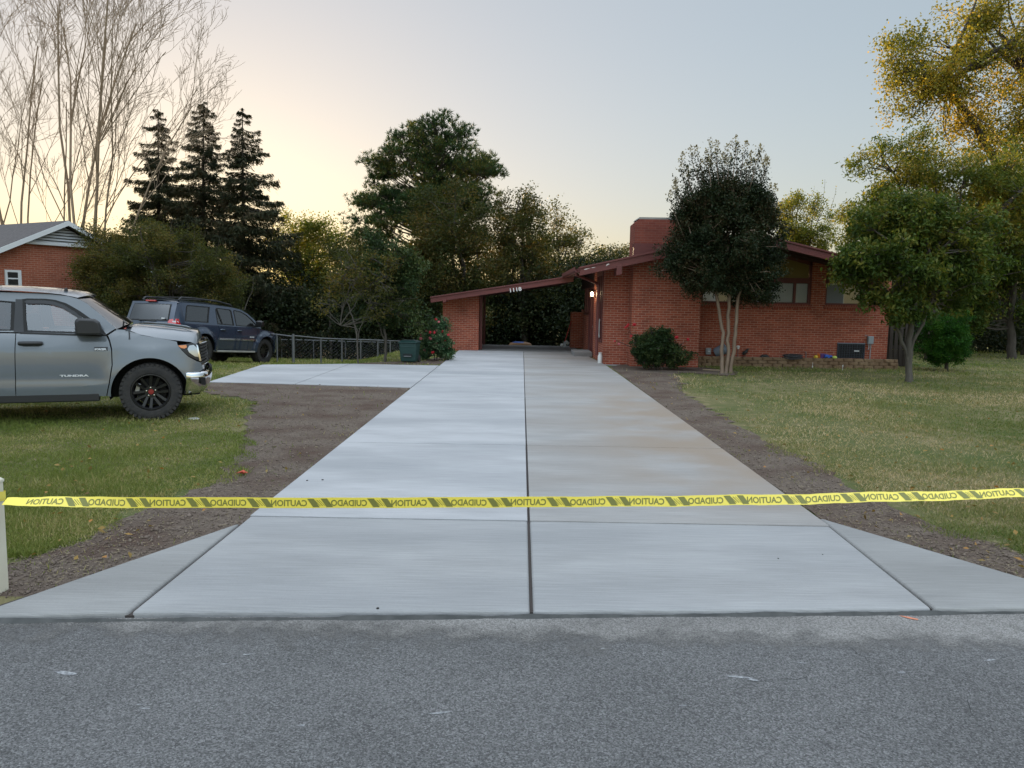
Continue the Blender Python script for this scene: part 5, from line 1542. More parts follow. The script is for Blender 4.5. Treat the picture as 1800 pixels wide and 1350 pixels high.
for sd in (-1, 1):
    b = MB()
    p_ = [(xt_(352), sd * .955, zt_(664)), (xt_(359), sd * .89, zt_(665)), (xt_(359.5), sd * .885, zt_(678)), (xt_(353), sd * .945, zt_(677))]
    c_ = Vector((xt_(340), sd * .6, zt_(671)))
    b.add([tuple(Vector(v) + (Vector(v) - c_).normalized() * .022) for v in p_] + [tuple(Vector(v) - (Vector(v) - c_).normalized() * .05) for v in p_], [(0, 1, 2, 3), (0, 1, 5, 4), (1, 2, 6, 5), (2, 3, 7, 6), (3, 0, 4, 7)])
    b.build('fog_lamp_bezel', 'seal_black', bp, world=False)
b = MB(); b.prism([(xt_(330), .93), (xt_(350), .88), (xt_(357), .5), (xt_(358), 0), (xt_(357), -.5), (xt_(350), -.88), (xt_(330), -.93)], zt_(657), zt_(641), 'Z'); b.build('valance', 'pickup_paint', troot, world=False, bevel=.015)
b = MB(); b.box(xt_(322), xt_(350), -.8, .8, zt_(697), zt_(688)); b.build('air_dam', 'black_plastic', troot, world=False, bevel=.02)
# wheel-well liners, dark inner body, chassis and running boards
for x_ in (0.0, -3.72):
    for sd in (-1, 1):
        a = arc(x_, .405, .545, -10, 190, 22)
        b = MB(); n_ = len(a)
        b.add([(x, sd * .93, z) for x, z in a] + [(x, sd * .52, z) for x, z in a], [(i, i + 1, n_ + i + 1, n_ + i) for i in range(n_ - 1)])
        b.add([(x, sd * .52, z) for x, z in a], [tuple(range(n_))])
        b.build('wheel_well', 'seal_black', troot, world=False, fix=False)
b = MB(); b.box(-3.1, -.62, -.90, .90, .40, .60); b.box(-3.05, -.60, -.90, -.86, .45, 1.2); b.box(-3.05, -.60, .86, .90, .45, 1.2); b.box(-5.0, .5, -.45, .45, .32, .46); b.box(-.5, .6, -.5, .5, .46, 1.15)
b.build('underbody', 'seal_black', troot, world=False)
for sd in (-1, 1):
    b = MB(); y0, y1 = sorted((sd * .88, sd * .985)); b.box(-3.1, -.66, y0, y1, .31, lo_z + .02)
    b.build('running_board', 'black_plastic', troot, world=False, bevel=.015)
# bed and tail (outside the frame)
bedp = [(-3.05, .36), (-3.05, 1.30), (-5.05, 1.30), (-5.10, 1.2), (-5.10, .55), (-5.0, .45), (-4.24, .40)] + arc(-3.72, .405, .515, 0, 180, 20)[::-1][0:] + [(-3.19, .36)]
T.panel('bed_side', bedp, 'pickup_paint', step=.1)
b = MB(); b.box(-5.12, -5.06, -.90, .90, .55, 1.28); b.build('tailgate', 'pickup_paint', troot, bevel=.02, world=False)
b = MB(); b.box(-5.06, -3.08, -.86, .86, .72, .76); b.box(-3.12, -3.07, -.86, .86, .72, 1.28); b.build('bed_floor', 'black_plastic', troot, world=False)
b = MB(); b.box(-5.25, -5.1, -.95, .95, .42, .62); b.build('rear_bumper', 'chrome', troot, bevel=.03, world=False)
for sd in (-1, 1):
    b = MB(); y0, y1 = sorted((sd * .90, sd * .965)); b.box(-5.125, -5.03, y0, y1, .80, 1.26); b.build('tail_lamp', 'lens_red', troot, bevel=.015, world=False)
b = MB(); b.add([(-3.04, -.72, 1.80), (-3.04, .72, 1.80), (-3.08, .80, 1.30), (-3.08, -.80, 1.30)], [(0, 1, 2, 3)]); b.build('rear_window', 'tinted_glass', troot, world=False, fix=False)
# cabin
b = MB(); b.box(-2.95, -.55, -.84, .84, .60, .64); b.box(-.72, -.42, -.84, .84, .8, 1.26); b.build('dashboard', 'black_plastic', troot, world=False, bevel=.03)
for xs_, ys_2 in ((-1.62, -.42), (-1.62, .42), (-2.7, -.4), (-2.7, .4)):
    b = MB(); b.box(xs_ - .05, xs_ + .5, ys_2 - .27, ys_2 + .27, .72, .92)
    Ms = Matrix.Translation((xs_, ys_2, .9)) @ Matrix.Rotation(R(-14), 4, 'Y')
    b.box(-.09, .07, -.26, .26, 0, .62, M=Ms); b.box(-.06, .05, -.13, .13, .66, .86, M=Ms)
    b.build('seat', 'seat_cloth', troot, bevel=.04, seg=3, world=False)
b = MB(); Ms = Matrix.Translation((-.95, .42, 1.22)) @ Matrix.Rotation(R(65), 4, 'Y')
cir = [(.19 * math.cos(t), .19 * math.sin(t), 0) for t in np.linspace(0, 2 * math.pi, 25)]
b.tube([Ms @ Vector(c) for c in cir], .018, 8, cap=False); b.tube([Ms @ Vector((-.19, 0, 0)), Ms @ Vector((.19, 0, 0))], .016, 6); b.tube([Ms @ Vector((0, 0, 0)), Ms @ Vector((0, 0, -.35))], .03, 8)
b.build('steering_wheel', 'black_plastic', troot, smooth_=True, world=False)
# badges
letters(T, 'TUNDRA', xt_(107), zt_(659.0),   .036, 'badge_silver', D1[-1], stretch=2.35)
T.panel('badge', q((168, 609), (191.5, 609), (191.5, 615.5), (168, 615.5)), 'gloss_black', lift=.004, depth=.006, sides=(-1,), parent=D1)
letters(T, 'iFORCE', xt_(169), zt_(614.3), .036, 'badge_silver', D1[-1], lift=.006, stretch=1.0)
letters(T, '5.7L', xt_(182), zt_(614.3), .036, 'badge_silver', D1[-1], lift=.006, stretch=.9)
for x_ in (0.0, -3.72):
    for sd in (-1, 1):
        wheel(troot, x_, sd * .83, .42, .285, .262, 6, sd, 'cap_red')

# ---------------- dark blue SUV behind it
SA = R(72)
sroot = thing('suv', 'dark blue SUV with roof rails and black wheels seen from behind at an angle', 'SUV', (0, 0, 0), 0)
_f = Vector((math.cos(SA), math.sin(SA), 0)); _r = Vector((math.sin(SA), -math.cos(SA), 0))
sp0 = Vector((-8.9, 20.25, 0)) - _r * .93 + _f * 1.05           # between the rear wheels
sroot.location = (sp0.x, sp0.y, float(gz(sp0.x, sp0.y)) + .01)
sroot.rotation_euler = (0, R(4.0), SA)
def sside(x, z):
    """x from the rear axle"""
    y = .925 - .07 * ((z - .75) / .6) ** 2 if z < 1.10 else .925 - .07 * (.35 / .6) ** 2 - .30 * (z - 1.10)
    y -= .16 * max(0.0, (x - 3.0) / .72) ** 2.2
    y -= .10 * max(0.0, (-.55 - x) / .5) ** 2.0
    for cx_ in (0.0, 2.79):
        d = math.hypot(x - cx_, z - .40)
        if z > .2: y += .05 * math.exp(-((d - .47) / .085) ** 4)
    return y
U = Car(sroot, sside)
A1 = arc(0, .40, .46, -6, 186, 22); A2 = arc(2.79, .40, .46, -6, 186, 22)
U.panel('quarter_panel', [(-.98, .60), (-1.02, .80), (-1.02, .98), (-1.0, 1.10), (.62, 1.10), (.66, .92), (.56, .72)] + arc(0, .40, .46, 28, 186, 18) + [(-.60, .45), (-.9, .50)], 'suv_paint', step=.06)
rdr = [(.635, 1.10), (.675, .92), (.575, .70)] + arc(0, .40, .46, 24, 3, 6) + [(.55, .42), (1.36, .42), (1.36, 1.10)]
fdr = [(1.372, 1.10), (1.372, .42), (2.30, .42), (2.30, .50)] + arc(2.79, .40, .46, 165, 150, 4) + [(2.36, .72), (2.40, .95), (2.43, 1.08)]
fdr = [(1.372, 1.10), (1.372, .42), (2.26, .42), (2.30, .60), (2.36, .80), (2.40, .98), (2.42, 1.095)]
S1 = U.panel('rear_door', rdr, 'suv_paint', step=.07)
S2 = U.panel('front_door', fdr, 'suv_paint', step=.07)
U.panel('front_wing', [(2.435, 1.085), (2.415, .98), (2.375, .80), (2.315, .60), (2.275, .42)] + arc(2.79, .40, .46, 178, -6, 22) + [(3.40, .40), (3.62, .52), (3.66, .66), (3.62, .86), (3.50, .93), (3.1, 1.02)], 'suv_paint', step=.06)
sw0 = [(-.66, 1.17), (-.50, 1.56), (-.44, 1.60), (.42, 1.605), (.30, 1.36), (.22, 1.17)]
sw1 = [(.62, 1.15), (.66, 1.55), (.74, 1.60), (1.30, 1.59), (1.34, 1.55), (1.32, 1.14)]
sw2 = [(1.43, 1.14), (1.45, 1.56), (1.50, 1.585), (1.80, 1.56), (2.02, 1.48), (2.22, 1.35), (2.42, 1.18), (2.42, 1.13)]
ups = [(-1.0, 1.10), (-.965, 1.22), (-.83, 1.58), (-.72, 1.66), (0, 1.69), (.9, 1.685), (1.45, 1.66), (1.80, 1.62), (2.08, 1.52), (2.34, 1.36), (2.58, 1.14), (2.60, 1.07), (2.44, 1.10)]
U.panel('cabin_side', ups, 'suv_paint', holes=[sw0, sw1, sw2], step=.06)
for w_, D, nm in ((sw0, sroot, 'quarter_window'), (sw1, S1, 'window'), (sw2, S2, 'window')):
    U.panel(nm, shr(w_, 1.015), 'tinted_glass' if nm != 'window' or D is S1 else 'tinted_glass', lift=-.012, depth=0, step=.12, parent=D)
    U.panel('window_trim', shr(w_, 1.05), 'seal_black', holes=[shr(w_, .95)], lift=.002, depth=.014, step=.12, parent=D)
U.panel('quarter_light_bar', [(.80, 1.14), (.70, 1.60), (.74, 1.60), (.845, 1.14)], 'seal_black', lift=.004, depth=.012, parent=S1)
for a, D in ((A1, None), (A2, None)):
    cx_ = 0 if a is A1 else 2.79
    U.panel('wheel_arch_flare', arc(cx_, .40, .575, -4, 184, 22) + arc(cx_, .40, .455, 184, -4, 22), 'suv_paint', lift=.022, depth=.04, step=.2)
for D, x0_, x1_ in ((S1, .66, 1.355), (S2, 1.378, 2.33)):
    U.panel('side_moulding', [(x0_, .70), (x1_, .70), (x1_, .755), (x0_, .755)], 'chrome', lift=.012, depth=.014, parent=D)
for D, x0_ in ((S1, .70), (S2, 1.45)):
    for sd in (-1, 1):
        ym = sside(x0_ + .1, .99)
        MB().tube([(x0_, sd * (ym + .002), .985), (x0_ + .04, sd * (ym + .035), .99), (x0_ + .17, sd * (ym + .035), .99), (x0_ + .21, sd * (ym + .002), .985)], .02, 8).build('handle', 'suv_paint', D[sd], smooth_=True, world=False)
for sd in (-1, 1):
    ym = sside(2.3, 1.2)
    b = MB(); V = []
    ring = [(-.02, -.09), (-.04, .07), (0, .11), (.10, .09), (.13, 0), (.10, -.09)]
    for dy, sc in ((.06, .85), (.10, 1.0), (.24, 1.0), (.29, .8)): V += [(2.30 + a * sc, sd * (ym + dy), 1.22 + c_ * sc) for a, c_ in ring]
    k = 6
    b.add(V, [(i * k + j, i * k + (j + 1) % k, (i + 1) * k + (j + 1) % k, (i + 1) * k + j) for i in range(3) for j in range(k)] + [tuple(range(k)), tuple(range(3 * k, 4 * k))])
    y0, y1 = sorted((sd * (ym - .02), sd * (ym + .09))); b.box(2.31, 2.40, y0, y1, 1.14, 1.19)
    b.build('side_mirror', 'gloss_black', S2[sd], smooth_=True, bevel=.012, world=False)
    y0, y1 = sorted((sd * .82, sd * .95)); b = MB(); b.box(.50, 2.28, y0, y1, .345, .40); b.build('running_board', 'cement_cap', sroot, bevel=.012, world=False)
U.loft('hood', [(3.62, .80, .78, .68, .10), (3.60, .92, .86, .70, .10), (3.50, .99, .925, .76, .06), (3.2, 1.06, .995, .84, 0), (2.8, 1.11, 1.06, .87, 0), (2.58, 1.12, 1.08, .875, .10)], 'suv_paint', p=3, n=15)
U.loft('windscreen', [(2.60, 1.12, 1.08, .85, .10), (2.34, 1.34, 1.335, .80, .13), (2.08, 1.535, 1.515, .74, .14), (1.92, 1.625, 1.59, .72, .15)], 'tinted_glass', p=2.2)
U.loft('roof', [(1.94, 1.63, 1.588, .72, .15), (1.75, 1.685, 1.632, .735, .12), (1.3, 1.735, 1.672, .738, .04), (.6, 1.765, 1.69, .738, 0), (0, 1.77, 1.692, .738, 0), (-.5, 1.755, 1.68, .738, -.02), (-.72, 1.725, 1.655, .735, -.10), (-.80, 1.70, 1.64, .73, -.12)], 'suv_paint', p=2.8)
# rear: tailgate with window, lamps, wiper, plate, bumper
def rear_x(z): return -(.79 + .20 * max(0, min(1, (1.62 - z) / .55)) ** .8)
def rgrid(name, y0, y1, z0, z1, m, off=0.0, parent=None, taper=0.0, n=11, mz_=7):
    b = MB(); V = []
    for i in range(mz_):
        z = z0 + (z1 - z0) * i / (mz_ - 1)
        for j in range(n):
            t = -1 + 2 * j / (n - 1)
            hw_ = (y1 - y0) / 2 - taper * (z - z0)
            y = (y0 + y1) / 2 + t * hw_
            V.append((rear_x(z) - off + .13 * (abs(y) / .85) ** 2.6 - .13, y, z))
    b.add(V, [(i * n + j, (i + 1) * n + j, (i + 1) * n + j + 1, i * n + j + 1) for i in range(mz_ - 1) for j in range(n - 1)])
    return b.build(name, m, parent or sroot, smooth_=True, world=False, fix=False)
tg = rgrid('tailgate', -.835, .835, .62, 1.665, 'suv_paint', 0, taper=.085, n=15, mz_=13)
gw = rgrid('rear_window', -.63, .63, 1.17, 1.58, 'tinted_glass', .012, tg, taper=.10)
rgrid('window_trim', -.665, .665, 1.14, 1.61, 'seal_black', .006, tg, taper=.10)
MB().box(-.985, -.93, -.16, .16, 1.655, 1.695).build('brake_light', 'lens_red', tg, bevel=.01, world=False)
b = MB().tube([(rear_x(1.17) - .16, -.30, 1.13), (rear_x(1.17) - .165, .22, 1.155)], .014, 6); b.tube([(rear_x(1.12) - .15, .22, 1.12), (rear_x(1.17) - .165, .22, 1.155)], .022, 6); b.build('wiper', 'black_plastic', tg, smooth_=True, world=False)
MB().box(-1.15, -1.105, -.24, .24, .88, 1.05).build('plate_recess', 'gloss_black', tg, world=False, bevel=.01)
MB().box(-1.16, -1.151, -.15, .15, .90, 1.02).build('number_plate', 'plate', tg, world=False)
b = MB(); b.add([(rear_x(1.2) - .145, -.58, 1.19), (rear_x(1.2) - .145, -.47, 1.19), (rear_x(1.2) - .145, -.47, 1.225), (rear_x(1.2) - .145, -.58, 1.225)], [(0, 1, 2, 3)]); b.build('sticker', 'plate', gw, world=False, fix=False)
for sd in (-1, 1):
    b = MB(); V = []
    for z, xa, xb in ((.84, -.80, -1.03), (.96, -.76, -1.03), (1.10, -.86, -1.00), (1.21, -.865, -.955)):
        ya = sside(xa, z) + .012
        V += [(xa, sd * ya, z), (xb + .02, sd * (ya - .02), z), (xb - .03, sd * (ya - .10), z), (xb - .06, sd * (ya - .22), z)]
    b.add(V, [(i * 4 + j, i * 4 + j + 1, (i + 1) * 4 + j + 1, (i + 1) * 4 + j) for i in range(3) for j in range(3)])
    tl = b.build('tail_lamp', 'lens_red', sroot, smooth_=True, world=False)
    b = MB(); V = []
    for z in (1.10, 1.15):
        xa = -.90; ya = sside(xa, z) + .016
        V += [(xa, sd * ya, z), (-.98, sd * (ya - .02), z), (-1.02, sd * (ya - .09), z)]
    b.add(V, [(0, 1, 4, 3), (1, 2, 5, 4)]); b.build('reversing_lens', 'plate', tl, world=False)
b = MB(); pl_ = [(-.62, .90), (-.85, .89), (-1.05, .80), (-1.14, .55), (-1.16, 0)]; pl_ = pl_ + [(x, -y) for x, y in pl_[-2::-1]]
b.prism(pl_, .45, .72, 'Z'); b.build('rear_bumper', 'suv_paint', sroot, bevel=.03, world=False)
b = MB(); pl_ = [(3.36, .86), (3.58, .78), (3.72, .60), (3.78, 0)]; pl_ = pl_ + [(x, -y) for x, y in pl_[-2::-1]]
b.prism(pl_, .38, .66, 'Z'); b.build('front_bumper', 'suv_paint', sroot, bevel=.04, world=False)
b = MB(); b.box(3.5, 3.70, -.5, .5, .67, .85); b.build('grille', 'gloss_black', sroot, bevel=.02, world=False)
for sd in (-1, 1):
    b = MB(); y0, y1 = sorted((sd * .52, sd * .74)); b.box(3.45, 3.64, y0, y1, .68, .86); b.build('headlight', 'lens_clear', sroot, bevel=.02, world=False)
    b = MB(); b.tube([(-.62, sd * .60, 1.72), (-.52, sd * .60, 1.80), (0, sd * .61, 1.82), (1.0, sd * .61, 1.80), (1.48, sd * .60, 1.745), (1.55, sd * .60, 1.70)], [.03, .026, .02, .02, .026, .03], 8)
    b.build('roof_rail', 'black_plastic', sroot, smooth_=True, world=False)
for x_ in (-.1, .85):
    MB().bar((x_, -.62, 1.835), (x_, .62, 1.835), .05, .025).build('roof_crossbar', 'black_plastic', sroot, world=False)
for x_ in (0.0, 2.79):
    for sd in (-1, 1):
        a = arc(x_, .40, .49, -10, 190, 20); n_ = len(a)
        b = MB(); b.add([(x, sd * .87, z) for x, z in a] + [(x, sd * .5, z) for x, z in a], [(i, i + 1, n_ + i + 1, n_ + i) for i in range(n_ - 1)])
        b.add([(x, sd * .5, z) for x, z in a], [tuple(range(n_))]); b.build('wheel_well', 'seal_black', sroot, world=False, fix=False)
        wheel(sroot, x_, sd * .79, .395, .25, .235, 6, sd)
b = MB(); b.box(-.9, 3.3, -.5, .5, .30, .62); b.box(.5, 2.3, -.86, .86, .40, .60); b.box(.5, 2.3, -.86, -.83, .6, 1.05); b.box(.5, 2.3, .83, .86, .6, 1.05); b.build('underbody', 'seal_black', sroot, world=False)
for xs_, ys_2 in ((1.35, -.38), (1.35, .38), (.45, -.36), (.45, .36)):
    b = MB(); b.box(xs_ - .05, xs_ + .45, ys_2 - .24, ys_2 + .24, .66, .84)
    Ms = Matrix.Translation((xs_, ys_2, .82)) @ Matrix.Rotation(R(-14), 4, 'Y')
    b.box(-.08, .06, -.23, .23, 0, .5, M=Ms); b.box(-.05, .05, -.12, .12, .54, .72, M=Ms)
    b.build('seat', 'black_plastic', sroot, bevel=.03, world=False)
letters(U, '4RUNNER', 2.02, .80, .05, 'badge_silver', S2[-1], stretch=.95)
# ------------------------------------------------------------------ yard objects
mat('galvanized', (0.17, 0.175, 0.18), 0.5, metal=.6)
mat('bin_green', (0.010, 0.040, 0.036), 0.5, var=(0.016, 0.05, 0.045), scale=5)
mat('bin_dark', (0.006, 0.012, 0.012), 0.7)
mat('block_tan', (0.20, 0.125, 0.070), 0.95, var=(0.13, 0.078, 0.045), scale=7, bump=.8, bscale=20, var2=(0.25, 0.17, 0.10), scale2=2.5)
mat('ac_dark', (0.020, 0.026, 0.040), 0.5)
mat('ac_top', (0.12, 0.14, 0.17), 0.5)
mat('box_grey', (0.27, 0.30, 0.33), 0.5)
mat('bucket_blue', (0.25, 0.30, 0.37), 0.45)
mat('hose_dark', (0.03, 0.028, 0.03), 0.6)
for nm_, c_ in (('toy_yellow', (.62, .42, .03)), ('toy_orange', (.65, .17, .03)), ('toy_purple', (.11, .04, .17)), ('toy_blue', (.03, .12, .50)), ('toy_lime', (.50, .60, .12)), ('toy_red', (.45, .03, .03))):
    mat(nm_, c_, .4)
mat('old_wood', (0.045, 0.036, 0.030), 0.95, var=(0.08, 0.065, 0.05), scale=6, stretch=(3, 3, .3), bump=.5)
mat('tan_plastic', (0.45, 0.24, 0.11), 0.6)
mat('jug_white', (0.72, 0.72, 0.70), 0.5)
mat('post_cream', (0.70, 0.66, 0.54), 0.6, var=(0.60, 0.56, 0.45), scale=5, bump=.1)
mat('tape_yellow', (0.86, 0.70, 0.09), 0.42, coat=.3)
mat('tape_ink', (0.19, 0.19, 0.042), 0.5)
mat('ink_black', (0.015, 0.015, 0.014), 0.5)
mat('red_leaf', (0.45, 0.07, 0.035), 0.7)
mat('stone_pale', (0.42, 0.41, 0.38), 0.9, var=(0.3, 0.29, 0.27), scale=12, bump=.5)
mat('board_tan', (0.34, 0.26, 0.17), 0.9)
mat('spray_orange', (0.60, 0.22, 0.13), 0.9)

# chain-link fences
def fence(label, pts, hts, group):
    """pts: ground points of the posts in order"""
    root = thing('chain_link_fence', label, 'fence', tuple(pts[0]), 0, group)
    tops = [p + Vector((0, 0, h)) for p, h in zip(pts, hts)]
    b = MB().tube(tops, .022, 6); b.build('top_rail', 'galvanized', root, smooth_=True)
    for i, (p, t_) in enumerate(zip(pts, tops)):
        b = MB().tube([p - Vector((0, 0, .05)), t_ + Vector((0, 0, .05 if i == 0 else .0))], .036 if i == 0 else .024, 8); b.build('post', 'galvanized', root, smooth_=True)
    b = MB()
    for a, c, h0, h1 in zip(pts, pts[1:], hts, hts[1:]):
        n_ = max(2, int((c - a).length / .16))
        for k in range(-7, n_):
            for up in (0, 1):
                u0, u1 = k / n_, (k + 7) / n_
                p0 = a.lerp(c, u0) + Vector((0, 0, (0.03 if up else h0))); p1 = a.lerp(c, u1) + Vector((0, 0, (h1 if up else .03)))
                t0_ = max(0, -u0 / (u1 - u0)); t1_ = min(1, (1 - u0) / (u1 - u0))
                if t1_ > t0_: b.tube([p0.lerp(p1, t0_), p0.lerp(p1, t1_)], .0013, 3, cap=False)
    b.build('wire_mesh', 'galvanized', root, fix=False)
    return root
gA = 'chain-link fences beside the parking pad'
tp = GT(516, 640)
def fpost(px, Y, toppy):
    p = P(px, 600, Y); p.z = float(gz(p.x, Y))
    return p, P(px, toppy, Y).z - p.z
def run(lst):
    a = [fpost(*l) for l in lst]
    return [x[0] for x in a], [x[1] for x in a]
Yt = tp.y
fence('wire fence run with thick end post, passing behind the trash bin', *run([(516, Yt, 590), (564, Yt + .9, 594.5), (601, Yt + 1.6, 596), (634, Yt + 2.2, 597), (664, Yt + 2.8, 598), (686, Yt + 3.2, 599), (712, Yt + 3.7, 600)]), gA)
fence('short wire fence run from the thick post towards the SUV', *run([(515, Yt + .14, 591.5), (487, Yt + .5, 588), (450, Yt + 1.2, 584)]), gA)
fence('farther wire fence run crossing the back yard grass', *run([(470, 37, 596.5), (495, 37, 597), (551, 37.2, 598), (607, 37.4, 600), (665, 37.6, 601.5), (706, 37.8, 603)]), gA)

# wheeled trash bin
bp_ = GT(720, 637.5); k = bp_.y / FPX
tb = thing('trash_bin', 'dark green wheeled trash bin standing left of the rose bush', 'trash bin', tuple(bp_), R(-8))
w_, h_, d_ = 33 * k, 40 * k, 30 * k
def taper(b, w0, d0, z0, w1, d1, z1, n=1):
    V = [(sx * w0 / 2, sy * d0 / 2, z0) for sx, sy in ((-1, -1), (1, -1), (1, 1), (-1, 1))] + [(sx * w1 / 2, sy * d1 / 2, z1) for sx, sy in ((-1, -1), (1, -1), (1, 1), (-1, 1))]
    return b.add(V, [(3, 2, 1, 0), (4, 5, 6, 7), (0, 1, 5, 4), (1, 2, 6, 5), (2, 3, 7, 6), (3, 0, 4, 7)])
taper(MB(), w_ * .80, d_ * .76, .04, w_ * .97, d_ * .97, h_ * .88).build('body', 'bin_green', tb, bevel=.03, seg=3, world=False)
lid = MB(); taper(lid, w_ * 1.06, d_ * 1.1, h_ * .885, w_ * 1.02, d_ * 1.06, h_ * .93); taper(lid, w_ * .98, d_ * 1.02, h_ * .93, w_ * .7, d_ * .7, h_ * 1.0)
ld = lid.build('lid', 'bin_green', tb, bevel=.015, world=False)
MB().tube([(-w_ * .42, d_ * .62, h_ * .9), (w_ * .42, d_ * .62, h_ * .9)], .02, 8).build('handle', 'bin_green', tb, world=False, smooth_=True)
b = MB(); b.box(-w_ * .25, w_ * .25, -d_ * .47, -d_ * .40, h_ * .30, h_ * .42); b.build('lift_recess', 'bin_dark', tb, world=False, bevel=.01)
b = MB(); b.box(-w_ * .40, w_ * .40, -d_ * .485, -d_ * .42, h_ * .70, h_ * .74); b.build('rib', 'bin_green', tb, world=False, bevel=.01)
MB().tube([(-w_ * .2, -d_ * .46, h_ * .30), (w_ * .2, -d_ * .46, h_ * .30)], .012, 6).build('lift_bar', 'galvanized', tb, world=False)
for sx in (-1, 1):
    MB().lathe([(.0, sx * w_ * .46), (.11, sx * w_ * .46), (.11, sx * w_ * .37), (.0, sx * w_ * .37)], (0, d_ * .40, .11), 16, 'X').build('wheel', 'rubber', tb, world=False, smooth_=True)

# retaining wall of tan blocks and the raised bed behind it
w0, w1 = G(1206, 646), G(1561, 646)
topz = P(1400, 629, (w0.y + w1.y) / 2).z
WY = (w0.y + w1.y) / 2
rw = random.Random(9)
b = MB(); nrow = 3; rh = topz / nrow
b.box(w0.x + .02, w1.x - .02, WY + .06, WY + .2, -.08, topz - .03)
for r_i in range(nrow):
    x = w0.x - (.15 if r_i % 2 else 0)
    while x < w1.x:
        xe = min(x + .30, w1.x); xs_ = max(x, w0.x)
        if xe - xs_ > .06:
            j = rw.uniform(-.015, .015); y_ = WY + r_i * .012 + j
            pts = [(xs_ + .006, y_ + .03), (xs_ + .05, y_), (xe - .05, y_), (xe - .006, y_ + .03), (xe - .02, y_ + .15), (xs_ + .02, y_ + .15)]
            b.prism(pts, r_i * rh - (.06 if r_i == 0 else 0) + .002, (r_i + 1) * rh - .006, 'Z')
        x += .30
ret = b.build('retaining_wall', 'block_tan', None, bevel=.012)
tag(ret, 'low tan concrete block retaining wall along the front of the house', 'retaining wall')
m = MB(); m.prism([(xc1 - .1, CY + .2), (w1.x - .05, CY + .2), (w1.x - .05, LY + .02), (xc1 - .1, LY + .02)], topz - .10, topz - .025, 'Z') if False else m.box(w0.x + .03, w1.x - .03, WY + .13, LY + .02, topz - .12, topz - .03)
bed = m.build('planter_bed', 'dirt'); tag(bed, kind='structure')
BZ = topz - .03
def onbed(px, py, dy=.35):
    p = P(px, py, WY + dy); p.z = BZ
    return p
# air conditioner
AY = WY + .38
ax0, ax1 = hx(1473, AY), hx(1521, AY); at = P(1497, 602, AY).z
ac = thing('air_conditioner', 'dark square outdoor air conditioner with grille sides by the brick wall', 'air conditioner', ((ax0 + ax1) / 2, AY + .3, BZ))
MB().box(ax0 + .02, ax1 - .02, AY + .02, AY + .58, BZ + .02, at - .05).build('body', 'seal_black', ac)
b = MB()
nx_ = 11
for i in range(nx_ + 1):
    x = ax0 + (ax1 - ax0) * i / nx_; b.box(x - .006, x + .006, AY, AY + .012, BZ + .02, at - .04)
for i in range(9):
    z = BZ + .03 + (at - BZ - .08) * i / 8; b.box(ax0, ax1, AY + .004, AY + .016, z - .006, z + .006)
for i in range(8):
    y = AY + .02 + .56 * i / 7
    b.box(ax0 - .0, ax0 + .012, y - .006, y + .006, BZ + .02, at - .04)
b.box(ax0 - .005, ax0 + .03, AY - .005, AY + .03, BZ, at - .04); b.box(ax1 - .03, ax1 + .005, AY - .005, AY + .03, BZ, at - .04)
b.build('grille', 'ac_dark', ac)
b = MB(); b.box(ax0 - .01, ax1 + .01, AY - .01, AY + .61, at - .05, at - .012)
tpv = b.build('top', 'ac_top', ac, bevel=.012)
cx_, cy_ = (ax0 + ax1) / 2, AY + .3
b = MB()
for i in range(1, 6): b.tube([(cx_ + .05 * i * math.cos(t), cy_ + .05 * i * math.sin(t), at + .012) for t in np.linspace(0, 6.2832, 25)], .005, 4)
for i in range(6): b.tube([(cx_, cy_, at + .014), (cx_ + .26 * math.cos(i * 1.047), cy_ + .26 * math.sin(i * 1.047), at - .005)], .005, 4)
b.build('fan_guard', 'ac_dark', tpv)
b = MB(); lxx = hx(1507, AY - .01); lz = P(1507, 617, AY).z; b.box(lxx - .075, lxx + .075, AY - .012, AY - .004, lz - .018, lz + .018); b.build('label_plate', 'plate', ac)
# disconnect box
dY = LY - .07
dx0, dx1 = hx(1525.5, dY), hx(1535, dY); dz0, dz1 = P(1530, 605, dY).z, P(1530, 591, dY).z
db = thing('electrical_box', 'small grey electrical box on the brick wall right of the air conditioner', 'electrical box', ((dx0 + dx1) / 2, LY, dz0))
MB().box(dx0, dx1, dY - .03, LY - .003, dz0, dz1).build('box', 'box_grey', db, bevel=.008)
MB().box(dx0 + .015, dx1 - .015, dY - .036, dY - .028, dz0 + .03, dz1 - .02).build('cover', 'box_grey', db, bevel=.004)
b = MB(); xm = (dx0 + dx1) / 2
b.tube([(xm + .02, dY + .02, dz0), (xm + .02, dY + .02, BZ - .01)], .013, 6); b.tube([(xm - .03, dY + .02, dz0), (xm - .05, dY - .02, dz0 - .15), (ax1 - .02, AY + .4, BZ + .15)], .014, 6); b.build('conduit', 'box_grey', db, smooth_=True)
b = MB(); b.tube([(dx0, LY - .02, dz1 + .01), (dx0 - .08, LY - .02, dz1 + .02)], .008, 5); b.build('wire', 'box_grey', db)
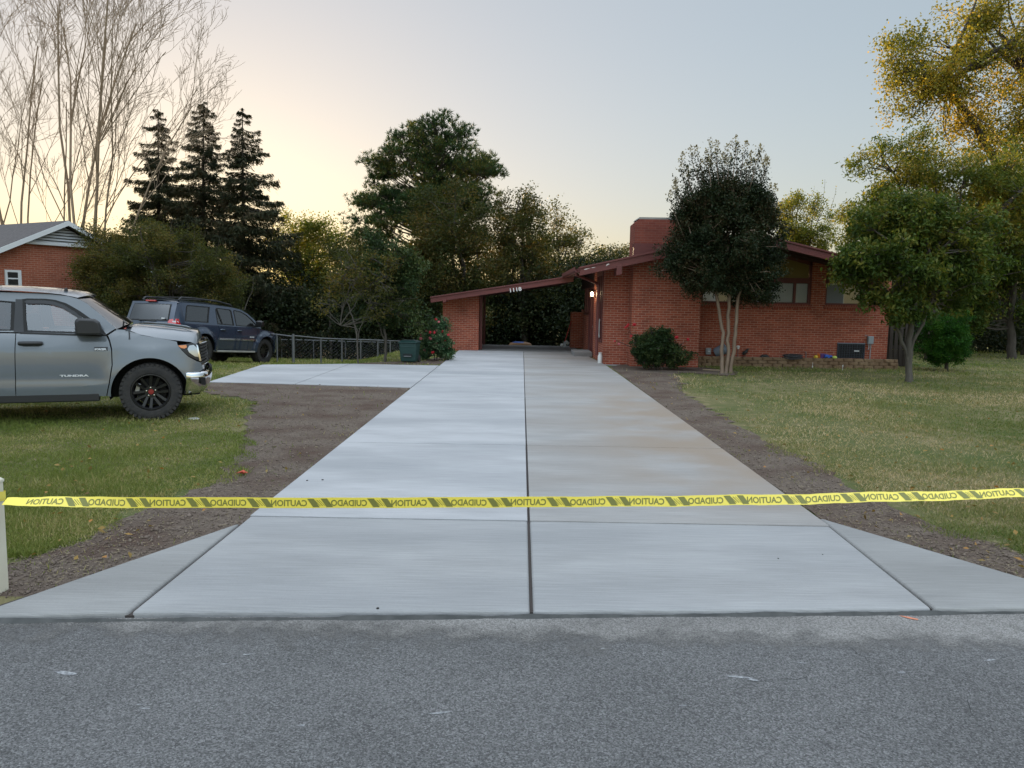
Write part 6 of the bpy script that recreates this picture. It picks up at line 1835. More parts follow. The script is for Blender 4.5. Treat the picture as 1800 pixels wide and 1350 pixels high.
# gas meter
gp_ = onbed(1244, 620, .45)
gm_ = thing('gas_meter', 'grey gas meter with bent pipes in the corner by the chimney', 'gas meter', tuple(gp_))
kx = WY / FPX
b = MB(); x0, x1 = gp_.x - 9 * kx, gp_.x + 8 * kx; zt2 = BZ + 19 * kx
b.tube([(x1, gp_.y, BZ - .05), (x1, gp_.y, zt2 - .02), (x1 - .03, gp_.y, zt2), (x0 + .03, gp_.y, zt2), (x0, gp_.y, zt2 - .03), (x0, gp_.y, BZ - .05)], .016, 8)
b.build('pipe', 'galvanized', gm_, smooth_=True)
b = MB(); b.box(gp_.x - .08, gp_.x + .075, gp_.y - .10, gp_.y + .02, BZ + .06, BZ + .25); b.lathe([(.0, -.125), (.05, -.12), (.05, -.08)], (gp_.x, gp_.y, BZ + .17), 14, 'Y')
b.tube([(gp_.x - .05, gp_.y - .03, BZ + .25), (gp_.x - .05, gp_.y, zt2)], .015, 6); b.tube([(gp_.x + .05, gp_.y - .03, BZ + .25), (gp_.x + .05, gp_.y, zt2)], .015, 6)
b.build('meter', 'box_grey', gm_, bevel=.012)
MB().box(gp_.x - .03, gp_.x + .04, gp_.y - .128, gp_.y - .122, BZ + .14, BZ + .17).build('dial', 'plate', gm_)
# bucket lying on its side
bk = onbed(1268, 620, .32)
bu = thing('bucket', 'blue grey plastic bucket tipped over against the wall beside the gas meter', 'bucket', tuple(bk))
Mb = Matrix.Translation((bk.x - .04, bk.y, bk.z + .19)) @ Matrix.Rotation(R(62), 4, 'Y') @ Matrix.Rotation(R(25), 4, 'X')
MB().lathe([(.0, -.16), (.125, -.16), (.165, .15), (.175, .15), (.175, .17), (.155, .17), (.118, -.145), (.0, -.145)], n=24, M=Mb, cap=False).build('bucket_body', 'bucket_blue', bu, smooth_=True)
MB().tube([Mb @ Vector((.175 * math.cos(t), .175 * math.sin(t) * .3 - .12 * math.sin(t), .15 - .10 * math.sin(t))) for t in np.linspace(0, 3.1416, 12)], .006, 5).build('handle', 'galvanized', bu)
# solar stake light, dark ornament, hose coil, toys
sl_ = onbed(1297, 620, .40)
st_ = thing('solar_light', 'small pale solar stake light on the planter behind the myrtle trunks', 'garden light', tuple(sl_))
MB().tube([(sl_.x, sl_.y, BZ - .03), (sl_.x, sl_.y, BZ + .24)], .008, 6).build('stake', 'galvanized', st_)
MB().lathe([(.0, BZ + .23), (.035, BZ + .24), (.045, BZ + .30), (.06, BZ + .31), (.03, BZ + .34), (.0, BZ + .345)], (sl_.x, sl_.y, 0), 12).build('lamp_head', 'jug_white', st_, smooth_=True)
on = onbed(1309, 620, .35)
og = thing('garden_ornament', 'small black bird-shaped garden ornament standing on the planter', 'ornament', tuple(on))
b = MB(); b.tube([(on.x - .06, on.y, BZ + .09), (on.x - .02, on.y, BZ + .12), (on.x + .04, on.y, BZ + .16), (on.x + .075, on.y, BZ + .22), (on.x + .10, on.y, BZ + .25)], [.02, .055, .05, .032, .028], 10); b.tube([(on.x + .11, on.y, BZ + .255), (on.x + .16, on.y, BZ + .245)], [.015, .003], 6)
b.build('body', 'ink_black', og, smooth_=True)
for s_ in (-.02, .03): MB().tube([(on.x + s_, on.y, BZ - .02), (on.x + s_, on.y, BZ + .12)], .007, 5).build('leg', 'ink_black', og)
lump = onbed(1345, 628, .25)
b = MB(); V = []
b.tube([(lump.x - .17, lump.y, BZ - .01), (lump.x - .08, lump.y, BZ + .035), (lump.x + .02, lump.y, BZ + .045), (lump.x + .16, lump.y, BZ - .01)], [.02, .06, .065, .02], 9)
tag(b.build('plastic_bag', 'ink_black', None, smooth_=True), 'small crumpled black bag lying on the planter left of the hose', 'bag')
hs_ = onbed(1393, 628, .10)
b = MB(); rr_ = random.Random(3); pts = []
for i in range(150):
    t = i * .32; rad = .17 + .05 * math.sin(i * .11) + rr_.uniform(-.012, .012)
    x = hs_.x + rad * 1.35 * math.cos(t); y = hs_.y - .02 + rad * .55 * math.sin(t)
    z = BZ + .025 + .02 * (i % 9) / 9 + .0006 * i - max(0, (WY + .03 - y)) * .9
    pts.append((x, y, z))
b.tube(pts, .013, 6); tag(b.build('garden_hose', 'hose_dark', None, smooth_=True), 'coiled dark garden hose draped over the planter edge', 'hose')
b = MB(); sp2 = onbed(1417, 620, .4)
b.tube([(sp2.x, sp2.y, BZ - .03), (sp2.x, sp2.y, BZ + .17), (sp2.x - .05, sp2.y - .02, BZ + .19)], .012, 6); tag(b.build('water_spigot', 'galvanized', None, smooth_=True), 'small metal water spigot pipe right of the hose coil', 'spigot')
def ball(name, c, r, m, label, cat, sq=1.0, sx=1.0):
    b = MB().lathe([(r * math.sin(t), -r * math.cos(t) * sq) for t in np.linspace(0.02, 3.12, 12)], (0, 0, 0), 18, cap=False)
    b.v = [(c[0] + p[0] * sx, c[1] + p[1], c[2] + r * sq + p[2]) for p in b.v]
    return tag(b.build(name, m, None, smooth_=True), label, cat)
t0_ = onbed(1434, 628, .16); ball('toy_ball', t0_, .062, 'toy_yellow', 'small yellow toy ball at the left end of the toy row', 'toy', .9)
t1_ = onbed(1440, 626, .28)
tag(MB().lathe([(.0, BZ), (.05, BZ), (.06, BZ + .15), (.05, BZ + .15), (.045, BZ + .01)], (t1_.x, t1_.y, 0), 14, cap=False).build('toy_pail', 'toy_orange', None, smooth_=True), 'small orange toy pail beside the purple toy box', 'toy')
t2_ = onbed(1446, 626, .26)
b = MB(); taper(b, .15, .12, 0, .18, .14, .13); b.v = [(p[0] + t2_.x, p[1] + t2_.y, p[2] + BZ) for p in b.v]; b.box(t2_.x - .095, t2_.x + .095, t2_.y - .075, t2_.y + .075, BZ + .13, BZ + .15)
tag(b.build('toy_box', 'toy_purple', None, bevel=.012), 'small purple toy box between orange pail and blue toy truck', 'toy')
t3_ = onbed(1456, 628, .17)
tt_ = thing('toy_truck', 'small blue toy truck on the planter edge beside the air conditioner', 'toy', tuple(t3_))
b = MB(); b.box(t3_.x - .12, t3_.x + .11, t3_.y - .05, t3_.y + .05, BZ + .035, BZ + .075); b.box(t3_.x - .11, t3_.x + .01, t3_.y - .048, t3_.y + .048, BZ + .075, BZ + .13); b.box(t3_.x + .03, t3_.x + .10, t3_.y - .045, t3_.y + .045, BZ + .075, BZ + .115)
b.build('body', 'toy_blue', tt_, bevel=.012)
for sx in (-.07, .065):
    for sy in (-.055, .055): MB().lathe([(.0, -.012), (.035, -.012), (.035, .012), (.0, .012)], (t3_.x + sx, t3_.y + sy, BZ + .035), 14, 'Y').build('wheel', 'ink_black', tt_)
t4_ = onbed(1467, 628, .14); ball('toy_ball', t4_, .06, 'toy_lime', 'pale lime toy ball nearest the air conditioner', 'toy', .85, 1.25)
for px, py, lb in ((1428, 643, 'short white tipped stake in the grass below the toys'), (1481, 647, 'short pale stake in the grass below the air conditioner')):
    g = G(px, py + 4); b = MB().tube([(g.x, g.y, -.02), (g.x + .005, g.y, .17)], .006, 5); b.lathe([(.0, .0), (.013, .01), (.013, .04), (.0, .05)], (g.x, g.y, .02 if px < 1450 else .1), 8)
    tag(b.build('marker_stake', 'jug_white'), lb, 'stake')
# wooden gate right of the house
gy_ = LY + .5; gx0, gx1 = hx(1562, gy_), hx(1604, gy_)
wg = thing('wooden_gate', 'weathered dark board gate between the brick house and the lawn tree', 'gate', (gx0, gy_, 0))
gt_ = P(1580, 566, gy_).z
x = gx0 + .03; b = MB(); i = 0
while x < gx1: b.box(x, x + .10, gy_, gy_ + .025, .04, gt_ - .04 * (i % 2)); x += .155; i += 1
b.box(gx0, gx1, gy_ + .025, gy_ + .06, gt_ * .40, gt_ * .40 + .10); b.box(gx0, gx1, gy_ + .025, gy_ + .06, gt_ * .85, gt_ * .85 + .09); b.box(gx0, gx1, gy_ + .026, gy_ + .05, .02, gt_ * .38)
b.build('board_panel', 'old_wood', wg)
for x in (gx0 + .02, gx1): MB().box(x - .05, x + .05, gy_ + .06, gy_ + .16, -.05, gt_ + .04).build('gate_post', 'old_wood', wg)
# white jug by the downspout, shovel and lumber in the carport
jg = G(1055.5, 640)
b = MB(); b.lathe([(.0, .012), (.065, .012), (.07, .03), (.07, .24), (.045, .29), (.05, .30), (.055, .34), (.0, .345)], (jg.x - .01, jg.y + .05, 0), 16, cap=False); b.tube([(jg.x + .05, jg.y + .02, .22), (jg.x + .085, jg.y + .02, .26), (jg.x + .05, jg.y + .02, .30)], .01, 6)
tag(b.build('plastic_jug', 'jug_white', None, smooth_=True), 'tall white plastic jug standing at the foot of the downspout', 'jug')
sv = Vector((xs0 - .5, 30.2, .02))
sh = thing('shovel', 'reddish handled shovel leaning on the low brick wall in the carport', 'shovel', tuple(sv))
MB().tube([(sv.x - .12, sv.y + .02, .26), (sv.x + .12, sv.y + .15, 1.05)], .016, 8).build('handle', 'toy_red', sh, smooth_=True)
b = MB(); b.add([(sv.x - .20, sv.y, .02), (sv.x - .06, sv.y - .03, .04), (sv.x - .06, sv.y, .26), (sv.x - .17, sv.y + .03, .26), (sv.x - .19, sv.y + .015, .02), (sv.x - .07, sv.y - .015, .04), (sv.x - .07, sv.y + .015, .26), (sv.x - .16, sv.y + .045, .26)], [(0, 1, 2, 3), (7, 6, 5, 4), (0, 4, 5, 1), (1, 5, 6, 2), (2, 6, 7, 3), (3, 7, 4, 0)]); b.build('blade', 'galvanized', sh)
wp = thing('door_thermometer', 'thin white tube thermometer on the sidelight frame', 'thermometer', (xs0 - .05, 23.4, 1.0))
MB().tube([(xs0 - .055, 23.36, .80), (xs0 - .055, 23.36, 1.32)], .018, 8).build('tube', 'jug_white', wp, smooth_=True)
MB().lathe([(.0, .74), (.03, .77), (.03, .81), (.0, .83)], (xs0 - .055, 23.36, 0), 10).build('bulb_cover', 'jug_white', wp, smooth_=True)
# things beyond the carport
tY = 31.95
a0, a1 = P(893, 607, tY), P(936, 607, tY); az = P(914, 600.5, tY).z
sb = thing('sandbox', 'tan shell sandbox with a blue cover beyond the carport floor', 'sandbox', ((a0.x + a1.x) / 2, tY, float(gz((a0.x + a1.x) / 2, tY))))
gz_ = float(gz(0, tY)) - .02; cx_ = (a0.x + a1.x) / 2; rx_ = (a1.x - a0.x) / 2
b = MB().lathe([(1.0, 0), (.98, .5), (.8, .82), (.45, .96), (.0, 1.0)], n=28, cap=False); b.v = [(cx_ + p[0] * rx_, tY + p[1] * rx_ * .8, gz_ + p[2] * (az - gz_)) for p in b.v]; b.build('shell', 'tan_plastic', sb, smooth_=True)
b = MB().lathe([(.62, .88), (.40, 1.0), (.0, 1.04)], n=28, cap=False); b.v = [(cx_ - .05 + p[0] * rx_ * .9, tY - .05 + p[1] * rx_ * .8, gz_ + p[2] * (az - gz_)) for p in b.v]; b.build('cover', 'toy_blue', sb, smooth_=True)
a0 = P(988, 608, tY); a1 = P(1004, 600, tY); kb = P(995, 601, tY).z
b = MB(); b.tube([(a0.x, tY, gz_), (a0.x + .03, tY, kb - .12), (a0.x + .16, tY, kb), (a0.x + .27, tY, kb - .08)], [.12, .10, .075, .06], 10)
tag(b.build('white_sack', 'jug_white', None, smooth_=True), 'white sack slumped at the back edge of the carport floor', 'sack')
b = MB(); b.tube([(a0.x + .30, tY + .1, gz_), (a0.x + .34, tY + .1, kb - .15), (a0.x + .45, tY + .1, kb - .10), (a0.x + .50, tY + .1, gz_)], [.12, .10, .085, .07], 10)
tag(b.build('dark_sack', 'ink_black', None, smooth_=True), 'dark sack beside the white sack behind the carport', 'sack')

# ------------------------------------------------------------------ post and caution tape at the road
tY0 = 4.47
pr = P(-8, 950, tY0)
ptop = P(6, 845, tY0).z
post = thing('mailbox_post', 'cream white square post at the left picture edge holding the tape', 'post', (pr.x - .05, tY0 + .05, -.02))
MB().box(pr.x - .10, pr.x, tY0, tY0 + .10, -.12, ptop - .03).build('shaft', 'post_cream', post, bevel=.006)
b = MB(); b.box(pr.x - .104, pr.x + .004, tY0 - .004, tY0 + .104, ptop - .03, ptop - .012); taper(b, .104, .104, ptop - .012, .08, .08, ptop); b.v = [(p[0] + (pr.x - .05 if i >= 8 else 0), p[1] + (tY0 + .05 if i >= 8 else 0), p[2]) for i, p in enumerate(b.v)]
b.build('cap', 'post_cream', post, bevel=.003)
TPX = [(8, 880.5, 62), (40, 881.5, 55), (90, 882.5, 42), (150, 882.8, 28), (220, 883, 8), (320, 883.3, 2), (600, 884, 0), (934, 882.5, 5), (1200, 880.5, 16), (1400, 877.5, 26), (1600, 872.5, 38), (1800, 866.5, 48)]
ctrl = [(P(x, y, lerp(tY0 - .012, 4.62, x / 1800.)), t_) for x, y, t_ in TPX]
ctrl.append((Vector((9.0, 4.9, ctrl[-1][0].z + .16)), 60))
cxs = np.array([c.x for c, _ in ctrl]); cys = np.array([c.y for c, _ in ctrl]); czs = np.array([c.z for c, _ in ctrl]); cts = np.array([t_ for _, t_ in ctrl])
TW = .064
def smooth_interp(x, ys_3):
    return float(np.mean([np.interp(x + o, cxs, ys_3) for o in np.linspace(-.14, .14, 9)])) if cxs[0] + .15 < x < cxs[-1] - .15 else float(np.interp(x, cxs, ys_3))
def tape_pt(x, v, off=0.0):
    c = Vector((x, smooth_interp(x, cys), smooth_interp(x, czs)))
    t_ = R(smooth_interp(x, cts))
    up = Vector((0, math.sin(t_), math.cos(t_))); nr = Vector((0, -math.cos(t_), math.sin(t_)))
    rip = .0035 * math.sin(x * 9.1 + 2 * math.sin(x * 1.3)) + .0018 * math.sin(x * 23 + 1) + .0008 * math.sin(x * 61)
    return c + up * (v + rip * .5) + nr * (off + rip)
tape = thing('caution_tape', 'yellow caution tape with black mirrored lettering stretched across the driveway', 'caution tape', tuple(ctrl[0][0]))
b = MB(); n_ = 420; V = []
for i in range(n_ + 1):
    x = cxs[0] + (cxs[-1] - cxs[0]) * (i / n_)
    V += [tape_pt(x, TW * (k / 4 - .5)) for k in range(5)]
b.add(V, [(i * 5 + k, (i + 1) * 5 + k, (i + 1) * 5 + k + 1, i * 5 + k + 1) for i in range(n_) for k in range(4)])
b.build('tape_band', 'tape_yellow', tape, smooth_=True, fix=False)
def subdivided(V, F, step):
    bm = bmesh.new(); vs = [bm.verts.new(v) for v in V]
    for f in F:
        try: bm.faces.new([vs[i] for i in f])
        except ValueError: pass
    x0_, x1_ = min(v[0] for v in V), max(v[0] for v in V)
    for c in np.arange(x0_ + step, x1_, step):
        bmesh.ops.bisect_plane(bm, geom=bm.verts[:] + bm.edges[:] + bm.faces[:], plane_co=(c, 0, 0), plane_no=(1, 0, 0))
    bm.verts.index_update()
    out = [tuple(v.co) for v in bm.verts], [tuple(v.index for v in f.verts) for f in bm.faces]
    bm.free(); return out
words = {}
for wd_ in ('CAUTION', 'CUIDADO'):
    V, F = text_mesh(wd_, .052, 0, .0012)
    words[wd_] = (subdivided(V, F, .02), max(v[0] for v in V), max(v[1] for v in V))
pxm = lambda px: P(px, 883, lerp(tY0 - .012, 4.62, px / 1800.)).x
px_c = 295.0
ink = MB()
per = pxm(508) - pxm(295)
xc_ = pxm(px_c) - per
i = 0
while xc_ < 8.6:
    for j, wd_ in enumerate(('CAUTION', 'CUIDADO')):
        (V, F), wl, hl_ = words[wd_]
        x_mid = xc_ + per * .5 * j
        half = per * .150
        if x_mid - half > cxs[0] + .1:
            ink.add([tape_pt(x_mid + half - v[0] / wl * 2 * half, (v[1] / hl_ - .5) * .037, .0012) for v in V], F)
        # two slanted blocks and thin hatching between the words
        x_h = xc_ + per * (.5 * j + .25)
        for a_, wdt in ((-.045, .045), (.038, .045), (-.004, .006), (.011, .006), (.026, .004)):
            if x_h + a_ * 1 > cxs[0] + .12:
                sc = per / .70
                bx = x_h + (a_ - .0) * sc * .95 - .01
                rows_ = 4
                hh = .026 if wdt > .01 else .018
                ink.add([tape_pt(bx + (-.018 * (r_ / rows_ * 2 - 1) + (wdt * sc * .85 if s_ else 0)) , hh * (r_ / rows_ * 2 - 1), .0012) for r_ in range(rows_ + 1) for s_ in (0, 1)], [(2 * r_, 2 * r_ + 1, 2 * r_ + 3, 2 * r_ + 2) for r_ in range(rows_)])
    xc_ += per
ink.build('lettering', 'tape_ink', tape, fix=False)
# loop of tape round the post and its knot
b = MB(); zc_ = ctrl[0][0].z
for k in range(2):
    z0 = zc_ - .025 + .012 * k; o = .004 + .002 * k
    loop_ = [(pr.x - .10 - o, tY0 - o), (pr.x + o, tY0 - o), (pr.x + o, tY0 + .10 + o), (pr.x - .10 - o, tY0 + .10 + o)]
    for (a_, b_2), dz0_, dz1_ in zip(zip(loop_, loop_[1:] + loop_[:1]), (0, .012, -.004, .008), (.012, -.004, .008, 0)):
        b.add([(a_[0], a_[1], z0 + dz0_), (b_2[0], b_2[1], z0 + dz1_), (b_2[0], b_2[1], z0 + dz1_ + .045), (a_[0], a_[1], z0 + dz0_ + .05)], [(0, 1, 2, 3)])
kn = Vector((pr.x + .012, tY0 - .012, zc_ - .004))
b.tube([kn + Vector((-.02, 0, .015)), kn, kn + Vector((.012, -.01, -.02)), kn + Vector((.004, -.005, -.06))], [.012, .020, .018, .007], 7)
b.build('knot', 'tape_yellow', tape, fix=False)
b = MB(); b.add([(pr.x - .07, tY0 - .0075, zc_ + .004), (pr.x - .012, tY0 - .0075, zc_ + .012), (pr.x - .03, tY0 - .0075, zc_ + .030), (pr.x - .08, tY0 - .0075, zc_ + .026)], [(0, 1, 2, 3)]); b.build('lettering', 'ink_black', tape, fix=False)

# ------------------------------------------------------------------ small ground things
r8 = np.random.default_rng(88)
fl = G(424, 834, .02)
b = MB(); b.add([(fl.x - .06, fl.y, .03), (fl.x, fl.y - .03, .05), (fl.x + .07, fl.y + .01, .035), (fl.x + .01, fl.y + .04, .06)], [(0, 1, 2, 3)]); b.add([(fl.x - .02, fl.y, .035), (fl.x + .02, fl.y - .03, .06), (fl.x + .05, fl.y - .02, .03), (fl.x + .02, fl.y + .02, .03)], [(0, 1, 2, 3)])
tag(b.build('fallen_leaf', 'red_leaf', None, fix=False), 'single red fallen leaf lying on the bare soil left of the driveway', 'leaf')
def rock(name, px, py, r, m, label, cat, flat=.45):
    g = GT(px, py); rr_ = random.Random(px); b = MB()
    V = []; n1, n2 = 6, 10
    for i in range(n1 + 1):
        t = math.pi * i / n1
        for j in range(n2):
            a = 2 * math.pi * j / n2; q_ = r * rr_.uniform(.82, 1.12)
            V.append((g.x + q_ * math.sin(t) * math.cos(a) * 1.3, g.y + q_ * math.sin(t) * math.sin(a), g.z + r * flat * .4 + q_ * math.cos(t) * flat))
    b.add(V, [(i * n2 + j, i * n2 + (j + 1) % n2, (i + 1) * n2 + (j + 1) % n2, (i + 1) * n2 + j) for i in range(n1) for j in range(n2)])
    return tag(b.build(name, m, None, smooth_=True), label, cat)
rock('flat_stone', 340, 737, .075, 'stone_pale', "flat pale stone in the grass right of the pickup's front wheel", 'stone', .25)
bd = G(1258, 652); b = MB(); b.box(-.35, .35, -.04, .04, .005, .035, M=Matrix.Translation((bd.x, bd.y, 0)) @ Matrix.Rotation(R(-14), 4, 'Z')); tag(b.build('wooden_board', 'board_tan', None, bevel=.004), 'short tan board lying on the ground left of the myrtle trunks', 'board')
for px, py, r in ((540, 845, .010), (567, 844, .011), (664, 1070, .009), (1446, 975, .005), (1368, 982, .006)):
    g = G(px, py, DZ1); b = MB().lathe([(.0, DZ1), (r, DZ1 + .001), (r * .9, DZ1 + r * .7), (.0, DZ1 + r)], (g.x, g.y, 0), 7)
    tag(b.build('pebble', 'ink_black'), 'tiny dark pebble lying on the new concrete', 'pebble', 'loose pebbles on the driveway')
g = G(1600, 1086, ROAD_Z + .008); b = MB(); b.add([(g.x - .04, g.y + .02, g.z), (g.x - .01, g.y - .01, g.z), (g.x + .03, g.y - .03, g.z), (g.x + .04, g.y - .015, g.z), (g.x + .0, g.y + .015, g.z), (g.x - .05, g.y + .035, g.z)], [(0, 1, 2, 3, 4, 5)])
tag(b.build('paint_mark', 'spray_orange', None, fix=False), kind='structure')
# scuffs and worn pale spots on the asphalt
mat('scuff', (0.34, 0.345, 0.35), 0.9, var=(0.18, 0.182, 0.19), scale=70, lo=.4, hi=.6, mixw=1)
b = MB()
for px, py, l, w in ((115, 1182, .10, .03), (255, 1245, .05, .012), (435, 1150, .05, .012), (660, 1140, .04, .012), (770, 1253, .09, .012), (530, 1275, .03, .012), (1060, 1140, .03, .015), (1300, 1190, .10, .02), (1325, 1195, .05, .02), (1585, 1182, .03, .02), (1410, 1165, .05, .01), (395, 1167, .03, .01), (1200, 1240, .03, .01), (1740, 1160, .06, .015), (890, 1120, .06, .01), (245, 1238, .03, .008)):
    g = G(px, py, ROAD_Z + .002); k = 9; an = r8.uniform(-.4, .4)
    l, w = l * .7, w * .6; pts = [(l * math.cos(t) * r8.uniform(.6, 1.1), w * math.sin(t) * r8.uniform(.5, 1.2)) for t in np.linspace(0, 6.283, k + 1)[:-1]]
    b.add([(g.x + a_ * math.cos(an) - c_ * math.sin(an), g.y + a_ * math.sin(an) + c_ * math.cos(an), ROAD_Z + .002) for a_, c_ in pts], [tuple(range(k))])
tag(b.build('road_scuffs', 'scuff', None, fix=False), kind='structure')

# hairline cracks in the asphalt
mat('crack', (0.035, 0.035, 0.036), 1.0)
b = MB()
for px, py, dx_, dy_, k in ((1475, 1125, .004, -.04, 12), (1420, 1190, -.04, -.010, 11), (1700, 1230, -.012, -.05, 6)):
    g = G(px, py, ROAD_Z + .0025); x_, y_ = g.x, g.y; L0 = []
    for i in range(k):
        w_ = .0014 * (1 - i / k) + .0005
        L0.append((x_, y_, w_)); x_ += dx_ + r8.normal() * .018; y_ += dy_ + r8.normal() * .014
    V = []
    for i, (x_, y_, w_) in enumerate(L0):
        px_, py_ = -dy_, dx_; nn = math.hypot(px_, py_)
        V += [(x_ - px_ / nn * w_, y_ - py_ / nn * w_, ROAD_Z + .0025), (x_ + px_ / nn * w_, y_ + py_ / nn * w_, ROAD_Z + .0025)]
    b.add(V, [(2 * i, 2 * i + 1, 2 * i + 3, 2 * i + 2) for i in range(k - 1)])
tag(b.build('road_cracks', 'crack', None, fix=False), kind='structure')

# ------------------------------------------------------------------ grass and loose soil
def inside(poly, x, y):
    c = np.zeros(len(x), bool); n_ = len(poly); j = n_ - 1
    for i in range(n_):
        xi, yi = poly[i]; xj, yj = poly[j]
        with np.errstate(divide='ignore', invalid='ignore'):
            c ^= ((yi > y) != (yj > y)) & (x < (xj - xi) * (y - yi) / (yj - yi) + xi)
        j = i
    return c
DRIVE = [(T_L.x, 3.9), (T_R.x, 3.9), (T_R.x, T_R.y), (A_R.x, A_R.y), (F_R.x, F_R.y), (2.9, 31.5), (F_L.x, 31.5), (F_L.x, F_L.y), (A_L.x, A_L.y), (T_L.x, T_L.y)]
PAD = [(pn0.x, pn0.y), (pn1.x, pn1.y), (pf1.x, pf1.y), (pf0.x, pf0.y)]
HOUSE = [(px0, PY_), (2.2, 26), (2.3, 22.5), (3.2, 21.9), (w0.x, WY), (w1.x, WY), (11.2, 34), (-3, 34)]
def wob(x, y):
    return .10 * np.sin(x * 3.1 + y * 1.7) + .07 * np.sin(x * 7.3 - y * 5.1 + 1) + .05 * np.sin(x * 17 + y * 13)
def scatter(n, ymin, ymax, power, r, xspan=.78):
    u_ = r.random(n)
    a = 1 - power
    y = (ymin ** a + u_ * (ymax ** a - ymin ** a)) ** (1 / a)
    x = (r.random(n) * 2 - 1) * (y * xspan + .6)
    return x, y
r9 = np.random.default_rng(99)
leafmat('grass_blade', (0.105, 0.15, 0.030), (0.20, 0.225, 0.058), (0.40, 0.34, 0.16), trans=.3, patch=.55, tcol=(1.2, 1.2, .8))
leafmat('grass_dry', (0.095, 0.145, 0.034), (0.25, 0.235, 0.09), (0.55, 0.42, 0.26), trans=.3, patch=.3, tcol=(1.2, 1.2, .8))
x, y = scatter(900000, 4.5, 45, 1.9, r9)
wx, wy = x + wob(x, y) * 1.6 + r9.normal(size=len(x)) * .05, y + wob(y, x) * 1.6 + r9.normal(size=len(x)) * .05
bad = inside(DRIVE, x, y) | inside(PAD, x, y) | inside(HOUSE, x, y) | inside(DIRT_L, wx, wy) | inside(DIRT_R, wx, wy) | inside(DIRT_B, wx, wy) | inside([tuple(p) for p in mulch], wx, wy)
near = inside(DRIVE, x + .55, y) | inside(DRIVE, x - .55, y) | inside(PAD, x, y + .35) | inside(PAD, x, y - .35)
bad |= near & (y < 21)
thin = (np.sin(x * .9 + 2) * np.sin(y * .7 + x * .3) * .5 + .5) * .75 + .35 * np.exp(-((x - 4.2) / 1.6) ** 2) * smooth(7, 10, y)
keep = ~bad & (r9.random(len(x)) > thin * ((x > 0) * .9 + .1))
# a little grass strays onto the soil
stray = (inside(DIRT_L, x, y) | inside(DIRT_R, x, y)) & ~inside(DRIVE, x, y) & ~inside(PAD, x, y) & (r9.random(len(x)) < .012)
keep |= stray
x, y = x[keep], y[keep]
n_ = len(x)
z = gz(x, y)
far = np.clip(y / 9, .8, 4.0)
tuft = .5 + .5 * np.sin(x * 2.3 + 1.7 * np.sin(y * 1.9)) * np.sin(y * 2.9 + x)
ln = r9.uniform(.025, .075, n_) * (.65 + .95 * tuft ** 2) * np.where(r9.random(n_) < .04, 1.6, 1) * np.clip(y / 14, .85, 1.3)
d = r9.normal(size=(n_, 3)) * np.array([.55, .55, .25]) + np.array([0, 0, .75]); d /= np.linalg.norm(d, axis=1, keepdims=True)
c = np.stack([x, y, z], 1) + d * ln[:, None] * .46
V, F = leaf_faces(c, d, unit(r9, n_), ln, r9.uniform(.005, .009, n_) * far)
dry = (x > .5) & (y < 21)
for sel, mt in ((~dry, 'grass_blade'), (dry, 'grass_dry')):
    v_ = V.reshape(-1, 4, 3)[sel].reshape(-1, 3)
    tag(np_mesh('grass', v_, np.arange(len(v_)).reshape(-1, 4), mt), kind='stuff')
# clods and little stones on the bare soil
x, y = scatter(90000, 4.4, 21, 1.7, r9)
keep = (inside(DIRT_L, x, y) | inside(DIRT_R, x, y) | inside(DIRT_B, x, y)) & ~inside(DRIVE, x, y) & ~inside(PAD, x, y)
x, y = x[keep], y[keep]; n_ = len(x)
s_ = r9.gamma(1.5, .0030, n_) + .0025
base = np.array([(1, 0, 0), (-.5, .87, 0), (-.5, -.87, 0), (.1, .05, .8), (-.1, 0, -.5)])
ang = r9.uniform(0, 6.28, n_)
bx = base[None] * s_[:, None, None] * r9.uniform(.6, 1.4, (n_, 5, 1))
rot = np.stack([bx[..., 0] * np.cos(ang)[:, None] - bx[..., 1] * np.sin(ang)[:, None], bx[..., 0] * np.sin(ang)[:, None] + bx[..., 1] * np.cos(ang)[:, None], bx[..., 2]], -1)
V = (rot + np.stack([x, y, gz(x, y) + .014], 1)[:, None]).reshape(-1, 3)
F = (np.array([(0, 1, 3), (1, 2, 3), (2, 0, 3), (1, 0, 4), (2, 1, 4), (0, 2, 4)])[None] + (np.arange(n_) * 5)[:, None, None]).reshape(-1, 3)
cl = np_mesh('soil_clods', V, F, 'clod'); tag(cl, kind='stuff')
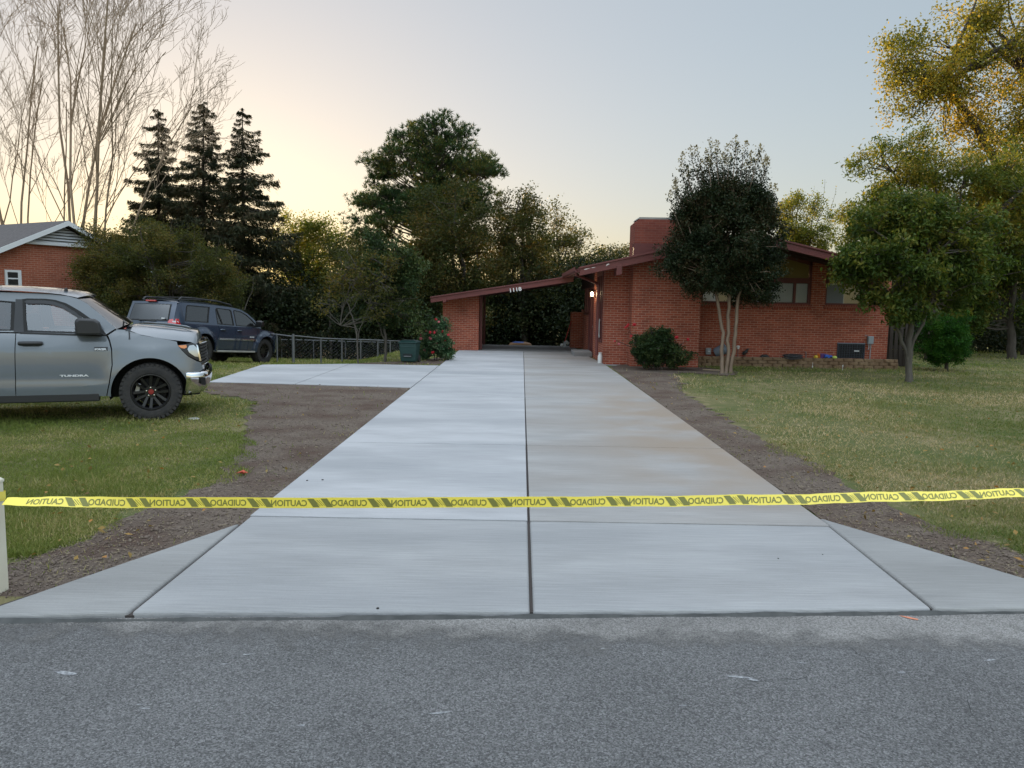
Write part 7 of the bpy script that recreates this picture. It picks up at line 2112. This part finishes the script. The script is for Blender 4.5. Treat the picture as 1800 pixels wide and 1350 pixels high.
# straw and dead clippings over soil and lawn edge
mat('straw', (0.30, 0.245, 0.15), 0.9, var=(0.2, 0.15, 0.09), scale=20)
x, y = scatter(60000, 4.6, 20, 1.7, r9)
wx, wy = x + wob(x, y) * 2.5, y + wob(y, x) * 2.5
keep = (inside(DIRT_L, wx, wy) | inside(DIRT_R, wx, wy)) & ~inside(DRIVE, x, y) & ~inside(PAD, x, y) & (r9.random(len(x)) < .35 + .3 * (x > 0))
x, y = x[keep], y[keep]; n_ = len(x)
d = unit(r9, n_) * np.array([1, 1, .12]); d /= np.linalg.norm(d, axis=1, keepdims=True)
V, F = leaf_faces(np.stack([x, y, gz(x, y) + .022], 1), d, unit(r9, n_, (0, 0, 2)), r9.uniform(.02, .06, n_), .004)
sw_ = np_mesh('dry_clippings', V, F, 'straw'); tag(sw_, kind='stuff')
# fallen leaves in the grass
leafmat('leaf_litter', (0.14, 0.09, 0.035), (0.28, 0.19, 0.06), (0.36, 0.17, 0.05), trans=.15, patch=3)
x, y = scatter(2600, 5, 24, 1.5, r9)
keep = ~(inside(DRIVE, x, y) | inside(PAD, x, y) | inside(HOUSE, x, y)) & (r9.random(len(x)) < np.where(x > 0, .55, .22))
x, y = x[keep], y[keep]; n_ = len(x)
d = unit(r9, n_) * np.array([1, 1, .3]); d /= np.linalg.norm(d, axis=1, keepdims=True)
V, F = leaf_faces(np.stack([x, y, gz(x, y) + r9.uniform(.03, .055, n_)], 1), d, unit(r9, n_, (0, 0, 1.6)), r9.uniform(.03, .07, n_), r9.uniform(.02, .04, n_))
tag(np_mesh('leaf_litter', V, F, 'leaf_litter'), kind='stuff')
# distant hills
b = MB(); V = []; n_ = 60
for i in range(n_ + 1):
    a = R(-65 + 130 * i / n_); rr_ = 520
    hgt = 4 + 3.5 * math.sin(i * .35) + 2.5 * math.sin(i * .9 + 1)
    for rad, zz_ in ((rr_ - 120, -18), (rr_, hgt - 9), (rr_ + 150, -18)): V.append((rad * math.sin(a), rad * math.cos(a), zz_))
b.add(V, [(i * 3 + k, (i + 1) * 3 + k, (i + 1) * 3 + k + 1, i * 3 + k + 1) for i in range(n_) for k in range(2)])
mat('far_hill', (0.10, 0.13, 0.15), 1.0, var=(0.13, 0.14, 0.13), scale=.03)
tag(b.build('hills', 'far_hill', None, smooth_=True), kind='structure')
